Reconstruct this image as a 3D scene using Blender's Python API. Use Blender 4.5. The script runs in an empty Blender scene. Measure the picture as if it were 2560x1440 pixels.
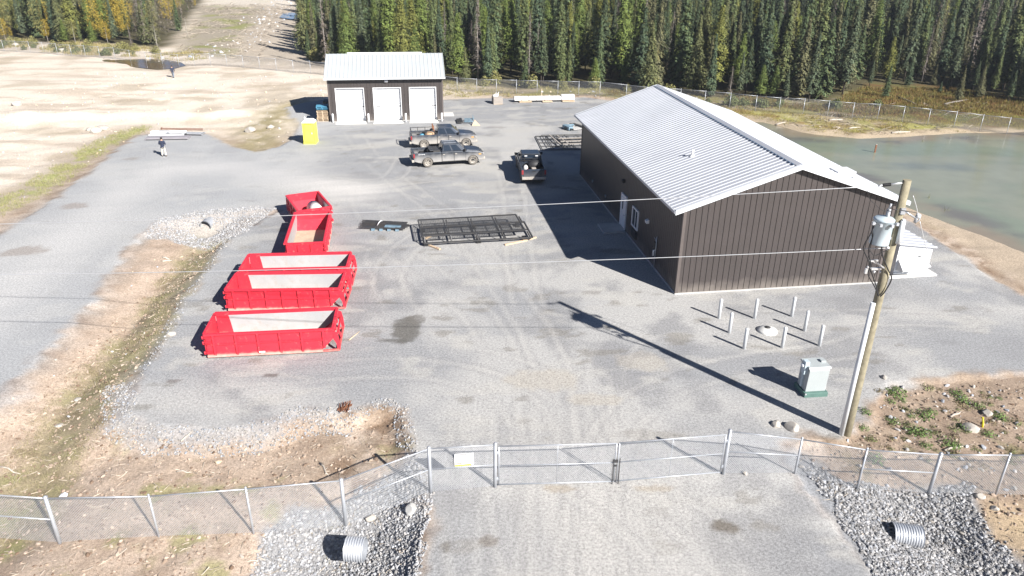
import bpy, math, random
import numpy as np
from mathutils import Vector, Matrix
from math import radians as RD, sin, cos, pi as PI
random.seed(7)
sc = bpy.context.scene
COL = sc.collection

# ------------------------------------------------------------------ camera, sky, sun, exposure
F, PITCH, ROLL, H = 1866.2, RD(25.107), RD(0.628), 18.06
_c, _s = cos(PITCH), sin(PITCH)
FW = np.array([0, _c, -_s]); _up = np.array([0, _s, _c]); _r = np.array([1.0, 0, 0])
RX = cos(ROLL) * _r + sin(ROLL) * _up
UY = -sin(ROLL) * _r + cos(ROLL) * _up
cam_d = bpy.data.cameras.new('camera')
cam = bpy.data.objects.new('camera', cam_d)
COL.objects.link(cam)
cam.matrix_world = Matrix(((RX[0], UY[0], -FW[0], 0), (RX[1], UY[1], -FW[1], 0), (RX[2], UY[2], -FW[2], H), (0, 0, 0, 1)))
cam_d.sensor_width = 36.0
cam_d.lens = 36.0 * F / 2560.0
cam_d.clip_start = 0.5
cam_d.clip_end = 4000
sc.camera = cam

SUN_AZ, SUN_EL = RD(-47.0), RD(33.4)          # direction towards the sun
SUN = np.array([cos(SUN_AZ) * cos(SUN_EL), sin(SUN_AZ) * cos(SUN_EL), sin(SUN_EL)])
w = bpy.data.worlds.new('World'); sc.world = w; w.use_nodes = True
nt = w.node_tree
for n in list(nt.nodes): nt.nodes.remove(n)
sky = nt.nodes.new('ShaderNodeTexSky'); sky.sky_type = 'NISHITA'; sky.sun_disc = False
sky.sun_elevation = SUN_EL; sky.sun_rotation = RD(137.0)
sky.air_density = 0.5; sky.dust_density = 0.2; sky.ozone_density = 3.0
bg = nt.nodes.new('ShaderNodeBackground'); bg.inputs['Strength'].default_value = 0.05
wo = nt.nodes.new('ShaderNodeOutputWorld')
nt.links.new(sky.outputs[0], bg.inputs[0]); nt.links.new(bg.outputs[0], wo.inputs[0])
sl = bpy.data.lights.new('sun', 'SUN'); sl.energy = 5.0; sl.angle = RD(0.55); sl.color = (1.0, 0.965, 0.92)
so = bpy.data.objects.new('sun', sl); COL.objects.link(so)
so.location = (40, -40, 60)
so.rotation_euler = Vector((-SUN[0], -SUN[1], -SUN[2])).to_track_quat('-Z', 'Y').to_euler()
vs = sc.view_settings
vs.view_transform = 'Standard'; vs.look = 'None'; vs.exposure = 1.02; vs.gamma = 1.0
HAZE = 0.0003
sc.cycles.volume_bounces = 0
sc.cycles.max_bounces = 6; sc.cycles.diffuse_bounces = 3; sc.cycles.transparent_max_bounces = 8
sc.cycles.sample_clamp_indirect = 8.0

# ------------------------------------------------------------------ helpers
def at(px, py, z=0.0):
    """the point of the place, at height z, that the survey photograph shows at px, py"""
    d = FW + RX * (px - 1280) / F - UY * (py - 720) / F
    return np.array([0, 0, H]) + d * ((z - H) / d[2])

def atg(px, py):
    z = 0.0
    for _ in range(8):
        p = at(px, py, z); z = float(gz(p[0], p[1]))
    return at(px, py, z)

def vnoise(x, y, seed=0):
    xi = np.floor(x).astype(np.int64); yi = np.floor(y).astype(np.int64)
    fx = x - xi; fy = y - yi
    fx = fx * fx * (3 - 2 * fx); fy = fy * fy * (3 - 2 * fy)
    def h(a, b):
        n = (a * 374761393 + b * 668265263 + seed * 1274126177) & 0xFFFFFFFF
        n = ((n ^ (n >> 13)) * 1274126177) & 0xFFFFFFFF
        n = n ^ (n >> 16)
        return (n & 0xFFFF) / 65535.0
    a = h(xi, yi) * (1 - fx) + h(xi + 1, yi) * fx
    b = h(xi, yi + 1) * (1 - fx) + h(xi + 1, yi + 1) * fx
    return a * (1 - fy) + b * fy

def fbm(x, y, s=1.0, o=4, seed=0):
    v = 0; a = 0.5; t = 0
    for k in range(o):
        v = v + a * vnoise(x / s * 2 ** k + 17.3 * k, y / s * 2 ** k - 9.1 * k, seed + k * 7); t += a; a *= 0.5
    return v / t

def sstep(a, b, x):
    t = np.clip((x - a) / (b - a), 0, 1); return t * t * (3 - 2 * t)

def seg_dist(x, y, poly, closed=False):
    d = np.full(np.shape(x), 1e9)
    n = len(poly)
    for i in range(n if closed else n - 1):
        ax, ay = poly[i][:2]; bx, by = poly[(i + 1) % n][:2]
        ex, ey = bx - ax, by - ay
        t = np.clip(((x - ax) * ex + (y - ay) * ey) / (ex * ex + ey * ey + 1e-12), 0, 1)
        d = np.minimum(d, np.hypot(x - ax - t * ex, y - ay - t * ey))
    return d

def sdf(x, y, poly):
    d = seg_dist(x, y, poly, True)
    ins = np.zeros(np.shape(x), bool); n = len(poly)
    for i in range(n):
        ax, ay = poly[i][:2]; bx, by = poly[(i + 1) % n][:2]
        cnd = ((ay > y) != (by > y)) & (x < (bx - ax) * (y - ay) / ((by - ay) + 1e-12) + ax)
        ins ^= cnd
    return np.where(ins, -d, d)

class MB:
    """collects shapes into one mesh"""
    def __init__(s): s.v = []; s.f = []; s.sm = []
    def add(s, vs, fs, smooth=False):
        o = len(s.v); s.v.extend([tuple(map(float, p)) for p in vs])
        for f in fs: s.f.append(tuple(i + o for i in f)); s.sm.append(smooth)
        return s
    def box(s, c, d, rz=0.0, m=None):
        hx, hy, hz = d[0] / 2, d[1] / 2, d[2] / 2
        vs = []
        for z in (-hz, hz):
            for x, y in ((-hx, -hy), (hx, -hy), (hx, hy), (-hx, hy)):
                X = x * cos(rz) - y * sin(rz); Y = x * sin(rz) + y * cos(rz)
                vs.append((c[0] + X, c[1] + Y, c[2] + z))
        return s.add(vs, [(3, 2, 1, 0), (4, 5, 6, 7), (0, 1, 5, 4), (1, 2, 6, 5), (2, 3, 7, 6), (3, 0, 4, 7)])
    def bar(s, a, b, w, h=None, up=(0, 0, 1)):
        h = h or w
        a = Vector(a); b = Vector(b); d = (b - a).normalized(); u = Vector(up)
        if abs(d.dot(u)) > 0.99: u = Vector((1, 0, 0))
        r = d.cross(u).normalized() * (w / 2); u = r.cross(d).normalized() * (h / 2)
        vs = [a - r - u, a + r - u, a + r + u, a - r + u, b - r - u, b + r - u, b + r + u, b - r + u]
        return s.add(vs, [(3, 2, 1, 0), (4, 5, 6, 7), (0, 1, 5, 4), (1, 2, 6, 5), (2, 3, 7, 6), (3, 0, 4, 7)])
    def cyl(s, a, b, r0, r1=None, n=12, caps=True):
        r1 = r0 if r1 is None else r1
        return s.tube([a, b], [r0, r1], n, caps)
    def tube(s, path, r, n=8, caps=True):
        P = [Vector(p) for p in path]; m = len(P)
        R = r if isinstance(r, (list, tuple)) else [r] * m
        vs = []; prev = None
        for i in range(m):
            d = (P[min(i + 1, m - 1)] - P[max(i - 1, 0)])
            d = d.normalized() if d.length > 1e-9 else Vector((0, 0, 1))
            if prev is None:
                u = Vector((0, 0, 1)) if abs(d.z) < 0.9 else Vector((1, 0, 0))
                x = d.cross(u).normalized()
            else:
                x = (prev - d * prev.dot(d)).normalized()
            prev = x; y = d.cross(x).normalized()
            for k in range(n):
                a = 2 * PI * k / n
                vs.append(P[i] + x * (R[i] * cos(a)) + y * (R[i] * sin(a)))
        fs = [(i * n + k, i * n + (k + 1) % n, (i + 1) * n + (k + 1) % n, (i + 1) * n + k) for i in range(m - 1) for k in range(n)]
        s.add(vs, fs, True)
        if caps:
            o = len(s.v) - n * m
            s.f.append(tuple(o + k for k in reversed(range(n)))); s.sm.append(False)
            s.f.append(tuple(o + (m - 1) * n + k for k in range(n))); s.sm.append(False)
        return s
    def prism(s, poly, d):
        """planar polygon (3-D points) pushed along d"""
        n = len(poly); d = Vector(d); vs = [Vector(p) for p in poly] + [Vector(p) + d for p in poly]
        fs = [tuple(range(n)), tuple(reversed(range(n, 2 * n)))] + [((i + 1) % n, i, n + i, n + (i + 1) % n) for i in range(n)]
        return s.add(vs, fs)
    def quad(s, *p): return s.add(p, [tuple(range(len(p)))])
    def blob(s, c, r, nu=10, nv=7, sm=True):
        vs = []; fs = []
        for j in range(nv + 1):
            t = PI * j / nv
            for i in range(nu):
                a = 2 * PI * i / nu
                vs.append((c[0] + r[0] * sin(t) * cos(a), c[1] + r[1] * sin(t) * sin(a), c[2] + r[2] * cos(t)))
        for j in range(nv):
            for i in range(nu):
                fs.append((j * nu + i, (j + 1) * nu + i, (j + 1) * nu + (i + 1) % nu, j * nu + (i + 1) % nu))
        return s.add(vs, fs, sm)
    def lathe(s, c, prof, n=16, sm=True):
        vs = [(c[0] + r * cos(2 * PI * k / n), c[1] + r * sin(2 * PI * k / n), c[2] + z) for r, z in prof for k in range(n)]
        fs = [(i * n + k, i * n + (k + 1) % n, (i + 1) * n + (k + 1) % n, (i + 1) * n + k) for i in range(len(prof) - 1) for k in range(n)]
        s.add(vs, fs, sm)
        return s
    def build(s, name, m, parent=None, kind=None, recalc=True, bevel=0):
        me = bpy.data.meshes.new(name)
        me.from_pydata(s.v, [], s.f)
        me.polygons.foreach_set('use_smooth', s.sm)
        me.materials.append(m)
        if recalc:
            import bmesh
            b = bmesh.new(); b.from_mesh(me); bmesh.ops.recalc_face_normals(b, faces=b.faces); b.to_mesh(me); b.free()
        o = bpy.data.objects.new(name, me); COL.objects.link(o)
        if bevel:
            bv = o.modifiers.new('bevel', 'BEVEL'); bv.width = bevel; bv.segments = 2; bv.limit_method = 'ANGLE'
        if parent is not None: o.parent = parent
        if kind: o['kind'] = kind
        return o

def tag(o, label, cat, group=None, kind=None):
    o['label'] = label; o['category'] = cat
    if group: o['group'] = group
    if kind: o['kind'] = kind
    return o

def thing(name, label, cat, loc=(0, 0, 0), rz=0.0, group=None):
    o = bpy.data.objects.new(name, None); COL.objects.link(o)
    o.location = tuple(map(float, loc)); o.rotation_euler = (0, 0, rz)
    o.empty_display_size = 0.3
    return tag(o, label, cat, group)

def dup(root, loc=None, rz=None, label=None, group=None, scale=None):
    r = root.copy(); COL.objects.link(r)
    if loc is not None: r.location = tuple(map(float, loc))
    if rz is not None: r.rotation_euler = (0, 0, rz)
    if scale is not None: r.scale = scale if isinstance(scale, tuple) else (scale,) * 3
    if label: r['label'] = label
    if group: r['group'] = group
    for ch in [c for c in root.children]:
        k = ch.copy(); COL.objects.link(k); k.parent = r
        for g in [q for q in ch.children]:
            d = g.copy(); COL.objects.link(d); d.parent = k
    return r

# ------------------------------------------------------------------ materials
def pmat(name, c1, c2=None, scale=3.0, rough=0.7, metal=0.0, bump=0.0, bscale=None, detail=4, coat=0.0, spec=None):
    m = bpy.data.materials.new(name); m.use_nodes = True; nt = m.node_tree
    b = nt.nodes['Principled BSDF']
    b.inputs['Roughness'].default_value = rough; b.inputs['Metallic'].default_value = metal
    if coat: b.inputs['Coat Weight'].default_value = coat; b.inputs['Coat Roughness'].default_value = 0.08
    if spec is not None: b.inputs['Specular IOR Level'].default_value = spec
    tc = nt.nodes.new('ShaderNodeTexCoord')
    if c2 is None: c2 = tuple(x * 0.86 for x in c1)
    no = nt.nodes.new('ShaderNodeTexNoise'); no.inputs['Scale'].default_value = scale; no.inputs['Detail'].default_value = detail
    nt.links.new(tc.outputs['Object'], no.inputs['Vector'])
    rp = nt.nodes.new('ShaderNodeValToRGB')
    rp.color_ramp.elements[0].position = 0.3; rp.color_ramp.elements[0].color = (*c2, 1)
    rp.color_ramp.elements[1].position = 0.7; rp.color_ramp.elements[1].color = (*c1, 1)
    nt.links.new(no.outputs['Fac'], rp.inputs['Fac']); nt.links.new(rp.outputs['Color'], b.inputs['Base Color'])
    if bump:
        n2 = nt.nodes.new('ShaderNodeTexNoise'); n2.inputs['Scale'].default_value = bscale or scale * 6; n2.inputs['Detail'].default_value = 3
        nt.links.new(tc.outputs['Object'], n2.inputs['Vector'])
        bm = nt.nodes.new('ShaderNodeBump'); bm.inputs['Strength'].default_value = bump; bm.inputs['Distance'].default_value = 0.02
        nt.links.new(n2.outputs['Fac'], bm.inputs['Height']); nt.links.new(bm.outputs['Normal'], b.inputs['Normal'])
    return m

def attr_mat(name, attr, rough=0.9, speckle=0.0, sscale=20.0, bump=0.0, bscale=12.0, spec=0.3, trans=0.0):
    """base colour from a colour attribute, broken up by fine procedural noise"""
    m = bpy.data.materials.new(name); m.use_nodes = True; nt = m.node_tree
    b = nt.nodes['Principled BSDF']; b.inputs['Roughness'].default_value = rough
    b.inputs['Specular IOR Level'].default_value = spec
    at_ = nt.nodes.new('ShaderNodeAttribute'); at_.attribute_name = attr
    out = at_.outputs['Color']
    if speckle or bump:
        tc = nt.nodes.new('ShaderNodeNewGeometry')
    if speckle:
        hs = []
        for sc_, dt in ((sscale, 2), (sscale * 0.30, 5)):
            no = nt.nodes.new('ShaderNodeTexNoise'); no.inputs['Scale'].default_value = sc_; no.inputs['Detail'].default_value = dt
            no.inputs['Roughness'].default_value = 0.65
            nt.links.new(tc.outputs['Position'], no.inputs['Vector']); hs.append(no.outputs['Fac'])
        ad = nt.nodes.new('ShaderNodeMath'); ad.operation = 'ADD'; nt.links.new(hs[0], ad.inputs[0]); nt.links.new(hs[1], ad.inputs[1])
        mr = nt.nodes.new('ShaderNodeMapRange'); mr.inputs['From Min'].default_value = 0.6; mr.inputs['From Max'].default_value = 1.4
        mr.inputs['To Min'].default_value = 1 - speckle; mr.inputs['To Max'].default_value = 1 + speckle
        nt.links.new(ad.outputs[0], mr.inputs['Value'])
        vm = nt.nodes.new('ShaderNodeVectorMath'); vm.operation = 'SCALE'
        nt.links.new(out, vm.inputs[0]); nt.links.new(mr.outputs[0], vm.inputs['Scale']); out = vm.outputs[0]
    nt.links.new(out, b.inputs['Base Color'])
    if bump:
        n2 = nt.nodes.new('ShaderNodeTexNoise'); n2.inputs['Scale'].default_value = bscale; n2.inputs['Detail'].default_value = 5
        nt.links.new(tc.outputs['Position'], n2.inputs['Vector'])
        bm = nt.nodes.new('ShaderNodeBump'); bm.inputs['Strength'].default_value = bump; bm.inputs['Distance'].default_value = 0.06
        nt.links.new(n2.outputs['Fac'], bm.inputs['Height']); nt.links.new(bm.outputs['Normal'], b.inputs['Normal'])
    if trans:
        tr = nt.nodes.new('ShaderNodeBsdfTranslucent'); nt.links.new(out, tr.inputs['Color'])
        mx = nt.nodes.new('ShaderNodeMixShader'); mx.inputs[0].default_value = trans
        nt.links.new(b.outputs[0], mx.inputs[1]); nt.links.new(tr.outputs[0], mx.inputs[2])
        nt.links.new(mx.outputs[0], nt.nodes['Material Output'].inputs[0])
    return m

def np_mesh(name, V, Fq, m, colors=None, cname='tint', kind=None, parent=None, smooth=False):
    """mesh straight from numpy arrays: V (n,3), Fq (k,3 or 4), colors per vertex (n,3)"""
    me = bpy.data.meshes.new(name); V = np.asarray(V, np.float32); Fq = np.asarray(Fq, np.int32); k = Fq.shape[1]
    me.vertices.add(len(V)); me.vertices.foreach_set('co', V.ravel())
    me.loops.add(Fq.size); me.loops.foreach_set('vertex_index', Fq.ravel())
    me.polygons.add(len(Fq)); me.polygons.foreach_set('loop_start', np.arange(len(Fq), dtype=np.int32) * k)
    me.polygons.foreach_set('use_smooth', np.full(len(Fq), smooth))
    if colors is not None:
        a = me.attributes.new(cname, 'FLOAT_COLOR', 'POINT')
        a.data.foreach_set('color', np.concatenate([colors, np.ones((len(V), 1))], 1).astype(np.float32).ravel())
    me.materials.append(m); me.update(calc_edges=True); me.validate()
    o = bpy.data.objects.new(name, me); COL.objects.link(o)
    if parent is not None: o.parent = parent
    if kind: o['kind'] = kind
    return o

M = {}
M['cladding'] = pmat('brown steel cladding', (0.064, 0.053, 0.050), (0.055, 0.046, 0.043), 0.8, 0.5, 0.0)
M['trim_brown'] = pmat('brown trim', (0.12, 0.10, 0.092), None, 2, 0.5)
M['roof'] = pmat('galvalume roof', (0.465, 0.48, 0.515), (0.42, 0.435, 0.47), 0.35, 0.5, 0.0)
M['roof_shed'] = pmat('shed roof steel', (0.43, 0.455, 0.465), (0.40, 0.425, 0.435), 0.6, 0.5, 0.0)
M['trim_white'] = pmat('white trim', (0.74, 0.76, 0.78), None, 2, 0.45)
M['closure_shade'] = pmat('ridge closure', (0.10, 0.17, 0.27), None, 2, 0.6)  # dark blue carries the shadow below the ridge cap
M['white'] = pmat('white paint', (0.80, 0.80, 0.80), (0.76, 0.76, 0.77), 1.5, 0.45)
M['concrete'] = pmat('concrete', (0.50, 0.49, 0.47), (0.42, 0.41, 0.39), 2.0, 0.9, 0, 0.2)
M['pale_concrete'] = pmat('pale concrete', (0.66, 0.65, 0.62), (0.58, 0.57, 0.54), 1.5, 0.9, 0, 0.15)
M['glass'] = pmat('dark glass', (0.025, 0.035, 0.05), None, 2, 0.06, 0.0, spec=0.6)
M['black'] = pmat('black plastic', (0.02, 0.02, 0.022), None, 4, 0.6)
M['dark_steel'] = pmat('dark painted steel', (0.045, 0.048, 0.055), (0.07, 0.065, 0.06), 3, 0.55, 0.2)
M['rust'] = pmat('rusty steel', (0.24, 0.10, 0.05), (0.16, 0.07, 0.04), 9, 0.85)
M['galv'] = pmat('galvanised steel', (0.50, 0.52, 0.55), (0.40, 0.42, 0.45), 5, 0.42, 0.45)
M['wire'] = pmat('galvanised wire', (0.60, 0.62, 0.65), None, 5, 0.5, 0.15)
M['wire_far'] = pmat('weathered wire', (0.24, 0.25, 0.27), None, 5, 0.6, 0.2)
M['alu'] = pmat('bright aluminium', (0.72, 0.73, 0.74), None, 5, 0.4, 0.5)
M['wood_pole'] = pmat('weathered pole wood', (0.32, 0.285, 0.195), (0.21, 0.185, 0.125), 5, 0.9, 0, 0.5, 30)
M['wood'] = pmat('fresh lumber', (0.60, 0.47, 0.33), (0.48, 0.36, 0.24), 6, 0.85)
M['old_wood'] = pmat('grey old wood', (0.40, 0.36, 0.32), (0.28, 0.25, 0.22), 8, 0.9)
M['pale_wood'] = pmat('bleached driftwood', (0.52, 0.47, 0.40), (0.38, 0.33, 0.28), 8, 0.9)
M['grey_tank'] = pmat('grey transformer paint', (0.50, 0.58, 0.62), (0.45, 0.53, 0.57), 3, 0.4)
M['ceramic'] = pmat('grey porcelain', (0.45, 0.47, 0.50), None, 3, 0.3)
M['cabinet'] = pmat('pale green cabinet paint', (0.40, 0.43, 0.43), (0.37, 0.40, 0.40), 2, 0.45)
M['green'] = pmat('dark green base', (0.10, 0.19, 0.16), (0.08, 0.15, 0.13), 4, 0.6)
M['bollard'] = pmat('grey bollard steel', (0.66, 0.68, 0.69), (0.57, 0.59, 0.61), 4, 0.45)
M['yellow'] = pmat('yellow plastic', (0.84, 0.78, 0.11), (0.80, 0.74, 0.09), 2, 0.4)
M['yellow_paint'] = pmat('yellow paint', (0.85, 0.70, 0.02), None, 3, 0.5)
M['blue'] = pmat('blue paint', (0.06, 0.24, 0.38), (0.10, 0.30, 0.43), 4, 0.6)
M['blue_tarp'] = pmat('pale blue steel', (0.23, 0.33, 0.40), (0.13, 0.21, 0.27), 4, 0.6)
M['wrap'] = pmat('white wrapped bundle', (0.78, 0.76, 0.72), (0.70, 0.68, 0.64), 2, 0.6)
M['red_light'] = pmat('red lamp lens', (0.30, 0.04, 0.045), None, 3, 0.25)
M['clear_light'] = pmat('headlamp lens', (0.62, 0.60, 0.56), None, 3, 0.2)
M['orange_light'] = pmat('amber lens', (0.65, 0.35, 0.12), None, 3, 0.25)
M['tyre'] = pmat('dusty tyre', (0.20, 0.18, 0.155), (0.11, 0.10, 0.09), 6, 0.9)
M['rim'] = pmat('dusty alloy rim', (0.52, 0.48, 0.42), (0.36, 0.33, 0.29), 8, 0.5, 0.2)
M['skin'] = pmat('skin', (0.50, 0.31, 0.22), None, 8, 0.55)
M['hair'] = pmat('dark hair', (0.025, 0.018, 0.014), None, 8, 0.7)
M['navy'] = pmat('navy jacket', (0.030, 0.040, 0.075), (0.022, 0.028, 0.055), 8, 0.85)
M['cream'] = pmat('cream trousers', (0.66, 0.62, 0.53), None, 8, 0.85)
M['jeans'] = pmat('grey blue jeans', (0.20, 0.23, 0.28), None, 8, 0.85)
M['boot'] = pmat('dark boots', (0.06, 0.05, 0.045), None, 8, 0.7)
M['liner'] = pmat('worn grey steel liner', (0.43, 0.435, 0.44), (0.37, 0.375, 0.38), 1.2, 0.6)
M['dust_floor'] = pmat('dusty steel floor', (0.56, 0.43, 0.31), (0.45, 0.34, 0.25), 1.5, 0.9)
M['dust_red'] = pmat('dust covered red steel', (0.62, 0.40, 0.33), (0.55, 0.26, 0.22), 4, 0.9)
M['bark'] = pmat('spruce bark', (0.12, 0.095, 0.075), (0.08, 0.065, 0.05), 8, 0.95)
M['pale_bark'] = pmat('pale bark', (0.46, 0.43, 0.38), (0.32, 0.29, 0.25), 4, 0.9)
M['grey_bark'] = pmat('dead grey wood', (0.27, 0.24, 0.22), (0.19, 0.17, 0.155), 6, 0.95)
M['boulder'] = pmat('pale boulder', (0.50, 0.46, 0.41), (0.36, 0.33, 0.29), 3, 0.95, 0, 0.5)

def red_mat():
    m = pmat('red container paint', (0.66, 0.032, 0.055), (0.58, 0.028, 0.048), 1.5, 0.45)
    nt = m.node_tree; b = nt.nodes['Principled BSDF']
    tc = nt.nodes.new('ShaderNodeTexCoord'); sp = nt.nodes.new('ShaderNodeSeparateXYZ'); nt.links.new(tc.outputs['Object'], sp.inputs[0])
    no = nt.nodes.new('ShaderNodeTexNoise'); no.inputs['Scale'].default_value = 4; no.inputs['Detail'].default_value = 6
    nt.links.new(tc.outputs['Object'], no.inputs['Vector'])
    a = nt.nodes.new('ShaderNodeMath'); a.operation = 'MULTIPLY_ADD'; a.inputs[1].default_value = 0.30; nt.links.new(no.outputs['Fac'], a.inputs[0])
    ng = nt.nodes.new('ShaderNodeMath'); ng.operation = 'MULTIPLY'; ng.inputs[1].default_value = -1; nt.links.new(sp.outputs['Z'], ng.inputs[0])
    nt.links.new(ng.outputs[0], a.inputs[2])
    mr = nt.nodes.new('ShaderNodeMapRange'); mr.inputs['From Min'].default_value = -0.12; mr.inputs['From Max'].default_value = 0.1
    mr.inputs['To Min'].default_value = 0.0; mr.inputs['To Max'].default_value = 0.55
    nt.links.new(a.outputs[0], mr.inputs[0])
    mx = nt.nodes.new('ShaderNodeMixRGB'); mx.inputs[2].default_value = (0.55, 0.42, 0.33, 1)
    src = b.inputs['Base Color'].links[0].from_socket
    nt.links.new(mr.outputs[0], mx.inputs[0]); nt.links.new(src, mx.inputs[1]); nt.links.new(mx.outputs[0], b.inputs['Base Color'])
    return m
def splash(m, z0, z1, col, amt):
    nt = m.node_tree; b = nt.nodes['Principled BSDF']; tc = nt.nodes.new('ShaderNodeTexCoord'); sp = nt.nodes.new('ShaderNodeSeparateXYZ'); nt.links.new(tc.outputs['Object'], sp.inputs[0])
    no = nt.nodes.new('ShaderNodeTexNoise'); no.inputs['Scale'].default_value = 1.6; no.inputs['Detail'].default_value = 7; nt.links.new(tc.outputs['Object'], no.inputs['Vector'])
    a = nt.nodes.new('ShaderNodeMath'); a.operation = 'MULTIPLY_ADD'; a.inputs[1].default_value = -0.9; nt.links.new(no.outputs['Fac'], a.inputs[0]); nt.links.new(sp.outputs['Z'], a.inputs[2])
    mr = nt.nodes.new('ShaderNodeMapRange'); mr.inputs['From Min'].default_value = z0 - 0.45; mr.inputs['From Max'].default_value = z1 - 0.45; mr.inputs['To Min'].default_value = amt; mr.inputs['To Max'].default_value = 0.0; nt.links.new(a.outputs[0], mr.inputs[0])
    mx = nt.nodes.new('ShaderNodeMixRGB'); mx.inputs[2].default_value = (*col, 1); src = b.inputs['Base Color'].links[0].from_socket
    nt.links.new(mr.outputs[0], mx.inputs[0]); nt.links.new(src, mx.inputs[1]); nt.links.new(mx.outputs[0], b.inputs['Base Color'])
def scuff(m, scale, lo, hi, col, amt):
    nt = m.node_tree; b = nt.nodes['Principled BSDF']; tc = nt.nodes.new('ShaderNodeTexCoord'); no = nt.nodes.new('ShaderNodeTexNoise'); no.inputs['Scale'].default_value = scale; no.inputs['Detail'].default_value = 9; no.inputs['Roughness'].default_value = 0.7
    nt.links.new(tc.outputs['Object'], no.inputs['Vector']); mr = nt.nodes.new('ShaderNodeMapRange'); mr.inputs['From Min'].default_value = lo; mr.inputs['From Max'].default_value = hi; mr.inputs['To Max'].default_value = amt; nt.links.new(no.outputs['Fac'], mr.inputs[0])
    mx = nt.nodes.new('ShaderNodeMixRGB'); mx.inputs[2].default_value = (*col, 1); src = b.inputs['Base Color'].links[0].from_socket
    nt.links.new(mr.outputs[0], mx.inputs[0]); nt.links.new(src, mx.inputs[1]); nt.links.new(mx.outputs[0], b.inputs['Base Color'])
M['red'] = red_mat()
scuff(M['red'], 3.5, 0.58, 0.72, (0.50, 0.22, 0.19), 0.6); scuff(M['red'], 1.2, 0.55, 0.75, (0.40, 0.02, 0.03), 0.5)
scuff(M['liner'], 2.2, 0.52, 0.72, (0.34, 0.26, 0.20), 0.55); scuff(M['dust_floor'], 2.0, 0.5, 0.7, (0.30, 0.22, 0.16), 0.6)
splash(M['cladding'], 0.1, 0.75, (0.19, 0.165, 0.145), 0.75)
scuff(M['roof'], 0.6, 0.52, 0.72, (0.36, 0.37, 0.39), 0.5)

def truck_paint(name, base, dust, lo, hi):
    m = pmat(name, base, None, 2, 0.32, 0.35, coat=0.5)
    nt = m.node_tree; b = nt.nodes['Principled BSDF']
    tc = nt.nodes.new('ShaderNodeTexCoord'); sp = nt.nodes.new('ShaderNodeSeparateXYZ'); nt.links.new(tc.outputs['Object'], sp.inputs[0])
    no = nt.nodes.new('ShaderNodeTexNoise'); no.inputs['Scale'].default_value = 2.5; no.inputs['Detail'].default_value = 6
    nt.links.new(tc.outputs['Object'], no.inputs['Vector'])
    a = nt.nodes.new('ShaderNodeMath'); a.operation = 'MULTIPLY_ADD'; a.inputs[1].default_value = 0.5; nt.links.new(no.outputs['Fac'], a.inputs[0]); nt.links.new(sp.outputs['Z'], a.inputs[2])
    mr = nt.nodes.new('ShaderNodeMapRange'); mr.inputs['From Min'].default_value = lo; mr.inputs['From Max'].default_value = hi
    mr.inputs['To Min'].default_value = 0.85; mr.inputs['To Max'].default_value = 0.05
    nt.links.new(a.outputs[0], mr.inputs[0])
    mx = nt.nodes.new('ShaderNodeMixRGB'); mx.inputs[2].default_value = (*dust, 1)
    src = b.inputs['Base Color'].links[0].from_socket
    nt.links.new(mr.outputs[0], mx.inputs[0]); nt.links.new(src, mx.inputs[1]); nt.links.new(mx.outputs[0], b.inputs['Base Color'])
    r2 = nt.nodes.new('ShaderNodeMapRange'); r2.inputs['To Min'].default_value = 0.3; r2.inputs['To Max'].default_value = 0.85
    nt.links.new(mr.outputs[0], r2.inputs[0]); nt.links.new(r2.outputs[0], b.inputs['Roughness'])
    mt = nt.nodes.new('ShaderNodeMapRange'); mt.inputs['To Min'].default_value = 0.35; mt.inputs['To Max'].default_value = 0.0
    nt.links.new(mr.outputs[0], mt.inputs[0]); nt.links.new(mt.outputs[0], b.inputs['Metallic'])
    nt.links.new(mt.outputs[0], b.inputs['Coat Weight'])
    return m
M['truck_blue'] = truck_paint('dusty dark blue paint', (0.03, 0.045, 0.075), (0.42, 0.39, 0.35), 0.90, 1.55)
M['truck_grey'] = truck_paint('dusty charcoal paint', (0.03, 0.040, 0.058), (0.37, 0.355, 0.335), 0.84, 1.48)
M['truck_black'] = truck_paint('dusty black paint', (0.03, 0.045, 0.07), (0.20, 0.18, 0.16), 0.4, 1.5)
# ------------------------------------------------------------------ the ground
def tr(pts, z=0.0): return [tuple(at(a, b, z)[:2]) for a, b in pts]
YARD = tr([(1010, 1560), (1050, 1440), (1066, 1300), (1062, 1215), (1040, 1150), (1022, 1080), (1003, 1022), (960, 1012), (880, 1030), (740, 1022),
           (690, 1052), (560, 1075), (400, 1066), (318, 1040), (330, 960), (392, 880), (445, 790), (495, 700), (540, 640), (575, 596),
           (660, 545), (700, 528), (640, 524), (560, 532), (470, 543), (390, 560), (345, 590), (300, 640), (255, 712), (190, 800), (100, 895), (-20, 995), (-300, 1200),
           (-500, 900), (-20, 592), (100, 524), (200, 446), (290, 376), (345, 338), (440, 328), (520, 335), (546, 350), (580, 367), (640, 379), (700, 366), (738, 345), (746, 312),
           (724, 288), (716, 268), (760, 256), (815, 247), (1110, 249), (1200, 245), (1460, 243), (1620, 262), (1900, 420), (2130, 480), (2290, 560), (2345, 598),
           (2410, 640), (2490, 705), (2570, 742), (2900, 860), (2800, 905), (2560, 925), (2460, 930), (2380, 945), (2230, 960), (2180, 1000), (2170, 1050), (2090, 1092), (2010, 1090),
           (1965, 1105), (1975, 1150), (2000, 1200), (2065, 1280), (2140, 1390), (2200, 1480), (2250, 1560)])
POND = tr([(1700, 270), (1880, 300), (1960, 318), (2010, 332), (2150, 347), (2300, 338), (2420, 334), (2600, 330), (3100, 420), (3200, 640), (2800, 690), (2600, 648), (2480, 600), (2400, 572), (2310, 540), (2230, 500), (2150, 470), (2050, 430), (1950, 420), (1800, 400)], -0.3)
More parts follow.
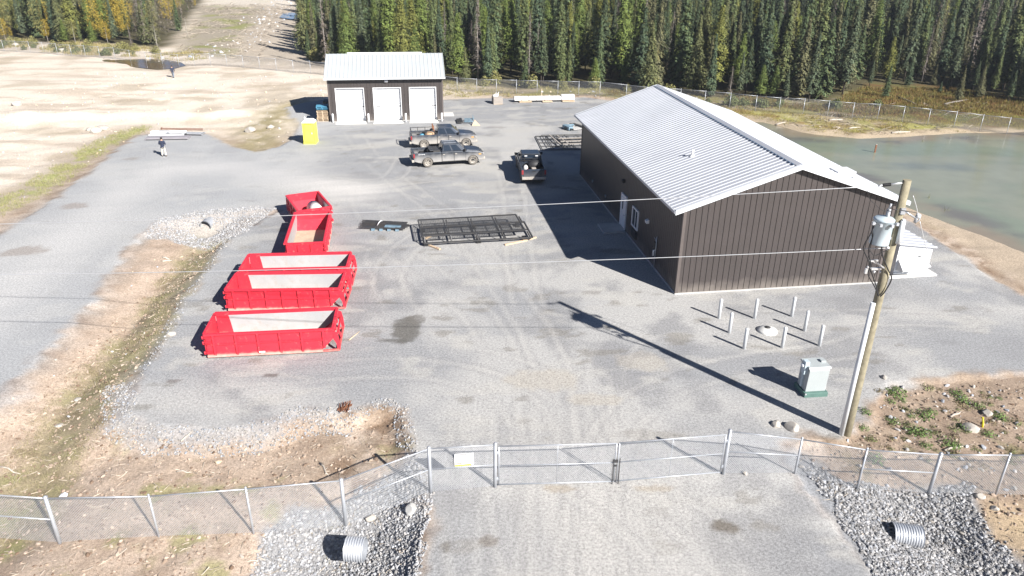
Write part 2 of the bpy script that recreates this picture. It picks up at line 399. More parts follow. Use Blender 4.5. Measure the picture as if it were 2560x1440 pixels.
PUDDLE = tr([(228, 150), (250, 144), (330, 146), (400, 150), (440, 156), (452, 163), (425, 170), (390, 171), (330, 165), (250, 160), (222, 154)], -0.15)
PUDDLE2 = tr([(698, 44), (706, 34), (726, 31), (742, 33), (745, 46), (728, 48)], -0.05)
PUDDLE3 = tr([(575, 106), (590, 99), (612, 97), (616, 106), (600, 111)], -0.05)
DITCH = tr([(512, 580), (530, 610), (505, 660), (430, 770), (345, 880), (240, 985), (150, 1110), (70, 1235), (0, 1340)], -0.8)
DITCH2 = tr([(545, 640), (470, 745), (400, 835), (330, 910), (250, 1000), (170, 1090)], -0.8)
PIT1 = tr([(870, 1380), (800, 1430)], -0.9)
PIT2 = tr([(2330, 1360), (2480, 1500)], -0.9)
MAINF = tr([(752, 146), (800, 168), (960, 190), (1080, 206), (1200, 207), (1330, 216), (1500, 226), (1700, 238), (1900, 246), (2080, 262), (2150, 226), (2200, 212), (2320, 214), (2430, 232), (2560, 262), (2900, 300), (3600, 250), (2800, -60), (2000, -75), (1300, -70), (880, -66), (752, -10)])
LEFTF = tr([(-300, 78), (0, 98), (130, 104), (250, 109), (330, 116), (400, 121), (428, 112), (452, 75), (490, 30), (525, -8), (520, -60), (0, -66), (-700, -50)])
BOGP = tr([(1700, 250), (1900, 262), (2080, 275), (2560, 320), (2800, 340), (2700, 290), (2560, 252), (2430, 225), (2330, 208), (2190, 205), (2120, 232), (2070, 258)])
CUT = tr([(490, 132), (440, 128), (490, 40), (530, -30), (900, -40), (745, 40), (752, 100), (790, 150), (812, 175), (700, 158), (600, 150)])
BERM = tr([(-100, 300), (60, 296), (200, 293), (330, 290), (450, 290), (540, 291), (600, 282)])
FENCE_F = tr([(-300, 1375), (118, 1340), (865, 1314), (1077, 1231), (1535, 1208), (1808, 1185), (2142, 1225), (2320, 1233), (2700, 1240)])

PIT_A = tr([(1052, 1500), (1058, 1400), (1066, 1290), (1064, 1195), (1035, 1160), (950, 1190), (850, 1245), (720, 1262), (655, 1330), (640, 1400), (590, 1500)], -0.3)
PIT_B = tr([(1990, 1172), (2030, 1180), (2120, 1215), (2230, 1225), (2420, 1225), (2445, 1270), (2480, 1340), (2570, 1400), (2660, 1500), (2230, 1560), (2180, 1440), (2140, 1385), (2070, 1275)], -0.3)
BANK_D = tr([(355, 600), (390, 553), (470, 540), (560, 528), (640, 520), (695, 528), (650, 556), (596, 598), (560, 606), (480, 602), (420, 596)], -0.2)

def terrain(x, y):
    x = np.asarray(x, float); y = np.asarray(y, float)
    sy = sdf(x, y, YARD) + (fbm(x, y, 2.2, 3, 3) - 0.5) * 0.9
    dd = np.minimum(seg_dist(x, y, DITCH), seg_dist(x, y, DITCH2))
    near = sstep(70, 45, y)
    left = sstep(0, -4, x)
    T = 0.12 + 0.62 * np.exp(-(dd / 2.2) ** 2) * near + 0.30 * left * sstep(40, 30, y) * sstep(-30, -18, x)
    dp = np.minimum(seg_dist(x, y, PIT1), seg_dist(x, y, PIT2))
    T = T + 0.75 * np.exp(-(dp / 1.8) ** 2)
    mo = at(512, 572, -0.5); T = T + 0.35 * np.exp(-(((x - mo[0]) ** 2 + (y - mo[1]) ** 2) / 1.3))
    slp = 0.55 - 0.25 * sstep(-7, -9, x) * sstep(46.5, 44, y)
    z = -np.minimum(np.clip(sy, 0, 50) * slp, T)
    z = z * np.where(sy > 0, 1, 0)
    sp = sdf(x, y, POND) + (fbm(x, y, 3.5, 3, 5) - 0.5) * 1.6
    z = np.where(sp < 3, np.minimum(z, np.clip(-0.30 + sp * 0.13, -1.1, 0.0)), z)
    s2 = sdf(x, y, PUDDLE)
    z = np.where(s2 < 2.5, np.minimum(z, np.clip(-0.15 + s2 * 0.07, -0.5, 0)), z)
    for P in (PUDDLE2,):
        s3 = sdf(x, y, P); z = np.where(s3 < 2, np.minimum(z, np.clip(-0.05 + s3 * 0.06, -0.3, 0)), z)
    db = seg_dist(x, y, BERM)
    z = z + 0.55 * np.exp(-(db / 1.8) ** 2) * (0.6 + 0.8 * vnoise(x / 2.5, y / 2.5, 8))
    out = sstep(0.0, 1.5, sy)
    wet = sstep(0, 1.5, sp)
    z = z + out * wet * (fbm(x, y, 1.3, 4, 11) - 0.5) * 0.22 * sstep(170, 60, y) + out * wet * (fbm(x, y, 9, 3, 12) - 0.5) * 0.5 * sstep(28, 60, y)
    z = z + (1 - out) * (fbm(x, y, 3.0, 3, 13) - 0.5) * 0.03
    # worn wheel tracks of the entrance and the left-hand road
    return z

def gz(x, y): return terrain(np.array([float(x)]), np.array([float(y)]))[0]

def axis(lo, hi, segs):
    """grid coordinates with a step that changes from place to place: segs = [(until, step), ...]"""
    v = [lo]
    for u, st in segs:
        n = max(1, int(round((u - v[-1]) / st)))
        v += list(np.linspace(v[-1], u, n + 1)[1:])
    return np.array(v)

gx = axis(-900, 900, [(-300, 60), (-120, 4), (-60, 1.0), (-32, 0.4), (-18, 0.2), (20, 0.16), (32, 0.25), (60, 0.5), (120, 1.4), (320, 5), (900, 60)])
gy = axis(-60, 1200, [(8, 8), (16.5, 0.6), (36, 0.14), (60, 0.24), (100, 0.45), (140, 0.8), (300, 3), (500, 20), (1200, 100)])
X, Y = np.meshgrid(gx, gy)
Z = terrain(X, Y)
nx, ny = len(gx), len(gy)

def mixc(c, col, wgt):
    return c * (1 - wgt[..., None]) + np.array(col) * wgt[..., None]

def ground_colour():
    n1 = fbm(X, Y, 1.1, 5, 21); n2 = fbm(X, Y, 5.0, 4, 22); n3 = fbm(X, Y, 0.45, 4, 23); n4 = fbm(X, Y, 14.0, 3, 24)
    sy = sdf(X, Y, YARD) + (n1 - 0.5) * 1.3 + (n3 - 0.5) * 0.5
    c = np.zeros(X.shape + (3,)) + np.array([0.34, 0.265, 0.20])                      # dirt
    c = mixc(c, (0.20, 0.135, 0.09), sstep(0.46, 0.66, n1) * 0.85)
    c = mixc(c, (0.17, 0.12, 0.08), sstep(0.56, 0.70, n3) * 0.6)
    c = mixc(c, (0.50, 0.41, 0.335), sstep(0.48, 0.68, fbm(X, Y, 0.8, 5, 31)) * 0.75)
    # pale sand field on the left, beyond the road
    sand = sstep(-12, -20, X) * sstep(47, 56, Y + np.clip(-X - 18, 0, 40) * 0.0) * sstep(1.0, 4.0, sdf(X, Y, YARD))
    field = np.maximum(sand, sstep(70, 78, Y) * sstep(2, -8, X))
    # streaks that run along the graded field
    st = fbm(X * 0.25 + Y * 0.08, Y * 1.3, 2.2, 4, 33)
    c = mixc(c, (0.64, 0.565, 0.475), field)
    c = mixc(c, (0.40, 0.325, 0.25), field * sstep(0.50, 0.70, st) * 0.6)
    c = mixc(c, (0.36, 0.30, 0.215), field * sstep(0.52, 0.68, n2) * 0.55)
    c = mixc(c, (0.69, 0.60, 0.49), np.exp(-(seg_dist(X, Y, BERM) / 2.6) ** 2) * 0.9)
    # greened strip along the outer edge of the left-hand road, and the drain behind the road end
    GS = tr([(-60, 540), (60, 488), (160, 420), (250, 362), (310, 332), (345, 322)])
    dg = seg_dist(X, Y, GS)
    c = mixc(c, (0.36, 0.30, 0.24), np.exp(-(dg / 2.4) ** 2) * 0.8)
    c = mixc(c, (0.30, 0.33, 0.10), np.exp(-(dg / 0.8) ** 2) * sstep(0.42, 0.62, n1) * 0.75)
    DR = tr([(640, 365), (650, 320), (690, 290), (740, 262)])
    c = mixc(c, (0.30, 0.255, 0.15), np.exp(-(seg_dist(X, Y, DR) / 2.8) ** 2) * (0.5 + 0.5 * sstep(0.35, 0.6, n1)))
    # ditch floor: wet green brown
    dd = np.minimum(seg_dist(X, Y, DITCH), seg_dist(X, Y, DITCH2)) + (n1 - 0.5) * 1.2
    nearm = sstep(52, 46, Y) * sstep(-6, -9, X)
    bank = nearm * sstep(0.2, 1.0, sy)
    c = mixc(c, (0.44, 0.345, 0.27), bank * 0.65)
    c = mixc(c, (0.30, 0.25, 0.165), nearm * sstep(1.7, 0.5, dd + (n3 - 0.5) * 1.2))
    c = mixc(c, (0.20, 0.16, 0.10), nearm * sstep(2.2, 1.2, dd) * sstep(0.54, 0.66, n3) * 0.8)
    c = mixc(c, (0.285, 0.255, 0.145), nearm * sstep(1.9, 1.0, dd) * sstep(0.52, 0.66, fbm(X, Y, 1.0, 5, 36)) * 0.8)
    c = mixc(c, (0.27, 0.26, 0.12), sstep(26, 22, Y) * sstep(-1, -3, X) * sstep(0.6, 0.72, fbm(X, Y, 1.2, 4, 39)) * 0.7)
    # the dirt bank right of the pole
    rb = sstep(12.5, 14, X) * sstep(34, 30, Y)
    c = mixc(c, (0.285, 0.215, 0.16), rb * 0.8)
    c = mixc(c, (0.36, 0.28, 0.21), rb * sstep(0.5, 0.7, fbm(X, Y, 0.7, 4, 41)) * 0.8)
    c = mixc(c, (0.14, 0.15, 0.055), rb * sstep(0.55, 0.68, fbm(X, Y, 1.1, 4, 42)) * sstep(27, 25, Y) * 0.5)
    sb = rb * sstep(21.5, 20.5, Y)
    c = mixc(c, (0.46, 0.35, 0.23), sb * 0.85)
    # ground between the yard and the far fence, and the mossy shore of the pond
    bk = sstep(78, 84, Y) * sstep(-12, 0, X) * sstep(1.0, 3.0, sy)
    c = mixc(c, (0.34, 0.28, 0.185), bk * 0.9)
    c = mixc(c, (0.24, 0.22, 0.085), bk * sstep(0.46, 0.62, n2) * 0.9)
    c = mixc(c, (0.27, 0.235, 0.20), bk * sstep(0.55, 0.7, fbm(X, Y, 2.2, 4, 47)) * 0.8)
    sp = sdf(X, Y, POND)
    shore = sstep(9, 1, sp) * sstep(76, 80, Y)
    c = mixc(c, (0.31, 0.30, 0.085), shore * sstep(0.36, 0.52, fbm(X, Y, 3.0, 4, 43)) * sstep(0.8, 2.5, sp) * 0.9)
    c = mixc(c, (0.22, 0.13, 0.07), shore * sstep(0.52, 0.66, fbm(X, Y, 2.4, 4, 44)) * sstep(0.8, 2.5, sp) * 0.8)
    c = mixc(c, (0.42, 0.34, 0.24), sstep(2.6, 0.6, sp + (n1 - 0.5) * 2))
    c = mixc(c, (0.40, 0.325, 0.245), sstep(22, 25, X) * sstep(76, 72, Y) * sstep(0.8, 2.0, sy))
    # forest floor
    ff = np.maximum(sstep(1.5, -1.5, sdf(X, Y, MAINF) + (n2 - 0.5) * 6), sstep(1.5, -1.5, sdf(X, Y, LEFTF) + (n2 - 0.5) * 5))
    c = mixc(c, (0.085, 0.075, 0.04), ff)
    bog = sstep(1.5, -2, sdf(X, Y, BOGP) + (n2 - 0.5) * 5)
    c = mixc(c, (0.125, 0.095, 0.04), bog)
    c = mixc(c, (0.155, 0.085, 0.035), bog * sstep(0.5, 0.62, fbm(X, Y, 2.4, 4, 45)))
    c = mixc(c, (0.13, 0.13, 0.045), bog * sstep(0.55, 0.66, fbm(X, Y, 2.8, 4, 46)))
    cut = sstep(2, -2, sdf(X, Y, CUT) + (n2 - 0.5) * 8)
    c = mixc(c, (0.40, 0.345, 0.28), cut * 0.9)
    slash = cut * sstep(-43, -50, X + (Y - 120) * 0.22)
    c = mixc(c, (0.28, 0.245, 0.19), slash * 0.8)
    c = mixc(c, (0.23, 0.24, 0.08), slash * sstep(0.54, 0.68, n2) * 0.9)
    c = mixc(c, (0.60, 0.54, 0.46), cut * sstep(215, 235, Y) * 0.8)
    # crushed gravel
    g = sstep(0.35, -0.35, sy)
    gc = np.zeros(X.shape + (3,)) + np.array([0.295, 0.297, 0.301])
    dust = sstep(0.46, 0.66, fbm(X * 0.8 + Y * 0.15, Y, 6.0, 5, 51))
    gc = mixc(gc, (0.435, 0.424, 0.405), dust * 0.8)
    gc = mixc(gc, (0.235, 0.235, 0.24), sstep(0.52, 0.70, fbm(X, Y, 2.6, 5, 52)) * 0.7)
    gc = mixc(gc, (0.245, 0.245, 0.25), sstep(8, 15, X) * sstep(0.35, 0.6, fbm(X, Y, 4.0, 4, 57)) * 0.7)
    gc = mixc(gc, (0.44, 0.425, 0.395), sstep(0.58, 0.74, fbm(X, Y * 1.8, 2.2, 5, 53)) * 0.6)
    gc = mixc(gc, (0.205, 0.19, 0.165), sstep(0.70, 0.78, fbm(X, Y * 2.0, 1.7, 4, 54)) * 0.55)
    # tracks: long soft bands along the way vehicles drive
    u = X * cos(0.30) + Y * sin(0.30); v = -X * sin(0.30) + Y * cos(0.30)
    trk = fbm(u * 0.10, v, 0.8, 4, 55)
    gc = mixc(gc, (0.41, 0.395, 0.365), sstep(0.52, 0.72, trk) * sstep(38, 46, Y) * 0.6)
    ent = fbm(X + 0.12 * Y, Y * 0.07, 0.6, 4, 56)
    gc = mixc(gc, (0.46, 0.44, 0.41), np.exp(-((X - 3.0) / 4.2) ** 2) * sstep(27, 23, Y) * 0.65)
    gc = mixc(gc, (0.28, 0.275, 0.27), sstep(0.50, 0.66, ent) * sstep(27, 23, Y) * 0.35)
    # tyre tracks: two narrow lines each, broken up by noise
    TK = [[(1250, 1480), (1270, 1200), (1290, 1000), (1230, 820), (1100, 700), (950, 600), (900, 480)], [(1500, 1480), (1480, 1210), (1420, 1000), (1350, 860), (1300, 700), (1290, 520), (1270, 430)],
          [(1700, 1480), (1640, 1210), (1560, 1050), (1500, 920), (1560, 840), (1700, 800), (2100, 790), (2400, 800)], [(1350, 1480), (1380, 1200), (1300, 980), (1100, 920), (900, 920), (600, 940)],
          [(1400, 1480), (1380, 1180), (1400, 900), (1200, 640), (1080, 520), (900, 460), (600, 440), (300, 520), (100, 660), (-100, 830)], [(1180, 420), (1000, 440), (700, 450), (420, 480), (250, 580), (0, 800)],
          [(1300, 455), (1250, 520), (1100, 560), (980, 640), (960, 760), (1050, 900)], [(880, 330), (930, 400), (1000, 460), (1150, 560), (1250, 700)], [(1010, 330), (1020, 400), (960, 470), (700, 430)],
          [(2560, 820), (2300, 800), (2100, 880), (1900, 900), (1650, 960), (1500, 1100), (1450, 1480)], [(600, 915), (900, 900), (1050, 880), (1250, 900), (1450, 1000)], [(1200, 1480), (1150, 1240), (1200, 1000), (1000, 800), (950, 640)],
          [(1750, 1480), (1600, 1300), (1450, 1210), (1350, 1100), (1340, 950)], [(1900, 1480), (1780, 1330), (1600, 1230), (1480, 1100), (1480, 950)]]
    for i, tk_ in enumerate(TK):
        P = tr(tk_)
        # round the corners
        for _ in range(3):
            Q2 = [P[0]]
            for a_, b_ in zip(P, P[1:]): Q2 += [(a_[0] * .75 + b_[0] * .25, a_[1] * .75 + b_[1] * .25), (a_[0] * .25 + b_[0] * .75, a_[1] * .25 + b_[1] * .75)]
            P = Q2 + [P[-1]]
        dt = seg_dist(X, Y, P) + (n1 - 0.5) * 0.25
        fade = (0.25 + 0.75 * sstep(0.35, 0.6, fbm(X, Y, 3.5, 3, 140 + i)))
        gc = mixc(gc, (0.455, 0.44, 0.415), np.exp(-((dt - 0.82) / 0.17) ** 2) * 0.38 * fade)
        gc = mixc(gc, (0.225, 0.22, 0.22), (np.exp(-((dt - 1.08) / 0.09) ** 2) + np.exp(-((dt - 0.56) / 0.09) ** 2)) * 0.25 * fade)
    # the left-hand road: paler wheel paths
    RC = tr([(-120, 830), (60, 690), (200, 570), (330, 470), (420, 420), (600, 420), (900, 480)])
    dr = seg_dist(X, Y, RC)
    gc = mixc(gc, (0.52, 0.50, 0.475), np.exp(-(dr / 2.6) ** 2) * 0.95 * (0.5 + trk))
    gc = mixc(gc, (0.40, 0.405, 0.41), sstep(-14, -22, X) * 0.55)  # all gravel paler towards the left: veiling glare put into its colour
    # stains and potholes that are really there
    for px, py, rx, ry, dk, col in ((1012, 822, 0.75, 1.25, 0.9, (0.135, 0.128, 0.115)), (985, 852, 0.9, 0.22, 0.8, (0.13, 0.125, 0.115)), (1040, 800, 0.5, 0.5, 0.7, (0.16, 0.15, 0.135)),
                                    (680, 938, 0.32, 0.14, 0.8, (0.15, 0.13, 0.12)), (432, 952, 0.3, 0.14, 0.7, (0.16, 0.14, 0.13)), (1225, 1355, 0.33, 0.3, 0.65, (0.19, 0.165, 0.14)),
                                    (1115, 1367, 0.22, 0.28, 0.75, (0.155, 0.14, 0.12)), (1812, 1318, 0.55, 0.36, 0.8, (0.14, 0.12, 0.095)), (1400, 1222, 0.55, 0.2, 0.5, (0.33, 0.27, 0.19)),
                                    (1630, 1222, 0.7, 0.25, 0.45, (0.33, 0.27, 0.19)), (60, 628, 1.4, 0.9, 0.6, (0.26, 0.22, 0.19)), (186, 515, 0.9, 0.8, 0.6, (0.27, 0.23, 0.20)),
                                    (327, 397, 0.7, 0.6, 0.5, (0.26, 0.23, 0.20)), (1030, 905, 0.35, 0.5, 0.5, (0.43, 0.42, 0.39)), (1020, 925, 0.4, 0.3, 0.45, (0.42, 0.41, 0.38)),
                                    (1480, 730, 0.5, 0.25, 0.5, (0.2, 0.185, 0.165)), (1240, 318, 0.9, 0.4, 0.5, (0.2, 0.185, 0.165)), (1600, 905, 1.2, 0.9, 0.4, (0.40, 0.36, 0.30)), (1360, 950, 1.6, 0.9, 0.5, (0.41, 0.37, 0.31)),
                                    (1500, 1000, 1.2, 0.5, 0.5, (0.42, 0.38, 0.32)), (1480, 640, 0.01, 0.01, 0.0, (0, 0, 0))):
        p = at(px, py)
        e = np.hypot((X - p[0]) / rx, (Y - p[1]) / ry) + (n3 - 0.5) * 0.9 + (n1 - 0.5) * 0.8
        gc = mixc(gc, col, sstep(1.15, 0.75, e) * dk)
    # coarse stone along the embankments
    rim = np.exp(-(np.clip(np.abs(sy - 0.3), 0, 9) / 0.55) ** 2) * sstep(-7, -9, X)
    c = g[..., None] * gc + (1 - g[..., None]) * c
    c = mixc(c, (0.36, 0.36, 0.365), np.clip(rim, 0, 1) * 0.7 * sstep(60, 50, Y) * (0.35 + 0.65 * sstep(29, 27, Y)))
    RS = tr([(1985, 1165), (2060, 1265), (2150, 1390), (2230, 1520)])
    c = mixc(c, (0.27, 0.275, 0.285), sstep(1.5, 0.7, seg_dist(X, Y, RS) + (n1 - 0.5)) * (1 - g))
    for P in (PIT_A, PIT_B):
        c = mixc(c, (0.27, 0.275, 0.285), sstep(0.25, -0.25, sdf(X, Y, P) + (n1 - 0.5) * 0.8) * (1 - g) * 0.9)
    c = mixc(c, (0.34, 0.335, 0.33), sstep(0.3, -0.3, sdf(X, Y, BANK_D) + (n1 - 0.5)) * (1 - g) * 0.6)
    return np.clip(c, 0.01, 0.9), g, ff

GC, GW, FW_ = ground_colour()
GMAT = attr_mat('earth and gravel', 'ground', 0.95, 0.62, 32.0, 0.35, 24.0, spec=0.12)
VV = np.stack([X, Y, Z], -1).reshape(-1, 3)
I = np.arange(nx * ny).reshape(ny, nx)
Q = np.stack([I[:-1, :-1], I[:-1, 1:], I[1:, 1:], I[1:, :-1]], -1).reshape(-1, 4)
gq = GW.reshape(-1)[Q].mean(1); fq = FW_.reshape(-1)[Q].mean(1)
yq = VV[Q][:, :, 1].mean(1); xq = VV[Q][:, :, 0].mean(1)
def sheet(name, sel):
    q = Q[sel]; u, inv = np.unique(q, return_inverse=True)
    o = np_mesh(name, VV[u], inv.reshape(q.shape), GMAT, GC.reshape(-1, 3)[u], 'ground', 'structure', None, True)
    return o
isg = gq > 0.5
isf = (~isg) & ((fq > 0.5) | (yq > 260) | (np.abs(xq) > 200))
isfield = (~isg) & (~isf) & (yq > 50) & (xq < -6)
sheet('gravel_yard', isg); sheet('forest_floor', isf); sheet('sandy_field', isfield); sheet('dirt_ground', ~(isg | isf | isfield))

# ------------------------------------------------------------------ water
def water_mat(name, c1, c2, scale, rough):
    m = pmat(name, c1, c2, scale, rough, 0, 0.0, spec=0.5)
    nt = m.node_tree; b = nt.nodes['Principled BSDF']
    g = nt.nodes.new('ShaderNodeNewGeometry'); n = nt.nodes.new('ShaderNodeTexNoise'); n.inputs['Scale'].default_value = 2.2; n.inputs['Detail'].default_value = 4
    nt.links.new(g.outputs['Position'], n.inputs['Vector'])
    bm = nt.nodes.new('ShaderNodeBump'); bm.inputs['Strength'].default_value = 0.12; bm.inputs['Distance'].default_value = 0.05
    nt.links.new(n.outputs['Fac'], bm.inputs['Height']); nt.links.new(bm.outputs['Normal'], b.inputs['Normal'])
    return m
def water(name, poly, z, m, ex=1.0):
    xs = [p[0] for p in poly]; ys = [p[1] for p in poly]
    mb = MB(); mb.quad(*[(p[0] + (p[0] - np.mean(xs)) * 0.12 * ex, p[1] + (p[1] - np.mean(ys)) * 0.2 * ex, z) for p in poly])
    o = mb.build(name, m, None, 'structure')
    return o
def pond():
    m = attr_mat('silty pond water', 'ground', 0.16, 0.10, 0.5, 0, spec=0.45)
    gxp = np.arange(12, 130, 0.5); gyp = np.arange(38, 84, 0.4); XP, YP = np.meshgrid(gxp, gyp)
    d = sdf(XP, YP, POND) + (fbm(XP, YP, 3.5, 4, 61) - 0.5) * 3.0
    c = np.zeros(XP.shape + (3,)) + np.array([0.215, 0.245, 0.18])
    c = mixc(c, (0.255, 0.265, 0.20), sstep(0.45, 0.65, fbm(XP * 0.5, YP, 4.5, 4, 62)))
    c = mixc(c, (0.165, 0.185, 0.165), sstep(0.52, 0.68, fbm(XP * 0.45 + YP * 0.3, YP, 6.0, 4, 63)) * 0.7)
    c = mixc(c, (0.26, 0.215, 0.155), sstep(-4.5, -0.5, d) * (0.45 + 0.55 * sstep(0.4, 0.6, fbm(XP, YP, 3.0, 4, 64))))
    c = mixc(c, (0.13, 0.12, 0.115), sstep(-5, -2, d) * sstep(-0.5, -2, d) * sstep(0.5, 0.62, fbm(XP * 0.6, YP, 2.6, 4, 65)) * 0.7)
    V = np.stack([XP, YP, 0 * XP - 0.30], -1).reshape(-1, 3); Ip = np.arange(XP.size).reshape(XP.shape)
    q = np.stack([Ip[:-1, :-1], Ip[:-1, 1:], Ip[1:, 1:], Ip[1:, :-1]], -1).reshape(-1, 4); k = sdf(XP, YP, POND).reshape(-1)[q].min(1) < 3.5
    q = q[k]; u, inv = np.unique(q, return_inverse=True); np_mesh('pond_water', V[u], inv.reshape(q.shape), m, c.reshape(-1, 3)[u], 'ground', 'structure', None, True)
pond()
W2 = water_mat('brown puddle water', (0.13, 0.085, 0.045), (0.10, 0.065, 0.035), 0.2, 0.1)
water('puddle_water', PUDDLE, -0.15, W2)
W3 = water_mat('clear puddle water', (0.26, 0.26, 0.25), (0.22, 0.22, 0.21), 0.2, 0.1)
water('puddle_water', PUDDLE2, -0.05, W3, 0.0)
# ------------------------------------------------------------------ buildings
def clad(mb, p0, p1, z0, ztop, n, per=0.335, gw=0.034, gd=0.032, breaks=()):
    """wall sheet from p0 to p1 (2-D), folded into narrow vertical grooves; n = outward normal"""
    L = math.hypot(p1[0] - p0[0], p1[1] - p0[1]); ex, ey = (p1[0] - p0[0]) / L, (p1[1] - p0[1]) / L
    us = [(0, 0)]; k = 1
    while k * per < L - 0.05:
        u = k * per; us += [(u - gw / 2, 0), (u - gw / 2 + 0.004, -gd), (u + gw / 2 - 0.004, -gd), (u + gw / 2, 0)]; k += 1
    us.append((L, 0))
    for b in breaks: us.append((b, 0 if all(abs(b - k2 * per) > gw for k2 in range(1, k)) else -gd))
    us.sort(key=lambda t: t[0])
    for (a, da), (b, db) in zip(us, us[1:]):
        A = (p0[0] + ex * a + n[0] * da, p0[1] + ey * a + n[1] * da); B = (p0[0] + ex * b + n[0] * db, p0[1] + ey * b + n[1] * db)
        mb.quad((A[0], A[1], z0), (B[0], B[1], z0), (B[0], B[1], ztop(b)), (A[0], A[1], ztop(a)))

def roof_slope(mb, e0, e1, r0, r1, per, th=0.10, rib=0.035, rw=0.045):
    """slab from eave line e0-e1 to ridge line r0-r1 with standing ribs running up the slope"""
    e0, e1, r0, r1 = map(Vector, (e0, e1, r0, r1))
    n = (e1 - e0).cross(r0 - e0).normalized()
    if n.z < 0: n = -n
    mb.prism([e0, e1, r1, r0], -n * th)
    L = (e1 - e0).length; k = 0
    m = int(round(L / per))
    for k in range(m + 1):
        t = min(max(k / m, rw / L), 1 - rw / L)
        a = e0.lerp(e1, t); b = r0.lerp(r1, t); x = (e1 - e0).normalized() * rw
        vs = [a - x, a - x * 0.45 + n * rib, a + x * 0.45 + n * rib, a + x, b - x, b - x * 0.45 + n * rib, b + x * 0.45 + n * rib, b + x]
        mb.add([v + n * 0.001 for v in vs], [(0, 1, 5, 4), (1, 2, 6, 5), (2, 3, 7, 6), (0, 3, 2, 1), (4, 5, 6, 7)])

# ---- the long brown building
BX, BY, BYAW, BL, BW, BHE, BHR, BOE, BOG = 9.19, 37.96, 0.152, 23.46, 12.33, 5.03, 7.31, 0.60, 0.31
ba = np.array([cos(BYAW), sin(BYAW), 0]); bb = np.array([-sin(BYAW), cos(BYAW), 0]); b0 = np.array([BX, BY, 0.0])
C0 = np.array([0, 0, H])
def ray(px, py): return FW + RX * (px - 1280) / F - UY * (py - 720) / F
def b_local(p): q = np.asarray(p) - b0; return Vector((q @ ba, q @ bb, q[2]))
def on_left(px, py):
    d = ray(px, py); t = ((b0 - C0) @ ba) / (d @ ba); return b_local(C0 + d * t)
def on_plane(px, py, p, n):
    d = ray(px, py); t = ((np.asarray(p) - C0) @ n) / (d @ n); return C0 + d * t

bld = thing('warehouse_building', 'long brown metal-clad building with a pale ribbed gable roof, beside the pond', 'building', b0, BYAW)
slope = (BHR - BHE) / (BW / 2 + BOE); WT = lambda u: BHE + (BOE + min(u, BW - u)) * slope - 0.10     # wall top under the roof
mb = MB()
clad(mb, (0, 0), (BW, 0), 0.06, WT, (0, -1), breaks=(BW / 2,)); mb.build('gable_wall', M['cladding'], bld)
mb = MB(); clad(mb, (0, BL), (BW, BL), 0.06, WT, (0, 1), breaks=(BW / 2,)); mb.build('gable_wall', M['cladding'], bld)
mb = MB(); clad(mb, (0, 0), (0, BL), 0.06, lambda u: WT(0), (-1, 0), per=0.30); mb.build('side_wall', M['cladding'], bld)
mb = MB(); clad(mb, (BW, 0), (BW, BL), 0.06, lambda u: WT(0), (1, 0), per=0.30); mb.build('side_wall', M['cladding'], bld)
for x, y in ((0, 0), (BW, 0), (0, BL), (BW, BL)):
    mb = MB(); sx = -1 if x == 0 else 1; sy_ = -1 if y == 0 else 1
    mb.box((x - sx * 0.05, y + sy_ * 0.012, (WT(0) + 0.06) / 2), (0.17, 0.03, WT(0) - 0.06)); mb.box((x + sx * 0.012, y - sy_ * 0.055, (WT(0) + 0.06) / 2), (0.03, 0.17, WT(0) - 0.062)); mb.build('corner_trim', M['trim_brown'], bld)
mb = MB(); mb.box((BW / 2, BL / 2, -0.1), (BW + 0.10, BL + 0.10, 0.34)); mb.build('concrete_base', M['concrete'], bld)
mb = MB()
EL0, EL1 = (-BOE, -BOG, BHE), (-BOE, BL + BOG, BHE); RR0, RR1 = (BW / 2, -BOG, BHR), (BW / 2, BL + BOG, BHR)
ER0, ER1 = (BW + BOE, -BOG, BHE), (BW + BOE, BL + BOG, BHE)
roof_slope(mb, EL0, EL1, RR0, RR1, 0.40); roof_slope(mb, ER0, ER1, RR0, RR1, 0.40)
roof = mb.build('roof', M['roof'], bld)
for e, r in ((EL0, RR0), (ER0, RR0), (EL1, RR1), (ER1, RR1)):
    mb = MB(); e = Vector(e); r = Vector(r); y = -0.012 if e.y < 1 else 0.012
    sx = -0.02 if e.x < 0 else 0.02
    mb.prism([e + Vector((sx, y, 0.04)), r + Vector((0, y, 0.045)), r + Vector((0, y, -0.20)), e + Vector((sx, y, -0.20))], (0, 0.04 * (1 if y < 0 else -1) * 0 + (-0.03 if y < 0 else 0.03), 0))
    u = (r - e).normalized()
    mb.prism([e + Vector((0, y * 2, 0.045)), r + Vector((0, y * 2, 0.05)), r + Vector((0, 0.17 if y < 0 else -0.17, 0.05)), e + Vector((0, 0.17 if y < 0 else -0.17, 0.045))], (0, 0, 0.012)); mb.build('barge_trim', M['trim_white'], bld)
for x in (-BOE - 0.035, BW + BOE + 0.035): mb = MB(); mb.box((x, BL / 2, BHE - 0.055), (0.07, BL + 2 * BOG, 0.15)); mb.build('eave_trim', M['roof'], bld)
mb = MB()
for sx in (-1, 1):
    p = Vector((BW / 2 + sx * 0.24, -BOG + 0.05, BHR - 0.24 * slope + 0.05)); q = Vector((BW / 2, -BOG + 0.05, BHR + 0.065))
    mb.prism([p, q, q - Vector((0, 0, 0.012)), p - Vector((0, 0, 0.012))], (0, BL + 2 * BOG - 0.1, 0))
mb.build('ridge_cap', M['roof'], bld)
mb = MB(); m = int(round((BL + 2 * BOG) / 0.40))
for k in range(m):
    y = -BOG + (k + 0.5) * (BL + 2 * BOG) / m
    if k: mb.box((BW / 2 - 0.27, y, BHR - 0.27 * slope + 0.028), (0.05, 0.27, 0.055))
mb.build('ridge_closure_shade', M['closure_shade'], bld)  # strips on the left side only, coloured as the shadow under the cap
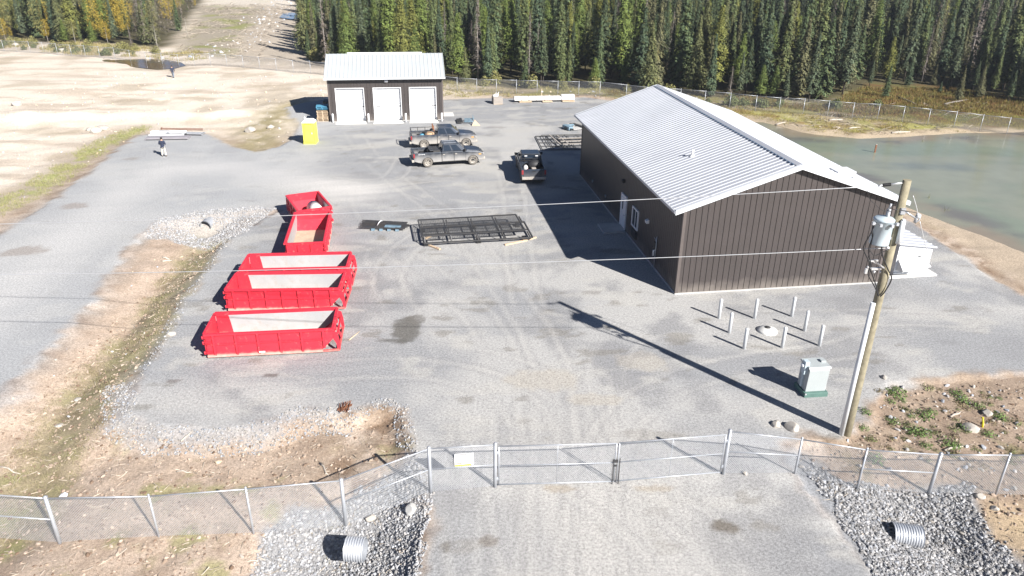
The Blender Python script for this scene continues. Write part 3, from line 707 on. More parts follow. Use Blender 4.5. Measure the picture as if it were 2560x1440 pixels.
# soffit
mb = MB(); mb.box((-BOE / 2 + 0.01, BL / 2, BHE - 0.125), (BOE - 0.06, BL + BOG, 0.02)); mb.build('soffit', M['trim_brown'], bld); mb = MB(); mb.box((BW + BOE / 2 - 0.01, BL / 2, BHE - 0.125), (BOE - 0.06, BL + BOG, 0.02)); mb.build('soffit', M['trim_brown'], bld)
# door on the shaded long side
A, B_ = on_left(1550.7, 559.7), on_left(1563, 578); Tq = on_left(1561, 492)
dy0, dy1 = min(A.y, B_.y), max(A.y, B_.y); dh = min(max(Tq.z, 2.05), 2.5)
dm = (dy0 + dy1) / 2; dw = min(max(dy1 - dy0, 0.95), 1.25)
mb = MB(); mb.box((-0.03, dm, 0.12 + dh / 2), (0.05, dw - 0.16, dh - 0.06)); door = mb.build('door', M['white'], bld)
mb = MB()
for s in (-1, 1): mb.box((-0.045, dm + s * (dw / 2 - 0.04), 0.12 + dh / 2), (0.10, 0.08, dh))
mb.box((-0.045, dm, 0.12 + dh + 0.04), (0.10, dw, 0.08)); mb.build('door_frame', M['white'], door)
mb = MB(); mb.box((-0.062, dm + 0.2, 0.12 + dh * 0.70), (0.02, 0.16, 0.62)); mb.build('door_pane', M['glass'], door)
mb = MB(); mb.bar((-0.055, dm - dw * 0.33, 1.1), (-0.13, dm - dw * 0.33, 1.1), 0.04); mb.bar((-0.125, dm - dw * 0.33 - 0.02, 1.1), (-0.125, dm - dw * 0.33 + 0.12, 1.1), 0.03); mb.build('door_handle', M['galv'], door)
step = thing('concrete_step', 'low concrete slab lying in shade at the white side door', 'slab', tuple(b0 + bb * dm - ba * 0.82), BYAW)
mb = MB(); mb.box((0, 0, 0.05), (1.5, 1.75, 0.16)); mb.build('slab', M['concrete'], step, bevel=0.02)
# window with white frame, louvre below, lamps, meter
A, B_ = on_left(1581, 560), on_left(1598, 531)
wy0, wy1 = min(A.y, B_.y), max(A.y, B_.y); C_, D_ = on_left(1591, 523), on_left(1587, 567)
wm = (on_left(1582.5, 538).y + on_left(1596, 552).y) / 2; ww = max(0.9, min(1.3, abs(on_left(1582.5, 538).y - on_left(1596, 552).y))); wz0, wz1 = D_.z, C_.z
mb = MB()
for s in (-1, 1): mb.box((-0.035, wm + s * (ww / 2), (wz0 + wz1) / 2), (0.09, 0.11, wz1 - wz0))
for z in (wz0, wz1): mb.box((-0.035, wm, z), (0.092, ww + 0.112, 0.11))
win = mb.build('window', M['white'], bld)
mb = MB(); mb.box((-0.02, wm, (wz0 + wz1) / 2), (0.04, ww - 0.1, wz1 - wz0 - 0.1)); mb.build('pane', M['glass'], win)
mb = MB(); mb.box((-0.045, wm - 0.05, (wz0 + wz1) / 2), (0.05, 0.045, wz1 - wz0 - 0.1)); mb.build('mullion', M['white'], win)
V_ = on_left(1587, 584)
mb = MB(); mb.box((-0.05, V_.y, V_.z), (0.14, 0.95, 0.5))
for k in range(7): mb.box((-0.13, V_.y, V_.z - 0.2 + k * 0.065), (0.03, 0.85, 0.03))
mb.build('air_louvre', M['dark_steel'], bld)
for i, (px, py) in enumerate(((1621.4, 553), (1562, 452))):
    p = on_left(px, py); mb = MB()
    mb.box((-0.03, p.y, p.z), (0.06, 0.30, 0.22)); mb.prism([(-0.06, p.y - 0.15, p.z + 0.11), (-0.06, p.y - 0.15, p.z - 0.11), (-0.17, p.y - 0.15, p.z - 0.11), (-0.20, p.y - 0.15, p.z + 0.05)], (0, 0.30, 0))
    mb.build('wall_lamp', M['white'] if i == 0 else M['black'], bld)
for px, py in ((1483, 452), (1515, 489)):
    p = on_left(px, py); mb = MB(); mb.box((-0.04, p.y, p.z), (0.10, 0.14, 0.12)); mb.box((-0.06, p.y, p.z - 0.09), (0.05, 0.06, 0.08)); mb.build('outdoor_tap', M['galv'], bld)
p = on_left(1641, 628)
mb = MB(); mb.box((-0.08, p.y + 0.1, p.z + 0.35), (0.16, 0.30, 0.42)); mb.box((-0.06, p.y + 0.42, p.z - 0.02), (0.12, 0.2, 0.3)); mb.build('meter_box', M['dark_steel'], bld)
mb = MB(); mb.tube([(-0.07, p.y - 0.05, p.z + 0.95), (-0.07, p.y - 0.05, p.z + 0.15), (-0.1, p.y - 0.05, 0.1)], 0.03, 8); mb.tube([(-0.07, p.y + 0.35, p.z + 0.75), (-0.07, p.y + 0.1, p.z + 0.7), (-0.07, p.y - 0.05, p.z + 0.6)], 0.025, 6); mb.build('conduit', M['galv'], bld)
mb = MB(); mb.tube([(-0.16, p.y + 0.05, p.z - 0.30), (-0.16, p.y + 0.05, p.z + 0.05), (-0.04, p.y + 0.05, p.z + 0.05)], 0.055, 10); mb.build('vent_pipe', M['white'], bld)
# on the roof
nL = ba * (-slope) + np.array([0, 0, 1.0]); nR = ba * slope + np.array([0, 0, 1.0])
p = b_local(on_plane(1731, 390, b0 + ba * BW / 2 + np.array([0, 0, BHR]), nL))
mb = MB(); mb.cyl((p.x, p.y, p.z - 0.05), (p.x, p.y, p.z + 0.42), 0.07, n=12); mb.lathe((p.x, p.y, p.z), [(0.2, -0.04), (0.11, 0.06), (0.07, 0.12)], 12); mb.build('roof_vent_pipe', M['white'], bld)
p = b_local(on_plane(2104, 437, b0 + ba * BW / 2 + np.array([0, 0, BHR]), nR))
mb = MB(); mb.prism([(p.x - 0.35, p.y - 0.2, p.z - 0.1), (p.x + 0.75, p.y - 0.2, p.z - 0.45), (p.x + 0.75, p.y - 0.2, p.z + 0.22), (p.x - 0.35, p.y - 0.2, p.z + 0.22)], (0, 1.0, 0)); mb.build('roof_vent_box', M['trim_white'], bld)
mb = MB(); mb.cyl((p.x + 0.62, p.y - 0.32, p.z - 0.42), (p.x + 0.62, p.y - 0.32, p.z - 0.02), 0.05, n=8); mb.build('roof_vent_pipe', M['galv'], bld)

# ---- white enclosure at the right-hand wall
an0 = b0 + ba * (BW + 1.45) + bb * 0.72
ann = thing('equipment_enclosure', 'white metal equipment enclosure with an air hood at the right end of the brown building', 'enclosure', an0, BYAW)
mb = MB(); mb.box((1.15, 1.75, 0.0), (3.1, 4.1, 0.24)); mb.build('concrete_pad', M['pale_concrete'], ann, bevel=0.02)
AW, AD, AH0, AH1 = 2.2, 3.4, 2.05, 1.78
mb = MB()
mb.prism([(0, 0, 0.12), (AW, 0, 0.12), (AW, 0, AH1), (0, 0, AH0)], (0, AD, 0))
mb.build('enclosure_wall', M['white'], ann)
mb = MB(); roof_slope(mb, (AW + 0.14, -0.16, AH1 + 0.03), (AW + 0.14, AD + 0.16, AH1 + 0.03), (-0.14, -0.16, AH0 + 0.09), (-0.14, AD + 0.16, AH0 + 0.09), 0.55, 0.05, 0.04, 0.05); mb.build('roof', M['roof'], ann)
mb = MB(); mb.prism([(0.12, -0.002, 1.12), (0.12, -0.62, 0.62), (0.12, -0.62, 0.50), (0.12, -0.002, 0.42)], (0.03, 0, 0)); mb.prism([(1.15, -0.002, 1.12), (1.15, -0.62, 0.62), (1.15, -0.62, 0.50), (1.15, -0.002, 0.42)], (0.03, 0, 0))
mb.prism([(0.10, -0.004, 1.14), (1.20, -0.004, 1.14), (1.20, -0.66, 0.62), (0.10, -0.66, 0.62)], (0, -0.01, -0.03)); hood = mb.build('air_hood', M['white'], ann)
mb = MB(); mb.box((0.66, -0.012, 0.66), (0.98, 0.02, 0.52)); mb.build('hood_opening', M['black'], hood)
mb = MB(); mb.box((1.68, -0.02, 0.93), (0.78, 0.04, 1.45)); dr = mb.build('door', M['white'], ann)
mb = MB(); mb.box((1.42, -0.06, 1.25), (0.16, 0.05, 0.04)); mb.build('door_handle', M['black'], dr)
mb = MB(); mb.box((0.65, -0.016, 1.47), (1.05, 0.03, 0.03)); mb.build('trim_rail', M['trim_white'], ann); mb = MB(); mb.box((AW / 2, -0.02, 0.2), (AW + 0.04, 0.05, 0.10)); mb.build('trim_rail', M['trim_white'], ann)
mb = MB(); mb.prism([(AW + 0.0, 0.2, 0.75), (AW + 0.36, 0.2, 0.45), (AW + 0.36, 0.2, 0.38), (AW, 0.2, 0.38)], (0, 0.8, 0)); mb.build('side_hood', M['white'], ann)
dp = thing('downpipe', 'white rain downpipe at the right corner of the brown building', 'pipe', b0 + ba * (BW + 0.09) + bb * 0.22, BYAW)
mb = MB(); mb.tube([(0.45, 0.1, BHE - 0.14), (0.42, 0.1, BHE - 0.32), (0.04, 0, BHE - 0.62), (0.04, 0, 0.25), (0.2, -0.08, 0.08)], 0.05, 8); mb.build('pipe', M['trim_white'], dp)
mb = MB(); mb.box((0.04, 0, 3.2), (0.14, 0.13, 0.05)); mb.build('clip', M['trim_white'], dp); mb = MB(); mb.box((0.04, 0, 1.4), (0.14, 0.13, 0.05)); mb.build('clip', M['trim_white'], dp)

# ---- the three-bay shed
SX, SY, SYAW, SW, SHE, SSO, SHR, SDP, SSG = -19.66, 80.07, 0.139, 12.08, 4.62, 0.55, 6.48, 8.16, 0.29
sa = np.array([cos(SYAW), sin(SYAW), 0]); sb_ = np.array([-sin(SYAW), cos(SYAW), 0]); s0 = np.array([SX, SY, 0.0])
shed = thing('garage_building', 'small brown three-bay garage with white overhead doors and a pale metal roof', 'building', s0, SYAW)
ssl = (SHR - SHE) / (SDP / 2 + SSO); SWT = lambda u: SHE + (SSO + min(u, SDP - u)) * ssl - 0.09
DOORS = [(0.72, 3.74), (4.66, 7.64), (8.48, 11.38)]; DH = 3.55
mb = MB(); e = 0
for d0, d1 in DOORS:
    clad(mb, (e, 0), (d0, 0), 0.05, lambda u: SWT(0), (0, -1)); clad(mb, (d0, 0), (d1, 0), DH, lambda u: SWT(0), (0, -1)); e = d1
clad(mb, (e, 0), (SW, 0), 0.05, lambda u: SWT(0), (0, -1)); mb.build('front_wall', M['cladding'], shed)
mb = MB(); clad(mb, (0, SDP), (SW, SDP), 0.05, lambda u: SWT(0), (0, 1)); mb.build('rear_wall', M['cladding'], shed)
mb = MB(); clad(mb, (0, 0), (0, SDP), 0.05, SWT, (-1, 0), breaks=(SDP / 2,)); mb.build('gable_wall', M['cladding'], shed)
mb = MB(); clad(mb, (SW, 0), (SW, SDP), 0.05, SWT, (1, 0), breaks=(SDP / 2,)); mb.build('gable_wall', M['cladding'], shed)
for x in (0.04, SW - 0.04): mb = MB(); mb.box((x, -0.012, SWT(0) / 2 + 0.02), (0.14, 0.03, SWT(0) - 0.06)); mb.build('corner_trim', M['trim_brown'], shed)
mb = MB(); mb.box((SW / 2, SDP / 2, -0.1), (SW + 0.08, SDP + 0.08, 0.30)); mb.build('concrete_base', M['concrete'], shed)
mb = MB()
roof_slope(mb, (-SSG, -SSO, SHE), (SW + SSG, -SSO, SHE), (-SSG, SDP / 2, SHR), (SW + SSG, SDP / 2, SHR), 0.42, 0.09)
roof_slope(mb, (-SSG, SDP + SSO, SHE), (SW + SSG, SDP + SSO, SHE), (-SSG, SDP / 2, SHR), (SW + SSG, SDP / 2, SHR), 0.42, 0.09); mb.build('roof', M['roof_shed'], shed)
mb = MB(); mb.box((SW / 2, -SSO - 0.02, SHE - 0.07), (SW + 2 * SSG, 0.05, 0.16)); mb.build('eave_trim', M['trim_white'], shed)
mb = MB(); mb.box((SW / 2, -SSO / 2, SHE - 0.13), (SW + SSG, SSO - 0.06, 0.02)); mb.build('soffit', M['trim_brown'], shed)
mb = MB(); mb.prism([(SW * 0.165, SDP / 2 - 0.28, SHR - 0.06), (SW * 0.165, SDP / 2, SHR + 0.13), (SW * 0.165, SDP / 2 + 0.28, SHR - 0.06)], (SW * 0.67, 0, 0)); mb.build('ridge_vent', M['trim_white'], shed)
for d0, d1 in DOORS:
    mb = MB(); w_ = d1 - d0; rec = 0.26
    for k in range(6):
        z0 = 0.06 + k * (DH - 0.06) / 6; mb.box(((d0 + d1) / 2, rec, z0 + (DH - 0.06) / 12), (w_, 0.06, (DH - 0.06) / 6 - 0.03))
    mb.box(((d0 + d1) / 2, rec + 0.03, DH / 2 + 0.02), (w_, 0.03, DH - 0.06))
    od = mb.build('overhead_door', M['white'], shed)
    mb = MB()
    for x in (d0 + 0.03, d1 - 0.03): mb.box((x, rec / 2 - 0.02, DH / 2 + 0.02), (0.06, rec + 0.04, DH - 0.04))
    mb.box(((d0 + d1) / 2, rec / 2 - 0.02, DH - 0.03), (w_ - 0.13, rec + 0.04, 0.06)); mb.build('door_frame', M['white'], od)
    mb = MB()
    mb.box((d0 + w_ * 0.16, rec - 0.045, 1.52), (0.46, 0.03, 0.055)); mb.build('door_handle', M['black'], od); mb = MB(); mb.box((d1 - w_ * 0.12, rec - 0.045, 1.52), (0.46, 0.03, 0.055)); mb.box((d1 - 0.10, rec - 0.05, 1.54), (0.07, 0.05, 0.13)); mb.build('door_handle', M['black'], od)
    ap = thing('concrete_apron', 'white concrete apron in front of the %s white garage door' % ('left', 'middle', 'right')[DOORS.index((d0, d1))], 'slab', s0 + sa * (d0 + d1) / 2 - sb_ * 0.70, SYAW, 'aprons of the garage doors')
    mb = MB(); mb.prism([(-w_ / 2 - 0.12, -0.62, -0.06), (w_ / 2 + 0.12, -0.62, -0.06), (w_ / 2 + 0.02, 0.62, -0.06), (-w_ / 2 - 0.02, 0.62, -0.06)], (0, 0, 0.115)); mb.build('slab', M['pale_concrete'], ap)
mb = MB(); mb.box((SW / 2 + 0.1, -0.06, SWT(0) - 0.52), (0.34, 0.14, 0.22)); mb.prism([(SW / 2 - 0.07, -0.13, SWT(0) - 0.41), (SW / 2 - 0.07, -0.13, SWT(0) - 0.63), (SW / 2 - 0.07, -0.24, SWT(0) - 0.60)], (0.34, 0, 0)); mb.build('wall_lamp', M['white'], shed)
sp_ = thing('concrete_pad', 'pale concrete pad lying at the right side of the garage', 'slab', s0 + sa * (SW + 0.65) + sb_ * 2.6, SYAW)
mb = MB(); mb.box((0, 0, 0.02), (1.2, 1.6, 0.12)); mb.build('slab', M['pale_concrete'], sp_, bevel=0.015)

def bollard_mesh(name, h, r, m, par):
    mb = MB(); mb.lathe((0, 0, 0), [(0.0001, -0.15), (r, -0.15), (r, h - 0.06), (r * 0.93, h - 0.03), (r * 0.7, h - 0.006), (0.0001, h + 0.012)], 18)
    mb.build('post', m, par)
    mb = MB(); mb.lathe((0, 0, 0), [(r + 0.004, h - 0.10), (r + 0.004, h - 0.055), (r * 0.95, h - 0.025), (r * 0.70, h), (0.0001, h + 0.02)], 18); mb.build('cap', m, par)
proto = None
for i, (px, py) in enumerate(((833, 306), (922, 305.5), (1015, 304.5), (1105, 303.5))):
    lb = 'white steel bollard %s' % ('at the left corner of the garage', 'between the left and middle garage doors', 'between the middle and right garage doors', 'at the right corner of the garage')[i]
    if proto is None:
        proto = thing('bollard', lb, 'bollard', at(px, py), 0, 'white bollards along the garage'); bollard_mesh('post', 0.92, 0.10, M['white'], proto)
    else: dup(proto, at(px, py), None, lb)
proto = None
BO = [(1797, 796, 'at the left end of the back row, nearest the brown gable wall'), (1886, 796, 'in the middle of the back row, under the gable wall'), (1979, 791, 'at the right end of the back row, under the gable wall'),
      (1823, 832, 'at the left of the ring round the manhole, second from the front'), (2011, 827, 'right of the manhole cover, behind the front row'), (1860, 872, 'at the left end of the front row, left of the manhole'),
      (1955, 869, 'in the middle of the front row, just in front of the manhole'), (2048, 864, 'at the right end of the front row, nearest the utility pole')]
for px, py, lb in BO:
    lb = 'grey steel bollard ' + lb
    if proto is None:
        proto = thing('bollard', lb, 'bollard', at(px, py), 0, 'grey bollards around the manhole'); bollard_mesh('post', 1.14, 0.085, M['bollard'], proto)
    else: dup(proto, at(px, py), random.random() * 6, lb)
mh = thing('manhole', 'pale domed well cover with a dark centre hole, ringed by grey bollards', 'manhole', at(1918, 828))
mb = MB(); mb.lathe((0, 0, 0), [(0.0001, -0.1), (0.50, -0.1), (0.50, 0.05), (0.46, 0.11), (0.2, 0.20), (0.0001, 0.215)], 24); mb.build('cover', M['pale_concrete'], mh)
mb = MB(); mb.lathe((0.0, 0.03, 0.205), [(0.0001, -0.02), (0.15, -0.02), (0.15, 0.02), (0.0001, 0.025)], 16); mb.build('lid', M['dark_steel'], mh)
# ------------------------------------------------------------------ utility pole and lines
PX, PY, PH = 13.6, 24.97, 10.64
pole = thing('utility_pole', 'tall weathered wooden utility pole carrying a grey transformer, near the right-hand fence', 'utility pole', (PX, PY, 0))
mb = MB(); mb.tube([(0, 0, -0.6), (0, 0, 2), (0, 0, 6), (0, 0, PH)], [0.205, 0.19, 0.165, 0.14], 18); mb.build('pole_shaft', M['wood_pole'], pole)
mb = MB()
mb.tube([(-0.20, -0.05, -0.3), (-0.20, -0.05, 3.0), (-0.185, -0.05, 5.95)], [0.105, 0.10, 0.095], 10)
cg = mb.build('cable_guard', M['trim_white'], pole)
def ppt(px, py, x=None):
    """point in the pole's own plane (facing the camera) -> local coordinates"""
    d = ray(px, py); n = np.array([FW[0], FW[1], 0]); n /= np.linalg.norm(n)
    t = ((np.array([PX, PY, 0]) - C0) @ n) / (d @ n); p = C0 + d * t; return Vector((p[0] - PX, p[1] - PY, p[2]))
# transformer
TC = ppt(2202, 572); tx, tz = TC.x, TC.z
t0 = Vector((tx - 0.02, -0.12, tz - 0.50))
mb = MB(); R_ = 0.335
mb.lathe(t0, [(0.0001, 0), (R_, 0), (R_, 0.015), (R_, 0.86), (R_ + 0.02, 0.87), (R_ + 0.02, 0.92), (R_ * 0.9, 0.965), (0.0001, 0.99)], 26)
trf = mb.build('transformer', M['grey_tank'], pole)
mb = MB(); b_ = t0 + Vector((0.13, 0.08, 0.95))
mb.lathe(b_, [(0.07, 0), (0.05, 0.04)] + [(r, 0.05 + 0.045 * k + dz) for k in range(6) for r, dz in ((0.075, 0), (0.075, 0.018), (0.04, 0.028))] + [(0.03, 0.34), (0.0001, 0.36)], 12); mb.cyl(b_ + Vector((0, 0, 0.34)), b_ + Vector((0.03, 0, 0.50)), 0.035, n=8); mb.build('bushing', M['ceramic'], trf)
for a in (200, 235, 285, 330):
    mb = MB(); p = t0 + Vector((cos(RD(a)) * R_, sin(RD(a)) * R_, 0.78)); q = t0 + Vector((cos(RD(a)) * (R_ + 0.11), sin(RD(a)) * (R_ + 0.11), 0.80)); mb.cyl(p, q, 0.045, 0.035, 8); mb.box(q, (0.09, 0.09, 0.10)); mb.build('terminal', M['ceramic'], trf)
mb = MB(); mb.box((tx * 0.45, -0.02, tz + 0.22), (abs(tx) * 0.55, 0.16, 0.10)); mb.build('bracket', M['galv'], trf); mb = MB(); mb.box((tx * 0.45, -0.02, tz - 0.32), (abs(tx) * 0.55, 0.16, 0.10)); mb.build('bracket', M['galv'], trf)
mb = MB(); mb.cyl((0.10, -0.20, tz - 0.48), (0.10, -0.20, tz + 0.38), 0.085, n=12); mb.cyl((0.10, -0.20, tz + 0.38), (0.10, -0.20, tz + 0.44), 0.05, n=10); mb.build('surge_arrester', M['trim_white'], pole)
# top dead-end insulator towards the left
e0 = ppt(2259, 457); e1 = ppt(2226, 461); e2 = ppt(2206, 463); e3 = ppt(2196, 465); e4 = ppt(2130, 471)
mb = MB(); mb.tube([e0, e1], 0.035, 8); mb.build('line_bracket', M['alu'], pole); mb = MB(); mb.tube([e2, e3], 0.03, 8); mb.build('line_bracket', M['alu'], pole)
mb = MB(); dv = e2 - e1
for k in range(7): mb.cyl(e1 + dv * (k / 7), e1 + dv * ((k + 0.6) / 7), 0.065, 0.05, 10)
mb.tube([e1, e2], 0.03, 8); mb.build('insulator', M['black'], pole)
# fused cutout on its arm, right of the pole
c0, c1 = ppt(2258, 524), ppt(2285, 541)
mb = MB(); mb.box((0.02, -0.17, c0.z), (0.16, 0.08, 0.22)); mb.tube([Vector((0.08, -0.18, c0.z)), c1 + Vector((-0.03, -0.15, 0))], 0.035, 8); mb.build('cutout_arm', M['galv'], pole)
mb = MB(); c1.y -= 0.15; mb.cyl(c1 + Vector((0, 0, -0.17)), c1 + Vector((0.03, 0, 0.16)), 0.06, 0.05, 10); mb.blob(c1 + Vector((0.05, 0, 0.05)), (0.09, 0.08, 0.08)); mb.tube([c1 + Vector((0, 0, 0.18)), c1 + Vector((0.14, 0, 0.1)), c1 + Vector((0.13, 0, -0.08)), c1 + Vector((0.0, 0, -0.20))], 0.025, 8); mb.build('fused_cutout', M['ceramic'], pole)
# lower brackets
mb = MB(); f0 = ppt(2213, 670); f1 = ppt(2172, 653); f2 = ppt(2195, 651); f3 = ppt(2168, 666); f4 = ppt(2178, 672); f5 = ppt(2208, 671)
mb.bar(f1, f2, 0.06, 0.06); mb.bar(ppt(2183, 653), f0 + Vector((0, -0.1, 0)), 0.05, 0.05); mb.bar(f4, f5, 0.08, 0.08); mb.bar(f3, f4, 0.05, 0.05)
for px in (2186, 2202): q = ppt(px, 677); mb.cyl(q, q + Vector((0, 0, -0.09)), 0.04, n=8)
mb.box(ppt(2165, 677), (0.09, 0.09, 0.2)); mb.build('cable_bracket', M['alu'], pole)
# cables
def cab(pts, r, m, name='cable', par=None):
    P = [ppt(a, b) + Vector((0, -0.22 - (c if False else 0), 0)) for a, b in pts]
    # smooth
    out = []
    for i in range(len(P) - 1):
        p0, p1, p2, p3 = P[max(i - 1, 0)], P[i], P[i + 1], P[min(i + 2, len(P) - 1)]
        for k in range(5):
            t = k / 5; out.append(0.5 * ((2 * p1) + (p2 - p0) * t + (2 * p0 - 5 * p1 + 4 * p2 - p3) * t * t + (3 * p1 - p0 - 3 * p2 + p3) * t ** 3))
    out.append(P[-1]); mb = MB(); mb.tube(out, r, 6); return mb.build(name, m, par)
cab([(2176, 553), (2172, 575), (2155, 605), (2153, 620), (2166, 648), (2168, 663), (2186, 715), (2188, 733)], 0.022, M['black'], 'cable', pole)
cab([(2182, 552), (2174, 570), (2174, 590), (2165, 620), (2170, 655), (2164, 680), (2180, 710), (2190, 734)], 0.022, M['black'], 'cable', pole)
cab([(2202, 552), (2198, 590), (2199, 630), (2212, 665), (2222, 690), (2206, 722), (2194, 735)], 0.024, M['black'], 'cable', pole)
cab([(2275, 484), (2284, 515), (2287, 535)], 0.014, M['alu'], 'jumper_wire', pole)
cab([(2163, 468), (2165, 488), (2178, 503), (2206, 523), (2228, 505)], 0.010, M['black'], 'jumper_wire', pole)
cab([(2226, 518), (2250, 521), (2284, 527)], 0.012, M['black'], 'jumper_wire', pole)
cab([(2292, 548), (2305, 603), (2322, 658)], 0.012, M['alu'], 'guy_wire', pole)
cab([(2168, 620), (2180, 633), (2200, 624), (2216, 617)], 0.014, M['black'], 'cable', pole)
# the two lines run left to a pole outside the picture
def line(p0, p1, sag, label, r0):
    mb = MB(); P = []
    for k in range(41):
        t = k / 40; p = p0.lerp(p1, t); p.z -= sag * 4 * t * (1 - t) ; P.append(p)
    mb.tube(P, r0, 6); o = mb.build('power_line', M['alu'], None); tag(o, label, 'power line'); return o
Pw = Vector((PX, PY, 0))
def far_pt(px, py, depth):
    d = ray(px, py); p = C0 + d * depth; return Vector(p)
dpt = float((np.array([PX, PY, 8]) - C0) @ FW)
line(Pw + e3, far_pt(-500, 568, dpt * 1.18), 0.28, 'upper bare line running left from the top of the utility pole', 0.0135)
n0 = ppt(2216, 617); line(Pw + n0 + Vector((-0.02, -0.12, 0)), far_pt(-500, 690, dpt * 1.18), 0.26, 'lower bare line running left from below the transformer', 0.0135)
mb = MB(); mb.cyl(n0 + Vector((-0.06, -0.12, 0)), n0 + Vector((0.04, -0.10, 0)), 0.06, n=8); mb.box(n0 + Vector((-0.02, -0.12, 0)), (0.05, 0.05, 0.16)); mb.build('line_clevis', M['alu'], pole)

# ---- pad-mounted cabinet
cb = at(2031, 985)
cbt = thing('transformer_cabinet', 'pale grey-green electrical cabinet on a dark green base, left of the utility pole', 'electrical cabinet', (cb[0], cb[1] + 0.25, 0), 0.12)
mb = MB(); mb.box((0, 0, 0.09), (1.08, 1.0, 0.24)); mb.build('base', M['green'], cbt, bevel=0.02)
mb = MB(); mb.prism([(-0.46, -0.36, 0.21), (-0.46, -0.40, 1.28), (-0.46, -0.33, 1.42), (-0.46, 0.40, 1.42), (-0.46, 0.40, 0.21)], (0.92, 0, 0)); mb.build('cabinet_body', M['cabinet'], cbt, bevel=0.015)
mb = MB(); mb.prism([(-0.50, -0.42, 1.36), (-0.50, -0.36, 1.445), (-0.50, 0.44, 1.445), (-0.50, 0.44, 1.36)], (1.0, 0, 0)); mb.build('cabinet_lid', M['cabinet'], cbt, bevel=0.01)
mb = MB(); mb.box((0.34, 0.1, 1.49), (0.22, 0.2, 0.08)); mb.build('lid_lug', M['cabinet'], cbt)
mb = MB(); mb.box((-0.52, -0.1, 1.33), (0.20, 0.26, 0.62)); mb.box((-0.50, 0.0, 0.75), (0.10, 0.12, 0.9)); mtr = mb.build('meter_housing', M['grey_tank'], cbt, bevel=0.01)
mb = MB(); mb.cyl((-0.62, -0.1, 1.42), (-0.72, -0.1, 1.42), 0.085, n=14); mb.build('meter_dial', M['trim_white'], mtr)
mb = MB(); mb.box((0.62, 0.2, 0.06), (0.32, 0.18, 0.12)); mb.build('cable_cover', M['concrete'], cbt)
mb = MB(); mb.cyl((-0.52, -0.51, 0.20), (-0.52, -0.56, 0.20), 0.035, n=8); mb.build('ground_lug', M['alu'], cbt)
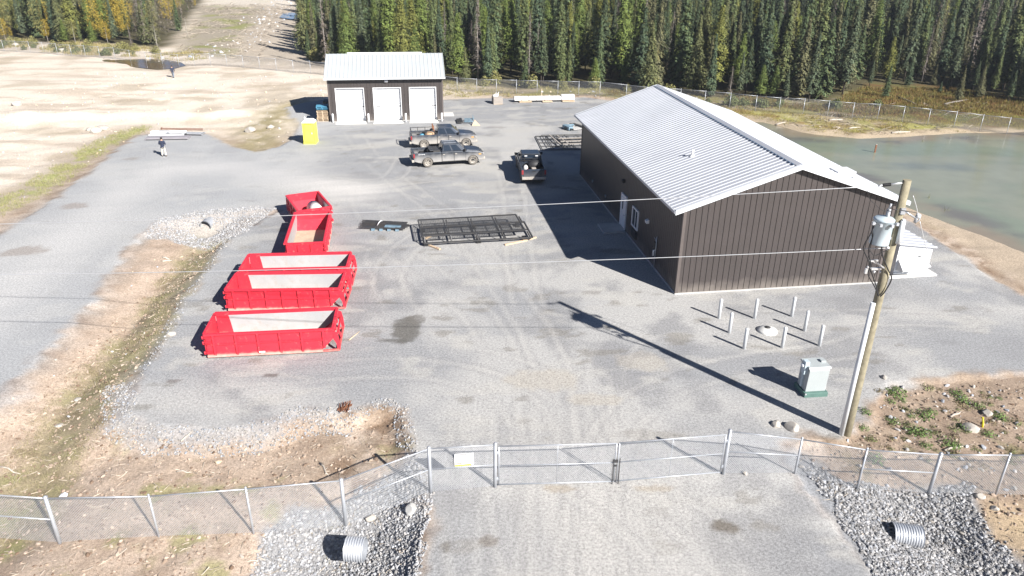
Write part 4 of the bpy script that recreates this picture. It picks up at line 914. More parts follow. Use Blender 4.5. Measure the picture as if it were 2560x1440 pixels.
# ------------------------------------------------------------------ roll-off containers
def container(L, W, h, label, o, yaw, grey=True):
    t = thing('rolloff_container', label, 'container', o, yaw, 'red roll-off containers')
    th = 0.06; zb = 0.17; ct = 0.62; cz = 0.62
    prof = [(0.06, zb), (L - ct - 0.1, zb), (L - 0.12, zb + cz), (L - 0.12, h - 0.05), (0.06, h - 0.05)]
    mb = MB()
    for y in (0.05, W - 0.05 - th): mb.prism([(x, y, z) for x, z in prof], (0, th, 0))
    n = max(3, int(round(L / 0.93)))
    for k in range(n):
        x = 0.42 + k * (L - 1.0) / (n - 1)
        zl = zb if x < L - ct - 0.15 else zb + (x - (L - ct - 0.1)) * cz / (ct - 0.02)
        for y in (0.0, W - 0.05): mb.box((x, y + 0.02, (zl + h) / 2 - 0.04), (0.10, 0.09, h - zl - 0.06))
    for y in (0.02, W - 0.02): mb.box((L / 2 - 0.25, y, zb + (h - zb) * 0.50), (L - 0.72, 0.05, 0.05))
    # head wall, bent at the bottom
    mb.prism([(L - 0.12, 0.11, zb + cz), (L - 0.12, 0.11, h - 0.05), (L - 0.18, 0.11, h - 0.05), (L - 0.18, 0.11, zb + cz + 0.02)], (0, W - 0.22, 0))
    mb.prism([(L - ct - 0.1, 0.11, zb), (L - 0.12, 0.11, zb + cz), (L - 0.18, 0.11, zb + cz + 0.02), (L - ct - 0.16, 0.11, zb + 0.04)], (0, W - 0.22, 0))
    for y in (W * 0.33, W * 0.67): mb.box((L - 0.09, y, (zb + cz + h) / 2), (0.07, 0.1, h - zb - cz - 0.1))
    body = mb.build('container_wall', M['red'], t)
    if grey:
        mb = MB()
        for y, d in ((0.11 + 0.004, 1), (W - 0.11 - 0.004, -1)):
            x0 = 0.78; mb.prism([(x0, y, zb + 0.06), (L - ct - 0.2, y, zb + 0.06), (L - 0.185, y, zb + cz), (L - 0.185, y, h - 0.12), (x0 - 0.12, y, h - 0.12), (x0 - 0.06, y, h * 0.6)], (0, -0.006 * d * -1, 0))
        mb.build('inner_liner', M['liner'], t)
    mb = MB(); mb.box(((L - ct) / 2, W / 2, zb + 0.02), (L - ct - 0.2, W - 0.22, 0.05)); mb.build('floor', M['dust_floor'], t)
    mb = MB()
    for y in (0.03, W - 0.03): mb.box((L / 2 - 0.05, y, h - 0.03), (L - 0.12, 0.13, 0.10))
    for x in (0.03, L - 0.12): mb.box((x, W / 2, h - 0.031), (0.13, W - 0.19, 0.098))
    mb.build('top_rim', M['red'], t)
    mb = MB(); mb.box((0.0, W / 2, (zb + h) / 2 - 0.05), (0.07, W - 0.24, h - zb - 0.12))
    for y in (W * 0.34, W * 0.66): mb.box((-0.06, y, (zb + h) / 2 - 0.04), (0.07, 0.09, h - zb - 0.16))
    dr = mb.build('rear_door', M['red'], t)
    for z in (zb + 0.16, h * 0.66, h - 0.16):
        mb = MB()
        for dz in (-0.035, 0.035):
            mb.box((0.13, 0.0, z + dz), (0.34, 0.05, 0.035))
            mb.box((-0.02, 0.02, z + dz), (0.12, 0.10, 0.035))
        mb.cyl((-0.05, -0.01, z - 0.08), (-0.05, -0.01, z + 0.08), 0.03, n=8)
        mb.build('door_hinge', M['red'], dr)
    mb = MB()
    for y in (0.03, W - 0.03): mb.box(((L - ct) / 2, y, zb - 0.03), (L - ct - 0.1, 0.11, 0.10))
    mb.build('side_rail', M['dust_red'], t)
    mb = MB()
    for y in (W * 0.32, W * 0.68): mb.box((L / 2 - 0.2, y, 0.07), (L - 0.6, 0.09, 0.14)); 
    for y in (0.22, W - 0.22): mb.cyl((0.25, y - 0.09, 0.10), (0.25, y + 0.09, 0.10), 0.10, n=12)
    mb.build('skid_rail', M['dust_red'], t)
    mb = MB()
    for y in (0.05, W - 0.05):
        mb.prism([(L - 0.14, y, h - 0.16), (L + 0.06, y, h - 0.24), (L + 0.13, y, h - 0.60), (L + 0.15, y, 0.16), (L + 0.02, y, 0.14), (L - 0.02, y, 0.50), (L - 0.14, y, 0.72)], (0, 0.05, 0))
        mb.bar((L + 0.10, y + 0.02, 0.14), (L - ct - 0.2, y + 0.02, 0.10), 0.08, 0.09)
    mb.bar((L + 0.09, 0.05, 0.16), (L + 0.09, W - 0.05, 0.16), 0.08, 0.09); mb.bar((L + 0.02, 0.1, h - 0.5), (L + 0.02, W - 0.1, h - 0.5), 0.08, 0.09)
    mb.prism([(L - 0.02, W / 2 - 0.12, 0.6), (L + 0.10, W / 2 - 0.12, 0.2), (L + 0.10, W / 2 + 0.12, 0.2), (L - 0.02, W / 2 + 0.12, 0.6)], (0.03, 0, 0))
    mb.build('hook_frame', M['red'], t)
    return t

RH = 1.30
def cont(px, label, grey=True, Ld=None):
    o, e, f = at(*px[0], RH), at(*px[1], RH), at(*px[2], RH)
    L = math.hypot(*(e - o)[:2]); W = math.hypot(*(f - o)[:2])
    return container(L, W, RH, label, (o[0], o[1], 0), math.atan2(e[1] - o[1], e[0] - o[0]), grey)
cA = cont([(506.6, 837), (838, 822), (537.6, 781)], 'red roll-off container standing nearest the fence, whole long side in view')
cB = cont([(560, 725), (853, 721), (600, 681)], 'red roll-off container just behind the nearest one, its front half overlapped', True)
cC = cont([(597, 674), (872, 667.5), (625, 635)], 'red roll-off container third from the fence, only its grey inside showing', True)
cD = cont([(811, 605), (827, 526), (711, 607)], 'red roll-off container turned end-on with a bare tan floor', True)
cE = cont([(829, 516), (795, 477), (742, 526)], 'short red container with a big pipe inside, farthest of the red ones', True)
# a white data plate on the nearest one
mb = MB(); mb.box((2.55, -0.035, 0.27), (0.28, 0.02, 0.07)); mb.build('data_plate', M['white'], cA)
# what lies in the far container
cEo = np.array(cE.location); yw = cE.rotation_euler[2]
def cE_pt(x, y, z): return (cEo[0] + x * cos(yw) - y * sin(yw), cEo[1] + x * sin(yw) + y * cos(yw), z)
pp = thing('steel_pipe', 'large pale steel pipe with a brown open end lying in the short red container', 'pipe', cE_pt(0.55, 0.78, 0.22 + 0.46), yw)
mb = MB(); n = 24
vs = []
for x in (0, 1.75):
    for r in (0.46, 0.42):
        vs += [(x, r * cos(2 * PI * k / n), r * sin(2 * PI * k / n)) for k in range(n)]
fs = []
for k in range(n):
    j = (k + 1) % n
    fs += [(k, j, 2 * n + j, 2 * n + k), (n + j, n + k, 3 * n + k, 3 * n + j), (j, k, n + k, n + j), (2 * n + k, 2 * n + j, 3 * n + j, 3 * n + k)]
mb.add(vs, fs, True); mb.build('pipe_shell', M['wrap'], pp)
mb = MB(); mb.lathe((0, 0, 0), [(0.0001, 0), (0.42, 0)], n); o_ = mb.build('pipe_plug', pmat('brown pipe inside', (0.28, 0.20, 0.16), None, 4, 0.9), pp); o_.rotation_euler = (0, PI / 2, 0); o_.location = (0.16, 0, 0)
gr = thing('steel_grating', 'grey slotted steel grating lying on the floor of the short red container', 'grating', cE_pt(0.35, 1.75, 0.235), yw)
mb = MB()
for k in range(7): mb.box((k * 0.13, 0, 0), (0.07, 0.75, 0.05))
for y in (-0.35, 0, 0.35): mb.box((0.39, y, 0.035), (0.86, 0.06, 0.03))
mb.build('grating_bars', M['galv'], gr)

# ------------------------------------------------------------------ pickup trucks
def wheel(mb_t, x, y, s, par):
    r, w_ = 0.43, 0.27
    t = MB(); prof = [(0.24, -w_ / 2), (0.37, -w_ / 2), (r, -w_ / 2 + 0.05), (r, w_ / 2 - 0.05), (0.37, w_ / 2), (0.24, w_ / 2), (0.24, -w_ / 2)]
    t.lathe((0, 0, 0), prof, 24); wo_ = t.build('wheel', M['tyre'], par); wo_.rotation_euler = (PI / 2, 0, 0); wo_.location = (x, y, r)
    q = MB(); sgn = -s
    q.lathe((0, 0, 0), [(0.0001, sgn * -0.03), (0.07, sgn * -0.03), (0.07, sgn * 0.05), (0.0001, sgn * 0.06)], 12); q.lathe((0, 0, 0), [(0.245, sgn * 0.11), (0.205, sgn * 0.10), (0.20, sgn * -0.02), (0.0001, sgn * -0.03)], 20)
    for k in range(6):
        a = 2 * PI * k / 6; q.bar((0.05 * cos(a), 0.05 * sin(a), sgn * 0.06), (0.225 * cos(a), 0.225 * sin(a), sgn * 0.085), 0.07, 0.04)
    q.build('rim', M['rim'], wo_)
    return wo_

def pickup(label, loc, yaw, paint, group):
    t = thing('pickup_truck', label, 'pickup truck', loc, yaw, group)
    RA, FA, ar = -1.99, 1.99, 0.50
    def arch(cx): return [(cx + ar * cos(a), 0.40 + ar * sin(a)) for a in [RD(d) for d in range(180, -1, -15)]]
    hw = 0.98
    # cab and nose below the belt line
    prof = [(-0.74, 0.44)] + [(1.38, 0.44)] + arch(FA)[0:] + [(2.86, 0.42), (2.98, 0.60), (2.99, 0.88), (2.90, 1.06), (2.55, 1.17), (1.42, 1.285), (-0.74, 1.30)]
    mb = MB(); mb.prism([(x, -hw, z) for x, z in prof], (0, 2 * hw, 0))
    # bed sides, floor and head board
    pb = [(-3.16, 0.58), (-2.80, 0.46)] + [(x, z) for x, z in arch(RA)] + [(-1.4, 0.44), (-0.76, 0.44), (-0.76, 1.30), (-3.16, 1.30)]
    for y in (-hw, hw - 0.13): mb.prism([(x, y, z) for x, z in pb], (0, 0.13, 0))
    mb.box((-0.80, 0, 1.0), (0.07, 2 * hw - 0.28, 0.58)); mb.box((-1.95, 0, 0.72), (2.35, 2 * hw - 0.28, 0.07))
    body = mb.build('body', paint, t, bevel=0.035)
    mb = MB()
    for y in (-hw + 0.27, hw - 0.27): mb.box((RA, y, 0.86), (0.95, 0.28, 0.30))
    mb.build('wheel_housing', M['black'], t)
    mb = MB(); mb.box((0, 0, 0.42), (5.5, 1.3, 0.22)); mb.box((FA, 0, 0.62), (0.95, 1.90, 0.5)); mb.box((RA, 0, 0.55), (0.9, 1.5, 0.25)); mb.build('chassis', M['black'], t)
    mb = MB(); mb.box((-3.16, 0, 0.97), (0.09, 1.70, 0.62)); mb.box((-3.12, 0, 1.285), (0.10, 1.68, 0.03)); tg = mb.build('tailgate', paint, t, bevel=0.02)
    mb = MB(); mb.box((-3.215, 0.0, 1.14), (0.02, 0.26, 0.08)); mb.build('tailgate_handle', M['black'], tg)
    mb = MB(); mb.prism([(1.46, -0.86, 1.285), (2.55, -0.80, 1.185), (2.88, -0.72, 1.07), (2.88, 0.72, 1.07), (2.55, 0.80, 1.185), (1.46, 0.86, 1.285)], (0, 0, 0.055)); mb.build('hood', paint, t, bevel=0.03)
    # greenhouse
    bl = [(-0.73, -0.93), (1.52, -0.93), (1.52, 0.93), (-0.73, 0.93)]; tl = [(-0.58, -0.74), (0.72, -0.74), (0.72, 0.74), (-0.58, 0.74)]
    zb, zt = 1.285, 1.92
    mb = MB(); mb.add([(x, y, zb) for x, y in bl] + [(x, y, zt) for x, y in tl], [(3, 2, 1, 0), (4, 5, 6, 7), (0, 1, 5, 4), (1, 2, 6, 5), (2, 3, 7, 6), (3, 0, 4, 7)])
    cab = mb.build('cab', paint, t, bevel=0.07)
    def lerp(a, b, u): return tuple(a[i] + (b[i] - a[i]) * u for i in range(3))
    def pane(name, A, B, C, D, u0, u1, v0, v1, off):
        def P(u, v): return lerp(lerp(A, B, u), lerp(D, C, u), v)
        mb = MB(); q = [Vector(P(u0, v0)), Vector(P(u1, v0)), Vector(P(u1, v1)), Vector(P(u0, v1))]
        n = (q[1] - q[0]).cross(q[3] - q[0]).normalized()
        if n.dot(Vector(off)) < 0: n = -n
        mb.prism([p + n * 0.004 for p in q], n * 0.010); return mb.build(name, M['glass'], cab)
    b3 = [(x, y, zb) for x, y in bl]; t3 = [(x, y, zt) for x, y in tl]
    pane('windscreen', b3[1], b3[2], t3[2], t3[1], 0.07, 0.93, 0.08, 0.92, (1, 0, 0.3))
    pane('rear_window', b3[0], b3[3], t3[3], t3[0], 0.10, 0.90, 0.15, 0.85, (-1, 0, 0.3))
    for (A, B, C, D, off) in ((b3[0], b3[1], t3[1], t3[0], (0, -1, 0)), (b3[3], b3[2], t3[2], t3[3], (0, 1, 0))):
        pane('side_window', A, B, C, D, 0.06, 0.39, 0.12, 0.86, off); pane('side_window', A, B, C, D, 0.45, 0.80, 0.12, 0.86, off)
    for s in (-1, 1):
        wheel(None, RA, s * 0.86, s, t); wheel(None, FA, s * 0.86, s, t)
        for i, (x0, x1) in enumerate(((-0.72, 0.32), (0.34, 1.36))):
            mb = MB(); y = s * (hw + 0.006)
            for x in (x0, x1): mb.box((x, y, 0.88), (0.018, 0.014, 0.80))
            mb.box(((x0 + x1) / 2, y, 0.485), (x1 - x0, 0.014, 0.018)); d = mb.build('door_gap', M['black'], body)
            mb = MB(); mb.box((x0 + 0.16, s * (hw + 0.02), 1.08), (0.18, 0.05, 0.06)); mb.build('door_handle', M['rim'] if 'charcoal' in label else M['black'], body)
        mb = MB(); mb.prism([(1.22, s * 0.97, 1.30), (1.36, s * 0.97, 1.30), (1.34, s * 1.20, 1.34), (1.22, s * 1.20, 1.34)], (0, 0, 0.20)); mb.build('wing_mirror', M['black'], t, bevel=0.02)
        mb = MB(); mb.box((2.84, s * 0.80, 0.93), (0.26, 0.34, 0.22)); mb.build('headlight', M['clear_light'], t, bevel=0.04)
        mb = MB(); mb.box((2.62, s * 0.965, 0.96), (0.22, 0.05, 0.12)); mb.build('turn_lamp', M['orange_light'], t)
        mb = MB(); mb.box((-3.14, s * 0.915, 1.06), (0.14, 0.16, 0.36)); mb.build('taillight', M['red_light'], t, bevel=0.02)
        mb = MB(); mb.box((RA - 0.56, s * 0.85, 0.36), (0.03, 0.26, 0.36)); mb.build('mud_flap', M['black'], t)
        a0 = MB()
        for cx in (RA, FA):
            pts = [(cx + (ar + 0.03) * cos(RD(d)), 0.40 + (ar + 0.03) * sin(RD(d))) for d in range(178, -1, -12)]
            for p, q in zip(pts, pts[1:]): a0.bar((p[0], s * (hw + 0.012), p[1]), (q[0], s * (hw + 0.012), q[1]), 0.06, 0.035, (0, 1, 0))
        a0.build('wheel_arch', paint, t)
    mb = MB(); mb.box((-3.24, 0, 0.60), (0.20, 1.92, 0.20)); mb.box((-3.26, 0, 0.70), (0.2, 0.7, 0.03)); mb.build('rear_bumper', M['rim'], t, bevel=0.03)
    mb = MB(); mb.box((3.0, 0, 0.56), (0.18, 1.94, 0.24)); mb.build('front_bumper', M['rim'], t, bevel=0.04)
    mb = MB(); mb.box((2.965, 0, 0.88), (0.06, 1.22, 0.30)); mb.build('grille', M['black'], t)
    return t, body
y1 = 0.255
ra = at(1069.4, 418); TA = (ra[0] + 1.99 * cos(y1) - 0.86 * sin(y1), ra[1] + 1.99 * sin(y1) + 0.86 * cos(y1), 0)
trA, bA = pickup('dusty charcoal crew-cab pickup parked side-on, in front of another pickup', TA, y1, M['truck_grey'], 'pickups parked in the yard')
mb = MB(); mb.box((-1.15, 0, 1.34), (0.62, 1.70, 0.10)); mb.box((-1.62, 0, 1.42), (0.30, 1.70, 0.07)); mb.box((-1.4, 0, 1.35), (0.12, 1.6, 0.05)); mb.build('folded_bed_cover', M['dark_steel'], trA, bevel=0.02)
mb = MB()
for y in (-0.45, 0.3): mb.bar((-0.5, y, 1.955), (0.62, y, 1.955), 0.05, 0.03)
mb.build('roof_rail', M['galv'], trA)
mb = MB()
for k in range(6): mb.box((-2.75 + k * 0.10, -0.992, 1.17), (0.06, 0.012, 0.06 if k % 2 else 0.045))
mb.build('bedside_decal', M['white'], bA)
rb_ = at(1060.4, 371.5); y2 = 0.20; TB = (rb_[0] + 1.99 * cos(y2) - 0.86 * sin(y2), rb_[1] + 1.99 * sin(y2) + 0.86 * cos(y2), 0)
trB, bB = pickup('dusty blue-grey pickup with cargo in its bed, half hidden behind the charcoal one', TB, y2, M['truck_blue'], 'pickups parked in the yard')
mb = MB()
for y in (-0.9, 0.9):
    mb.bar((-3.1, y, 1.62), (-1.0, y, 1.62), 0.05); 
    for x in (-3.1, -2.4, -1.7, -1.0): mb.bar((x, y, 1.28), (x, y, 1.62), 0.05)
mb.bar((-3.1, -0.9, 1.62), (-3.1, 0.9, 1.62), 0.05); mb.build('bed_rack', M['dark_steel'], trB)
def on_truck(T, yaw, x, y, z): return (T[0] + x * cos(yaw) - y * sin(yaw), T[1] + x * sin(yaw) + y * cos(yaw), z)
cg = thing('cargo_heap', 'heap of black bags and a tan sack in the bed of the blue-grey pickup', 'cargo', on_truck(TB, y2, -1.5, 0, 0.76), y2)
mb = MB(); mb.blob((-0.1, 0.1, 0.34), (0.55, 0.55, 0.42)); mb.blob((0.35, -0.2, 0.45), (0.32, 0.42, 0.55)); mb.build('black_bag', M['black'], cg)
mb = MB(); mb.blob((0.12, -0.52, 0.50), (0.48, 0.26, 0.26)); mb.build('tan_sack', pmat('orange tan sack', (0.55, 0.36, 0.22), None, 4, 0.9), cg)
mb = MB(); mb.blob((-0.62, -0.5, 0.42), (0.24, 0.2, 0.2)); mb.build('blue_jug', M['blue'], cg)
mb = MB(); mb.bar((0.55, -0.5, 0.1), (0.5, -0.3, 1.25), 0.1); mb.bar((0.6, 0.2, 0.1), (0.45, 0.0, 1.2), 0.1); mb.bar((0.4, -0.6, 1.1), (0.45, 0.2, 1.28), 0.12); mb.build('old_lumber', M['rust'], cg)
rc = at(1331, 452); y3 = 0.085 + PI / 2
TC_ = (rc[0] - 0.02 + 1.99 * cos(y3), rc[1] + 1.99 * sin(y3), 0)
trC, bC = pickup('black pickup parked facing away at the edge of the building shadow, bed open', TC_, y3, M['truck_black'], 'pickups parked in the yard')
mb = MB()
for z in (1.42, 1.58, 1.90): mb.bar((-0.86, -0.85, z), (-0.86, 0.85, z), 0.05)
for y in (-0.85, -0.55, 0.55, 0.85): mb.bar((-0.86, y, 1.28), (-0.86, y * 0.93, 1.92), 0.05)
rk = mb.build('cab_guard', M['black'], trC)
mb = MB()
for y in (-0.45, 0.45): mb.box((-0.90, y, 1.80), (0.06, 0.22, 0.06))
mb.build('work_lamp', M['white'], rk)
cg = thing('tool_load', 'white sacks and tools piled on the left of the black pickup bed', 'cargo', on_truck(TC_, y3, -2.0, 0, 0.76), y3)
mb = MB(); mb.blob((0.15, 0.55, 0.30), (0.25, 0.2, 0.25)); mb.blob((-0.35, 0.62, 0.22), (0.3, 0.18, 0.2)); mb.blob((-0.6, 0.5, 0.2), (0.2, 0.2, 0.18)); mb.build('white_sack', M['wrap'], cg)
mb = MB(); mb.bar((-0.9, 0.35, 0.12), (0.1, 0.42, 0.3), 0.05); mb.bar((-0.8, 0.2, 0.1), (0.4, -0.5, 0.25), 0.04); mb.build('tool_handle', M['red_light'], cg)
mb = MB(); mb.box((-0.1, -0.1, 0.2), (0.4, 0.36, 0.36)); mb.build('steel_can', M['old_wood'], cg, bevel=0.03)
mb = MB(); mb.blob((0.65, -0.2, 0.4), (0.45, 0.62, 0.45)); mb.build('tarp_heap', M['black'], cg)

# ------------------------------------------------------------------ portable toilet
pt = at(774, 360.5); 
toi = thing('portable_toilet', 'yellow portable toilet cabin with a white roof standing on the gravel', 'portable toilet', (pt[0], pt[1] + 0.62, 0), 0.05)
w_, d_, h_ = 1.13, 1.2, 2.02
mb = MB(); mb.box((0, 0, 0.07), (w_ + 0.06, d_ + 0.06, 0.18)); mb.build('base_skid', M['yellow'], toi, bevel=0.02)
mb = MB(); mb.prism([(-w_ / 2, -d_ / 2, 0.16), (w_ / 2, -d_ / 2, 0.16), (w_ / 2, d_ / 2, 0.16), (-w_ / 2, d_ / 2, 0.16)], (0, 0, h_ - 0.16))
for x in (-w_ / 2 + 0.05, w_ / 2 - 0.05):
    for y in (-d_ / 2 - 0.01, d_ / 2 + 0.01): mb.box((x, y, h_ / 2 + 0.06), (0.10, 0.04, h_ - 0.14))
for k in range(3): mb.box((w_ / 2 + 0.01, -0.35 + 0.35 * k, h_ / 2), (0.04, 0.07, h_ - 0.5)); mb.box((-w_ / 2 - 0.01, -0.35 + 0.35 * k, h_ / 2), (0.04, 0.07, h_ - 0.5))
mb.build('cabin_wall', M['yellow'], toi, bevel=0.02)
mb = MB(); mb.box((-0.02, -d_ / 2 - 0.02, 1.05), (0.80, 0.05, 1.66)); mb.box((-0.02, -d_ / 2 - 0.04, 1.35), (0.55, 0.03, 0.75)); mb.box((-0.02, -d_ / 2 - 0.04, 0.60), (0.55, 0.03, 0.45)); dd_ = mb.build('door', M['yellow'], toi, bevel=0.015)
mb = MB(); mb.box((0.30, -d_ / 2 - 0.07, 1.05), (0.07, 0.05, 0.14)); mb.build('door_latch', M['white'], dd_)
mb = MB(); mb.box((0, -d_ / 2 - 0.012, 1.93), (0.72, 0.03, 0.05)); mb.build('vent_slot', M['black'], toi)
mb = MB(); mb.add([(sx * (w_ / 2 + 0.05), sy_ * (d_ / 2 + 0.05), h_) for sx, sy_ in ((-1, -1), (1, -1), (1, 1), (-1, 1))] + [(sx * (w_ / 2 - 0.22), sy_ * (d_ / 2 - 0.22), h_ + 0.26) for sx, sy_ in ((-1, -1), (1, -1), (1, 1), (-1, 1))], [(3, 2, 1, 0), (4, 5, 6, 7), (0, 1, 5, 4), (1, 2, 6, 5), (2, 3, 7, 6), (3, 0, 4, 7)])
mb.cyl((-w_ / 2 + 0.12, 0.3, h_), (-w_ / 2 + 0.12, 0.3, h_ + 0.40), 0.055, n=10); mb.build('roof', M['white'], toi, bevel=0.04)

# ------------------------------------------------------------------ pallets by the garage wall
def pallet(name, label, loc, rz, m, group):
    t = thing(name, label, 'pallet', loc, rz, group); mb = MB()
    for k in range(7): mb.box((0, -0.54 + k * 0.18, 0.125), (1.2, 0.13, 0.022))
    for k in range(3): mb.box((0, -0.54 + k * 0.54, 0.011), (1.2, 0.10, 0.022))
    mb.build('deck_boards', m, t); mb = MB()
    for x in (-0.55, 0, 0.55): mb.box((x, 0, 0.068), (0.09, 1.18, 0.088))
    mb.build('stringers', m, t); return t
q = at(805, 303.5); q = np.array([q[0] + 0.05, q[1] + 0.6, 0])
ordn = ['bottom', 'second lowest', 'third lowest', 'fourth lowest', 'fifth lowest', 'sixth lowest', 'seventh lowest', 'eighth lowest']
p0 = pallet('wooden_pallet', 'wooden pallet at the very bottom of the stack by the garage', q, SYAW, M['wood'], 'pallets stacked by the garage')
for k in range(1, 8): dup(p0, (q[0] + random.uniform(-0.05, 0.05), q[1] + random.uniform(-0.04, 0.04), 0.14 * k), SYAW + random.uniform(-0.04, 0.04), 'wooden pallet, %s in the stack by the garage' % ordn[k])
p1 = pallet('blue_pallet', 'blue pallet on top of the pallet stack by the garage', (q[0] - 0.06, q[1], 1.42), SYAW + 0.05, M['blue'], 'pallets stacked by the garage')
dup(p1, (q[0] + 0.03, q[1], 1.27), SYAW, 'blue pallet second from the top of the pallet stack')
s2 = (q[0] + 0.25, q[1] + 2.3, 0)
pd = thing('covered_stack', 'dark covered pile in the shade behind the pallet stack, against the garage', 'pile', s2, SYAW)
mb = MB(); mb.box((0, 0, 0.75), (1.25, 1.3, 1.5)); mb.build('pile_body', M['blue_tarp'], pd, bevel=0.06)
mb = MB(); mb.box((0, 0, 1.58), (1.35, 1.4, 0.22)); mb.build('pile_cover', M['dark_steel'], pd, bevel=0.06)

# ------------------------------------------------------------------ materials lying about the yard
def lumber(name, label, cat, loc, rz, parts, group=None):
    """parts: list of (part name, material, [(a, b, w, h), ...])"""
    t = thing(name, label, cat, loc, rz, group)
    for nm, m, bars in parts:
        mb = MB()
        for a, b, w_, h_ in bars: mb.bar(a, b, w_, h_)
        mb.build(nm, m, t)
    return t
# crate with wrapped goods
cr = at(1243, 261); ct_ = thing('wooden_crate', 'grey wooden crate with loose white pipes on top, far side of the yard', 'crate', (cr[0], cr[1] + 0.55, 0), 0.25)
mb = MB(); mb.box((0, 0, 0.42), (1.10, 1.0, 0.74))
for k in range(5): mb.box((0, -0.51, 0.12 + k * 0.15), (1.14, 0.03, 0.12)); mb.box((0.56, 0, 0.12 + k * 0.15), (0.03, 1.02, 0.12)); mb.box((-0.56, 0, 0.12 + k * 0.15), (0.03, 1.02, 0.12))
mb.build('crate_boards', M['old_wood'], ct_)
mb = MB(); mb.box((0, 0, 0.03), (1.1, 1.0, 0.06)); mb.build('crate_base', M['wood'], ct_)
wp = thing('pipe_offcuts', 'short white pipe offcuts heaped on the grey crate', 'pipes', (cr[0] - 0.1, cr[1] + 0.6, 0.79), 0.25)
mb = MB(); mb.blob((-0.12, 0.1, 0.12), (0.38, 0.36, 0.2)); mb.bar((-0.45, -0.2, 0.1), (0.3, 0.3, 0.22), 0.14); mb.bar((-0.4, 0.3, 0.15), (0.2, 0.0, 0.3), 0.13); mb.build('white_pipes', M['wrap'], wp)
mb = MB(); mb.bar((0.05, 0, 0.1), (0.3, 0.1, 0.55), 0.06); mb.bar((-0.1, 0.2, 0.1), (0.02, 0.25, 0.5), 0.05); mb.build('thin_pipes', M['trim_white'], wp)
# long white bundles on sleepers
ra_, rb2 = at(1300, 257), at(1425, 255)
ub = (rb2 - ra_) / np.linalg.norm(rb2 - ra_); Lb = float(np.linalg.norm(rb2 - ra_)); rzb = math.atan2(ub[1], ub[0])
segs = [(-0.75, 1.0, 'leftmost short'), (1.05, 2.9, 'left long'), (2.95, 5.0, 'right long'), (5.05, 6.7, 'rightmost bulky')]
for i, (u0, u1, nm) in enumerate(segs):
    bt = thing('wrapped_bundle', 'white wrapped bundle on timbers by the far fence, the %s one' % nm, 'bundle', ra_ + ub * u0 + np.array([0, 0.6, 0]), rzb, 'white bundles in a row')
    hh = 0.46 if i < 3 else 0.62; L_ = u1 - u0
    mb = MB(); mb.prism([(0, -0.45, 0.20), (0, 0.45, 0.20), (0, 0.50, 0.35), (0, 0.42, 0.20 + hh * 0.85), (0, 0.2, 0.20 + hh), (0, -0.2, 0.20 + hh), (0, -0.42, 0.20 + hh * 0.85), (0, -0.50, 0.35)], (L_, 0, 0)); mb.build('wrapping', M['wrap'], bt, bevel=0.05)
    mb = MB(); mb.box((L_ * 0.5, 0, 0.22 + hh), (0.05, 0.5, 0.012)); mb.box((L_ * 0.5, -0.50, 0.42), (0.05, 0.03, 0.36)); mb.build('strap', M['old_wood'], bt)
for i, u in enumerate((0.6, 3.3, 5.9)):
    st_ = thing('timber_sleeper', 'low wooden timber under the white bundles, %s of three' % ('left', 'middle', 'right')[i], 'timber', ra_ + ub * u + np.array([0, 0.6, 0]), rzb, 'timbers under the white bundles')
    mb = MB(); mb.box((0, -0.1, 0.10), (1.5 if i != 1 else 1.2, 1.25, 0.10)); mb.build('top_board', M['wood'], st_); mb = MB(); mb.box((0, -0.1, 0.02), (1.5, 0.2, 0.06)); mb.box((0, 0.4, 0.02), (1.5, 0.2, 0.06)); mb.build('foot_board', M['old_wood'], st_)
sk = thing('marker_stake', 'short pale marker stake standing behind the white bundles', 'stake', at(1354, 244), 0)
mb = MB(); mb.box((0, 0, 0.55), (0.09, 0.05, 1.1)); mb.build('stake_post', M['wood'], sk); mb = MB(); mb.box((0.06, -0.03, 0.75), (0.22, 0.03, 0.16)); mb.build('stake_flag', M['trim_white'], sk)

def grid_frame(t, name, L, W, nx_, ny_, z, w_, m, ox=0, oy=0, rz=0.0):
    mb = MB(); c, s = cos(rz), sin(rz)
    P = lambda x, y: (ox + x * c - y * s, oy + x * s + y * c, z)
    for k in range(ny_ + 1): mb.bar(P(0, W * k / ny_), P(L, W * k / ny_), w_ if k in (0, ny_) else w_ * 0.7, w_)
    for k in range(nx_ + 1): mb.bar(P(L * k / nx_, 0), P(L * k / nx_, W), w_ if k in (0, nx_) else w_ * 0.7, w_ * 0.96)
    return mb.build(name, m, t)
fa, fb = at(1060, 607, 0.30), at(1332, 592, 0.30)
rzf = math.atan2(fb[1] - fa[1], fb[0] - fa[0]); Lf = float(np.hypot(*(fb - fa)[:2]))
fr = thing('gate_frame_stack', 'stack of large black steel gate frames lying flat on timbers in mid yard', 'steel frames', (fa[0], fa[1], 0), rzf)
grid_frame(fr, 'lower_frame', Lf, 3.0, 4, 2, 0.24, 0.09, M['dark_steel'], 0, 0.05)
grid_frame(fr, 'upper_frame', Lf - 0.35, 3.1, 4, 2, 0.62, 0.075, M['dark_steel'], -0.10, 0.35, 0.02)
mb = MB()
for k in range(5):
    for y in (0.06, 3.0): mb.bar((0.08 + k * (Lf - 0.2) / 4, y, 0.2), (0.05 + k * (Lf - 0.4) / 4, y + 0.2, 0.62), 0.07)
mb.build('frame_spacer', M['dark_steel'], fr)
mb = MB()
for k in range(1, 60): mb.bar((k * (Lf - 0.3) / 60 - 0.1, 0.35, 0.635), (k * (Lf - 0.3) / 60 - 0.16, 3.45, 0.635), 0.014)
for k in range(1, 30): mb.bar((-0.1, 0.35 + k * 0.104, 0.64), (Lf - 0.4, 0.48 + k * 0.104, 0.64), 0.014)
mb.build('wire_infill', M['dark_steel'], fr)
mb = MB()
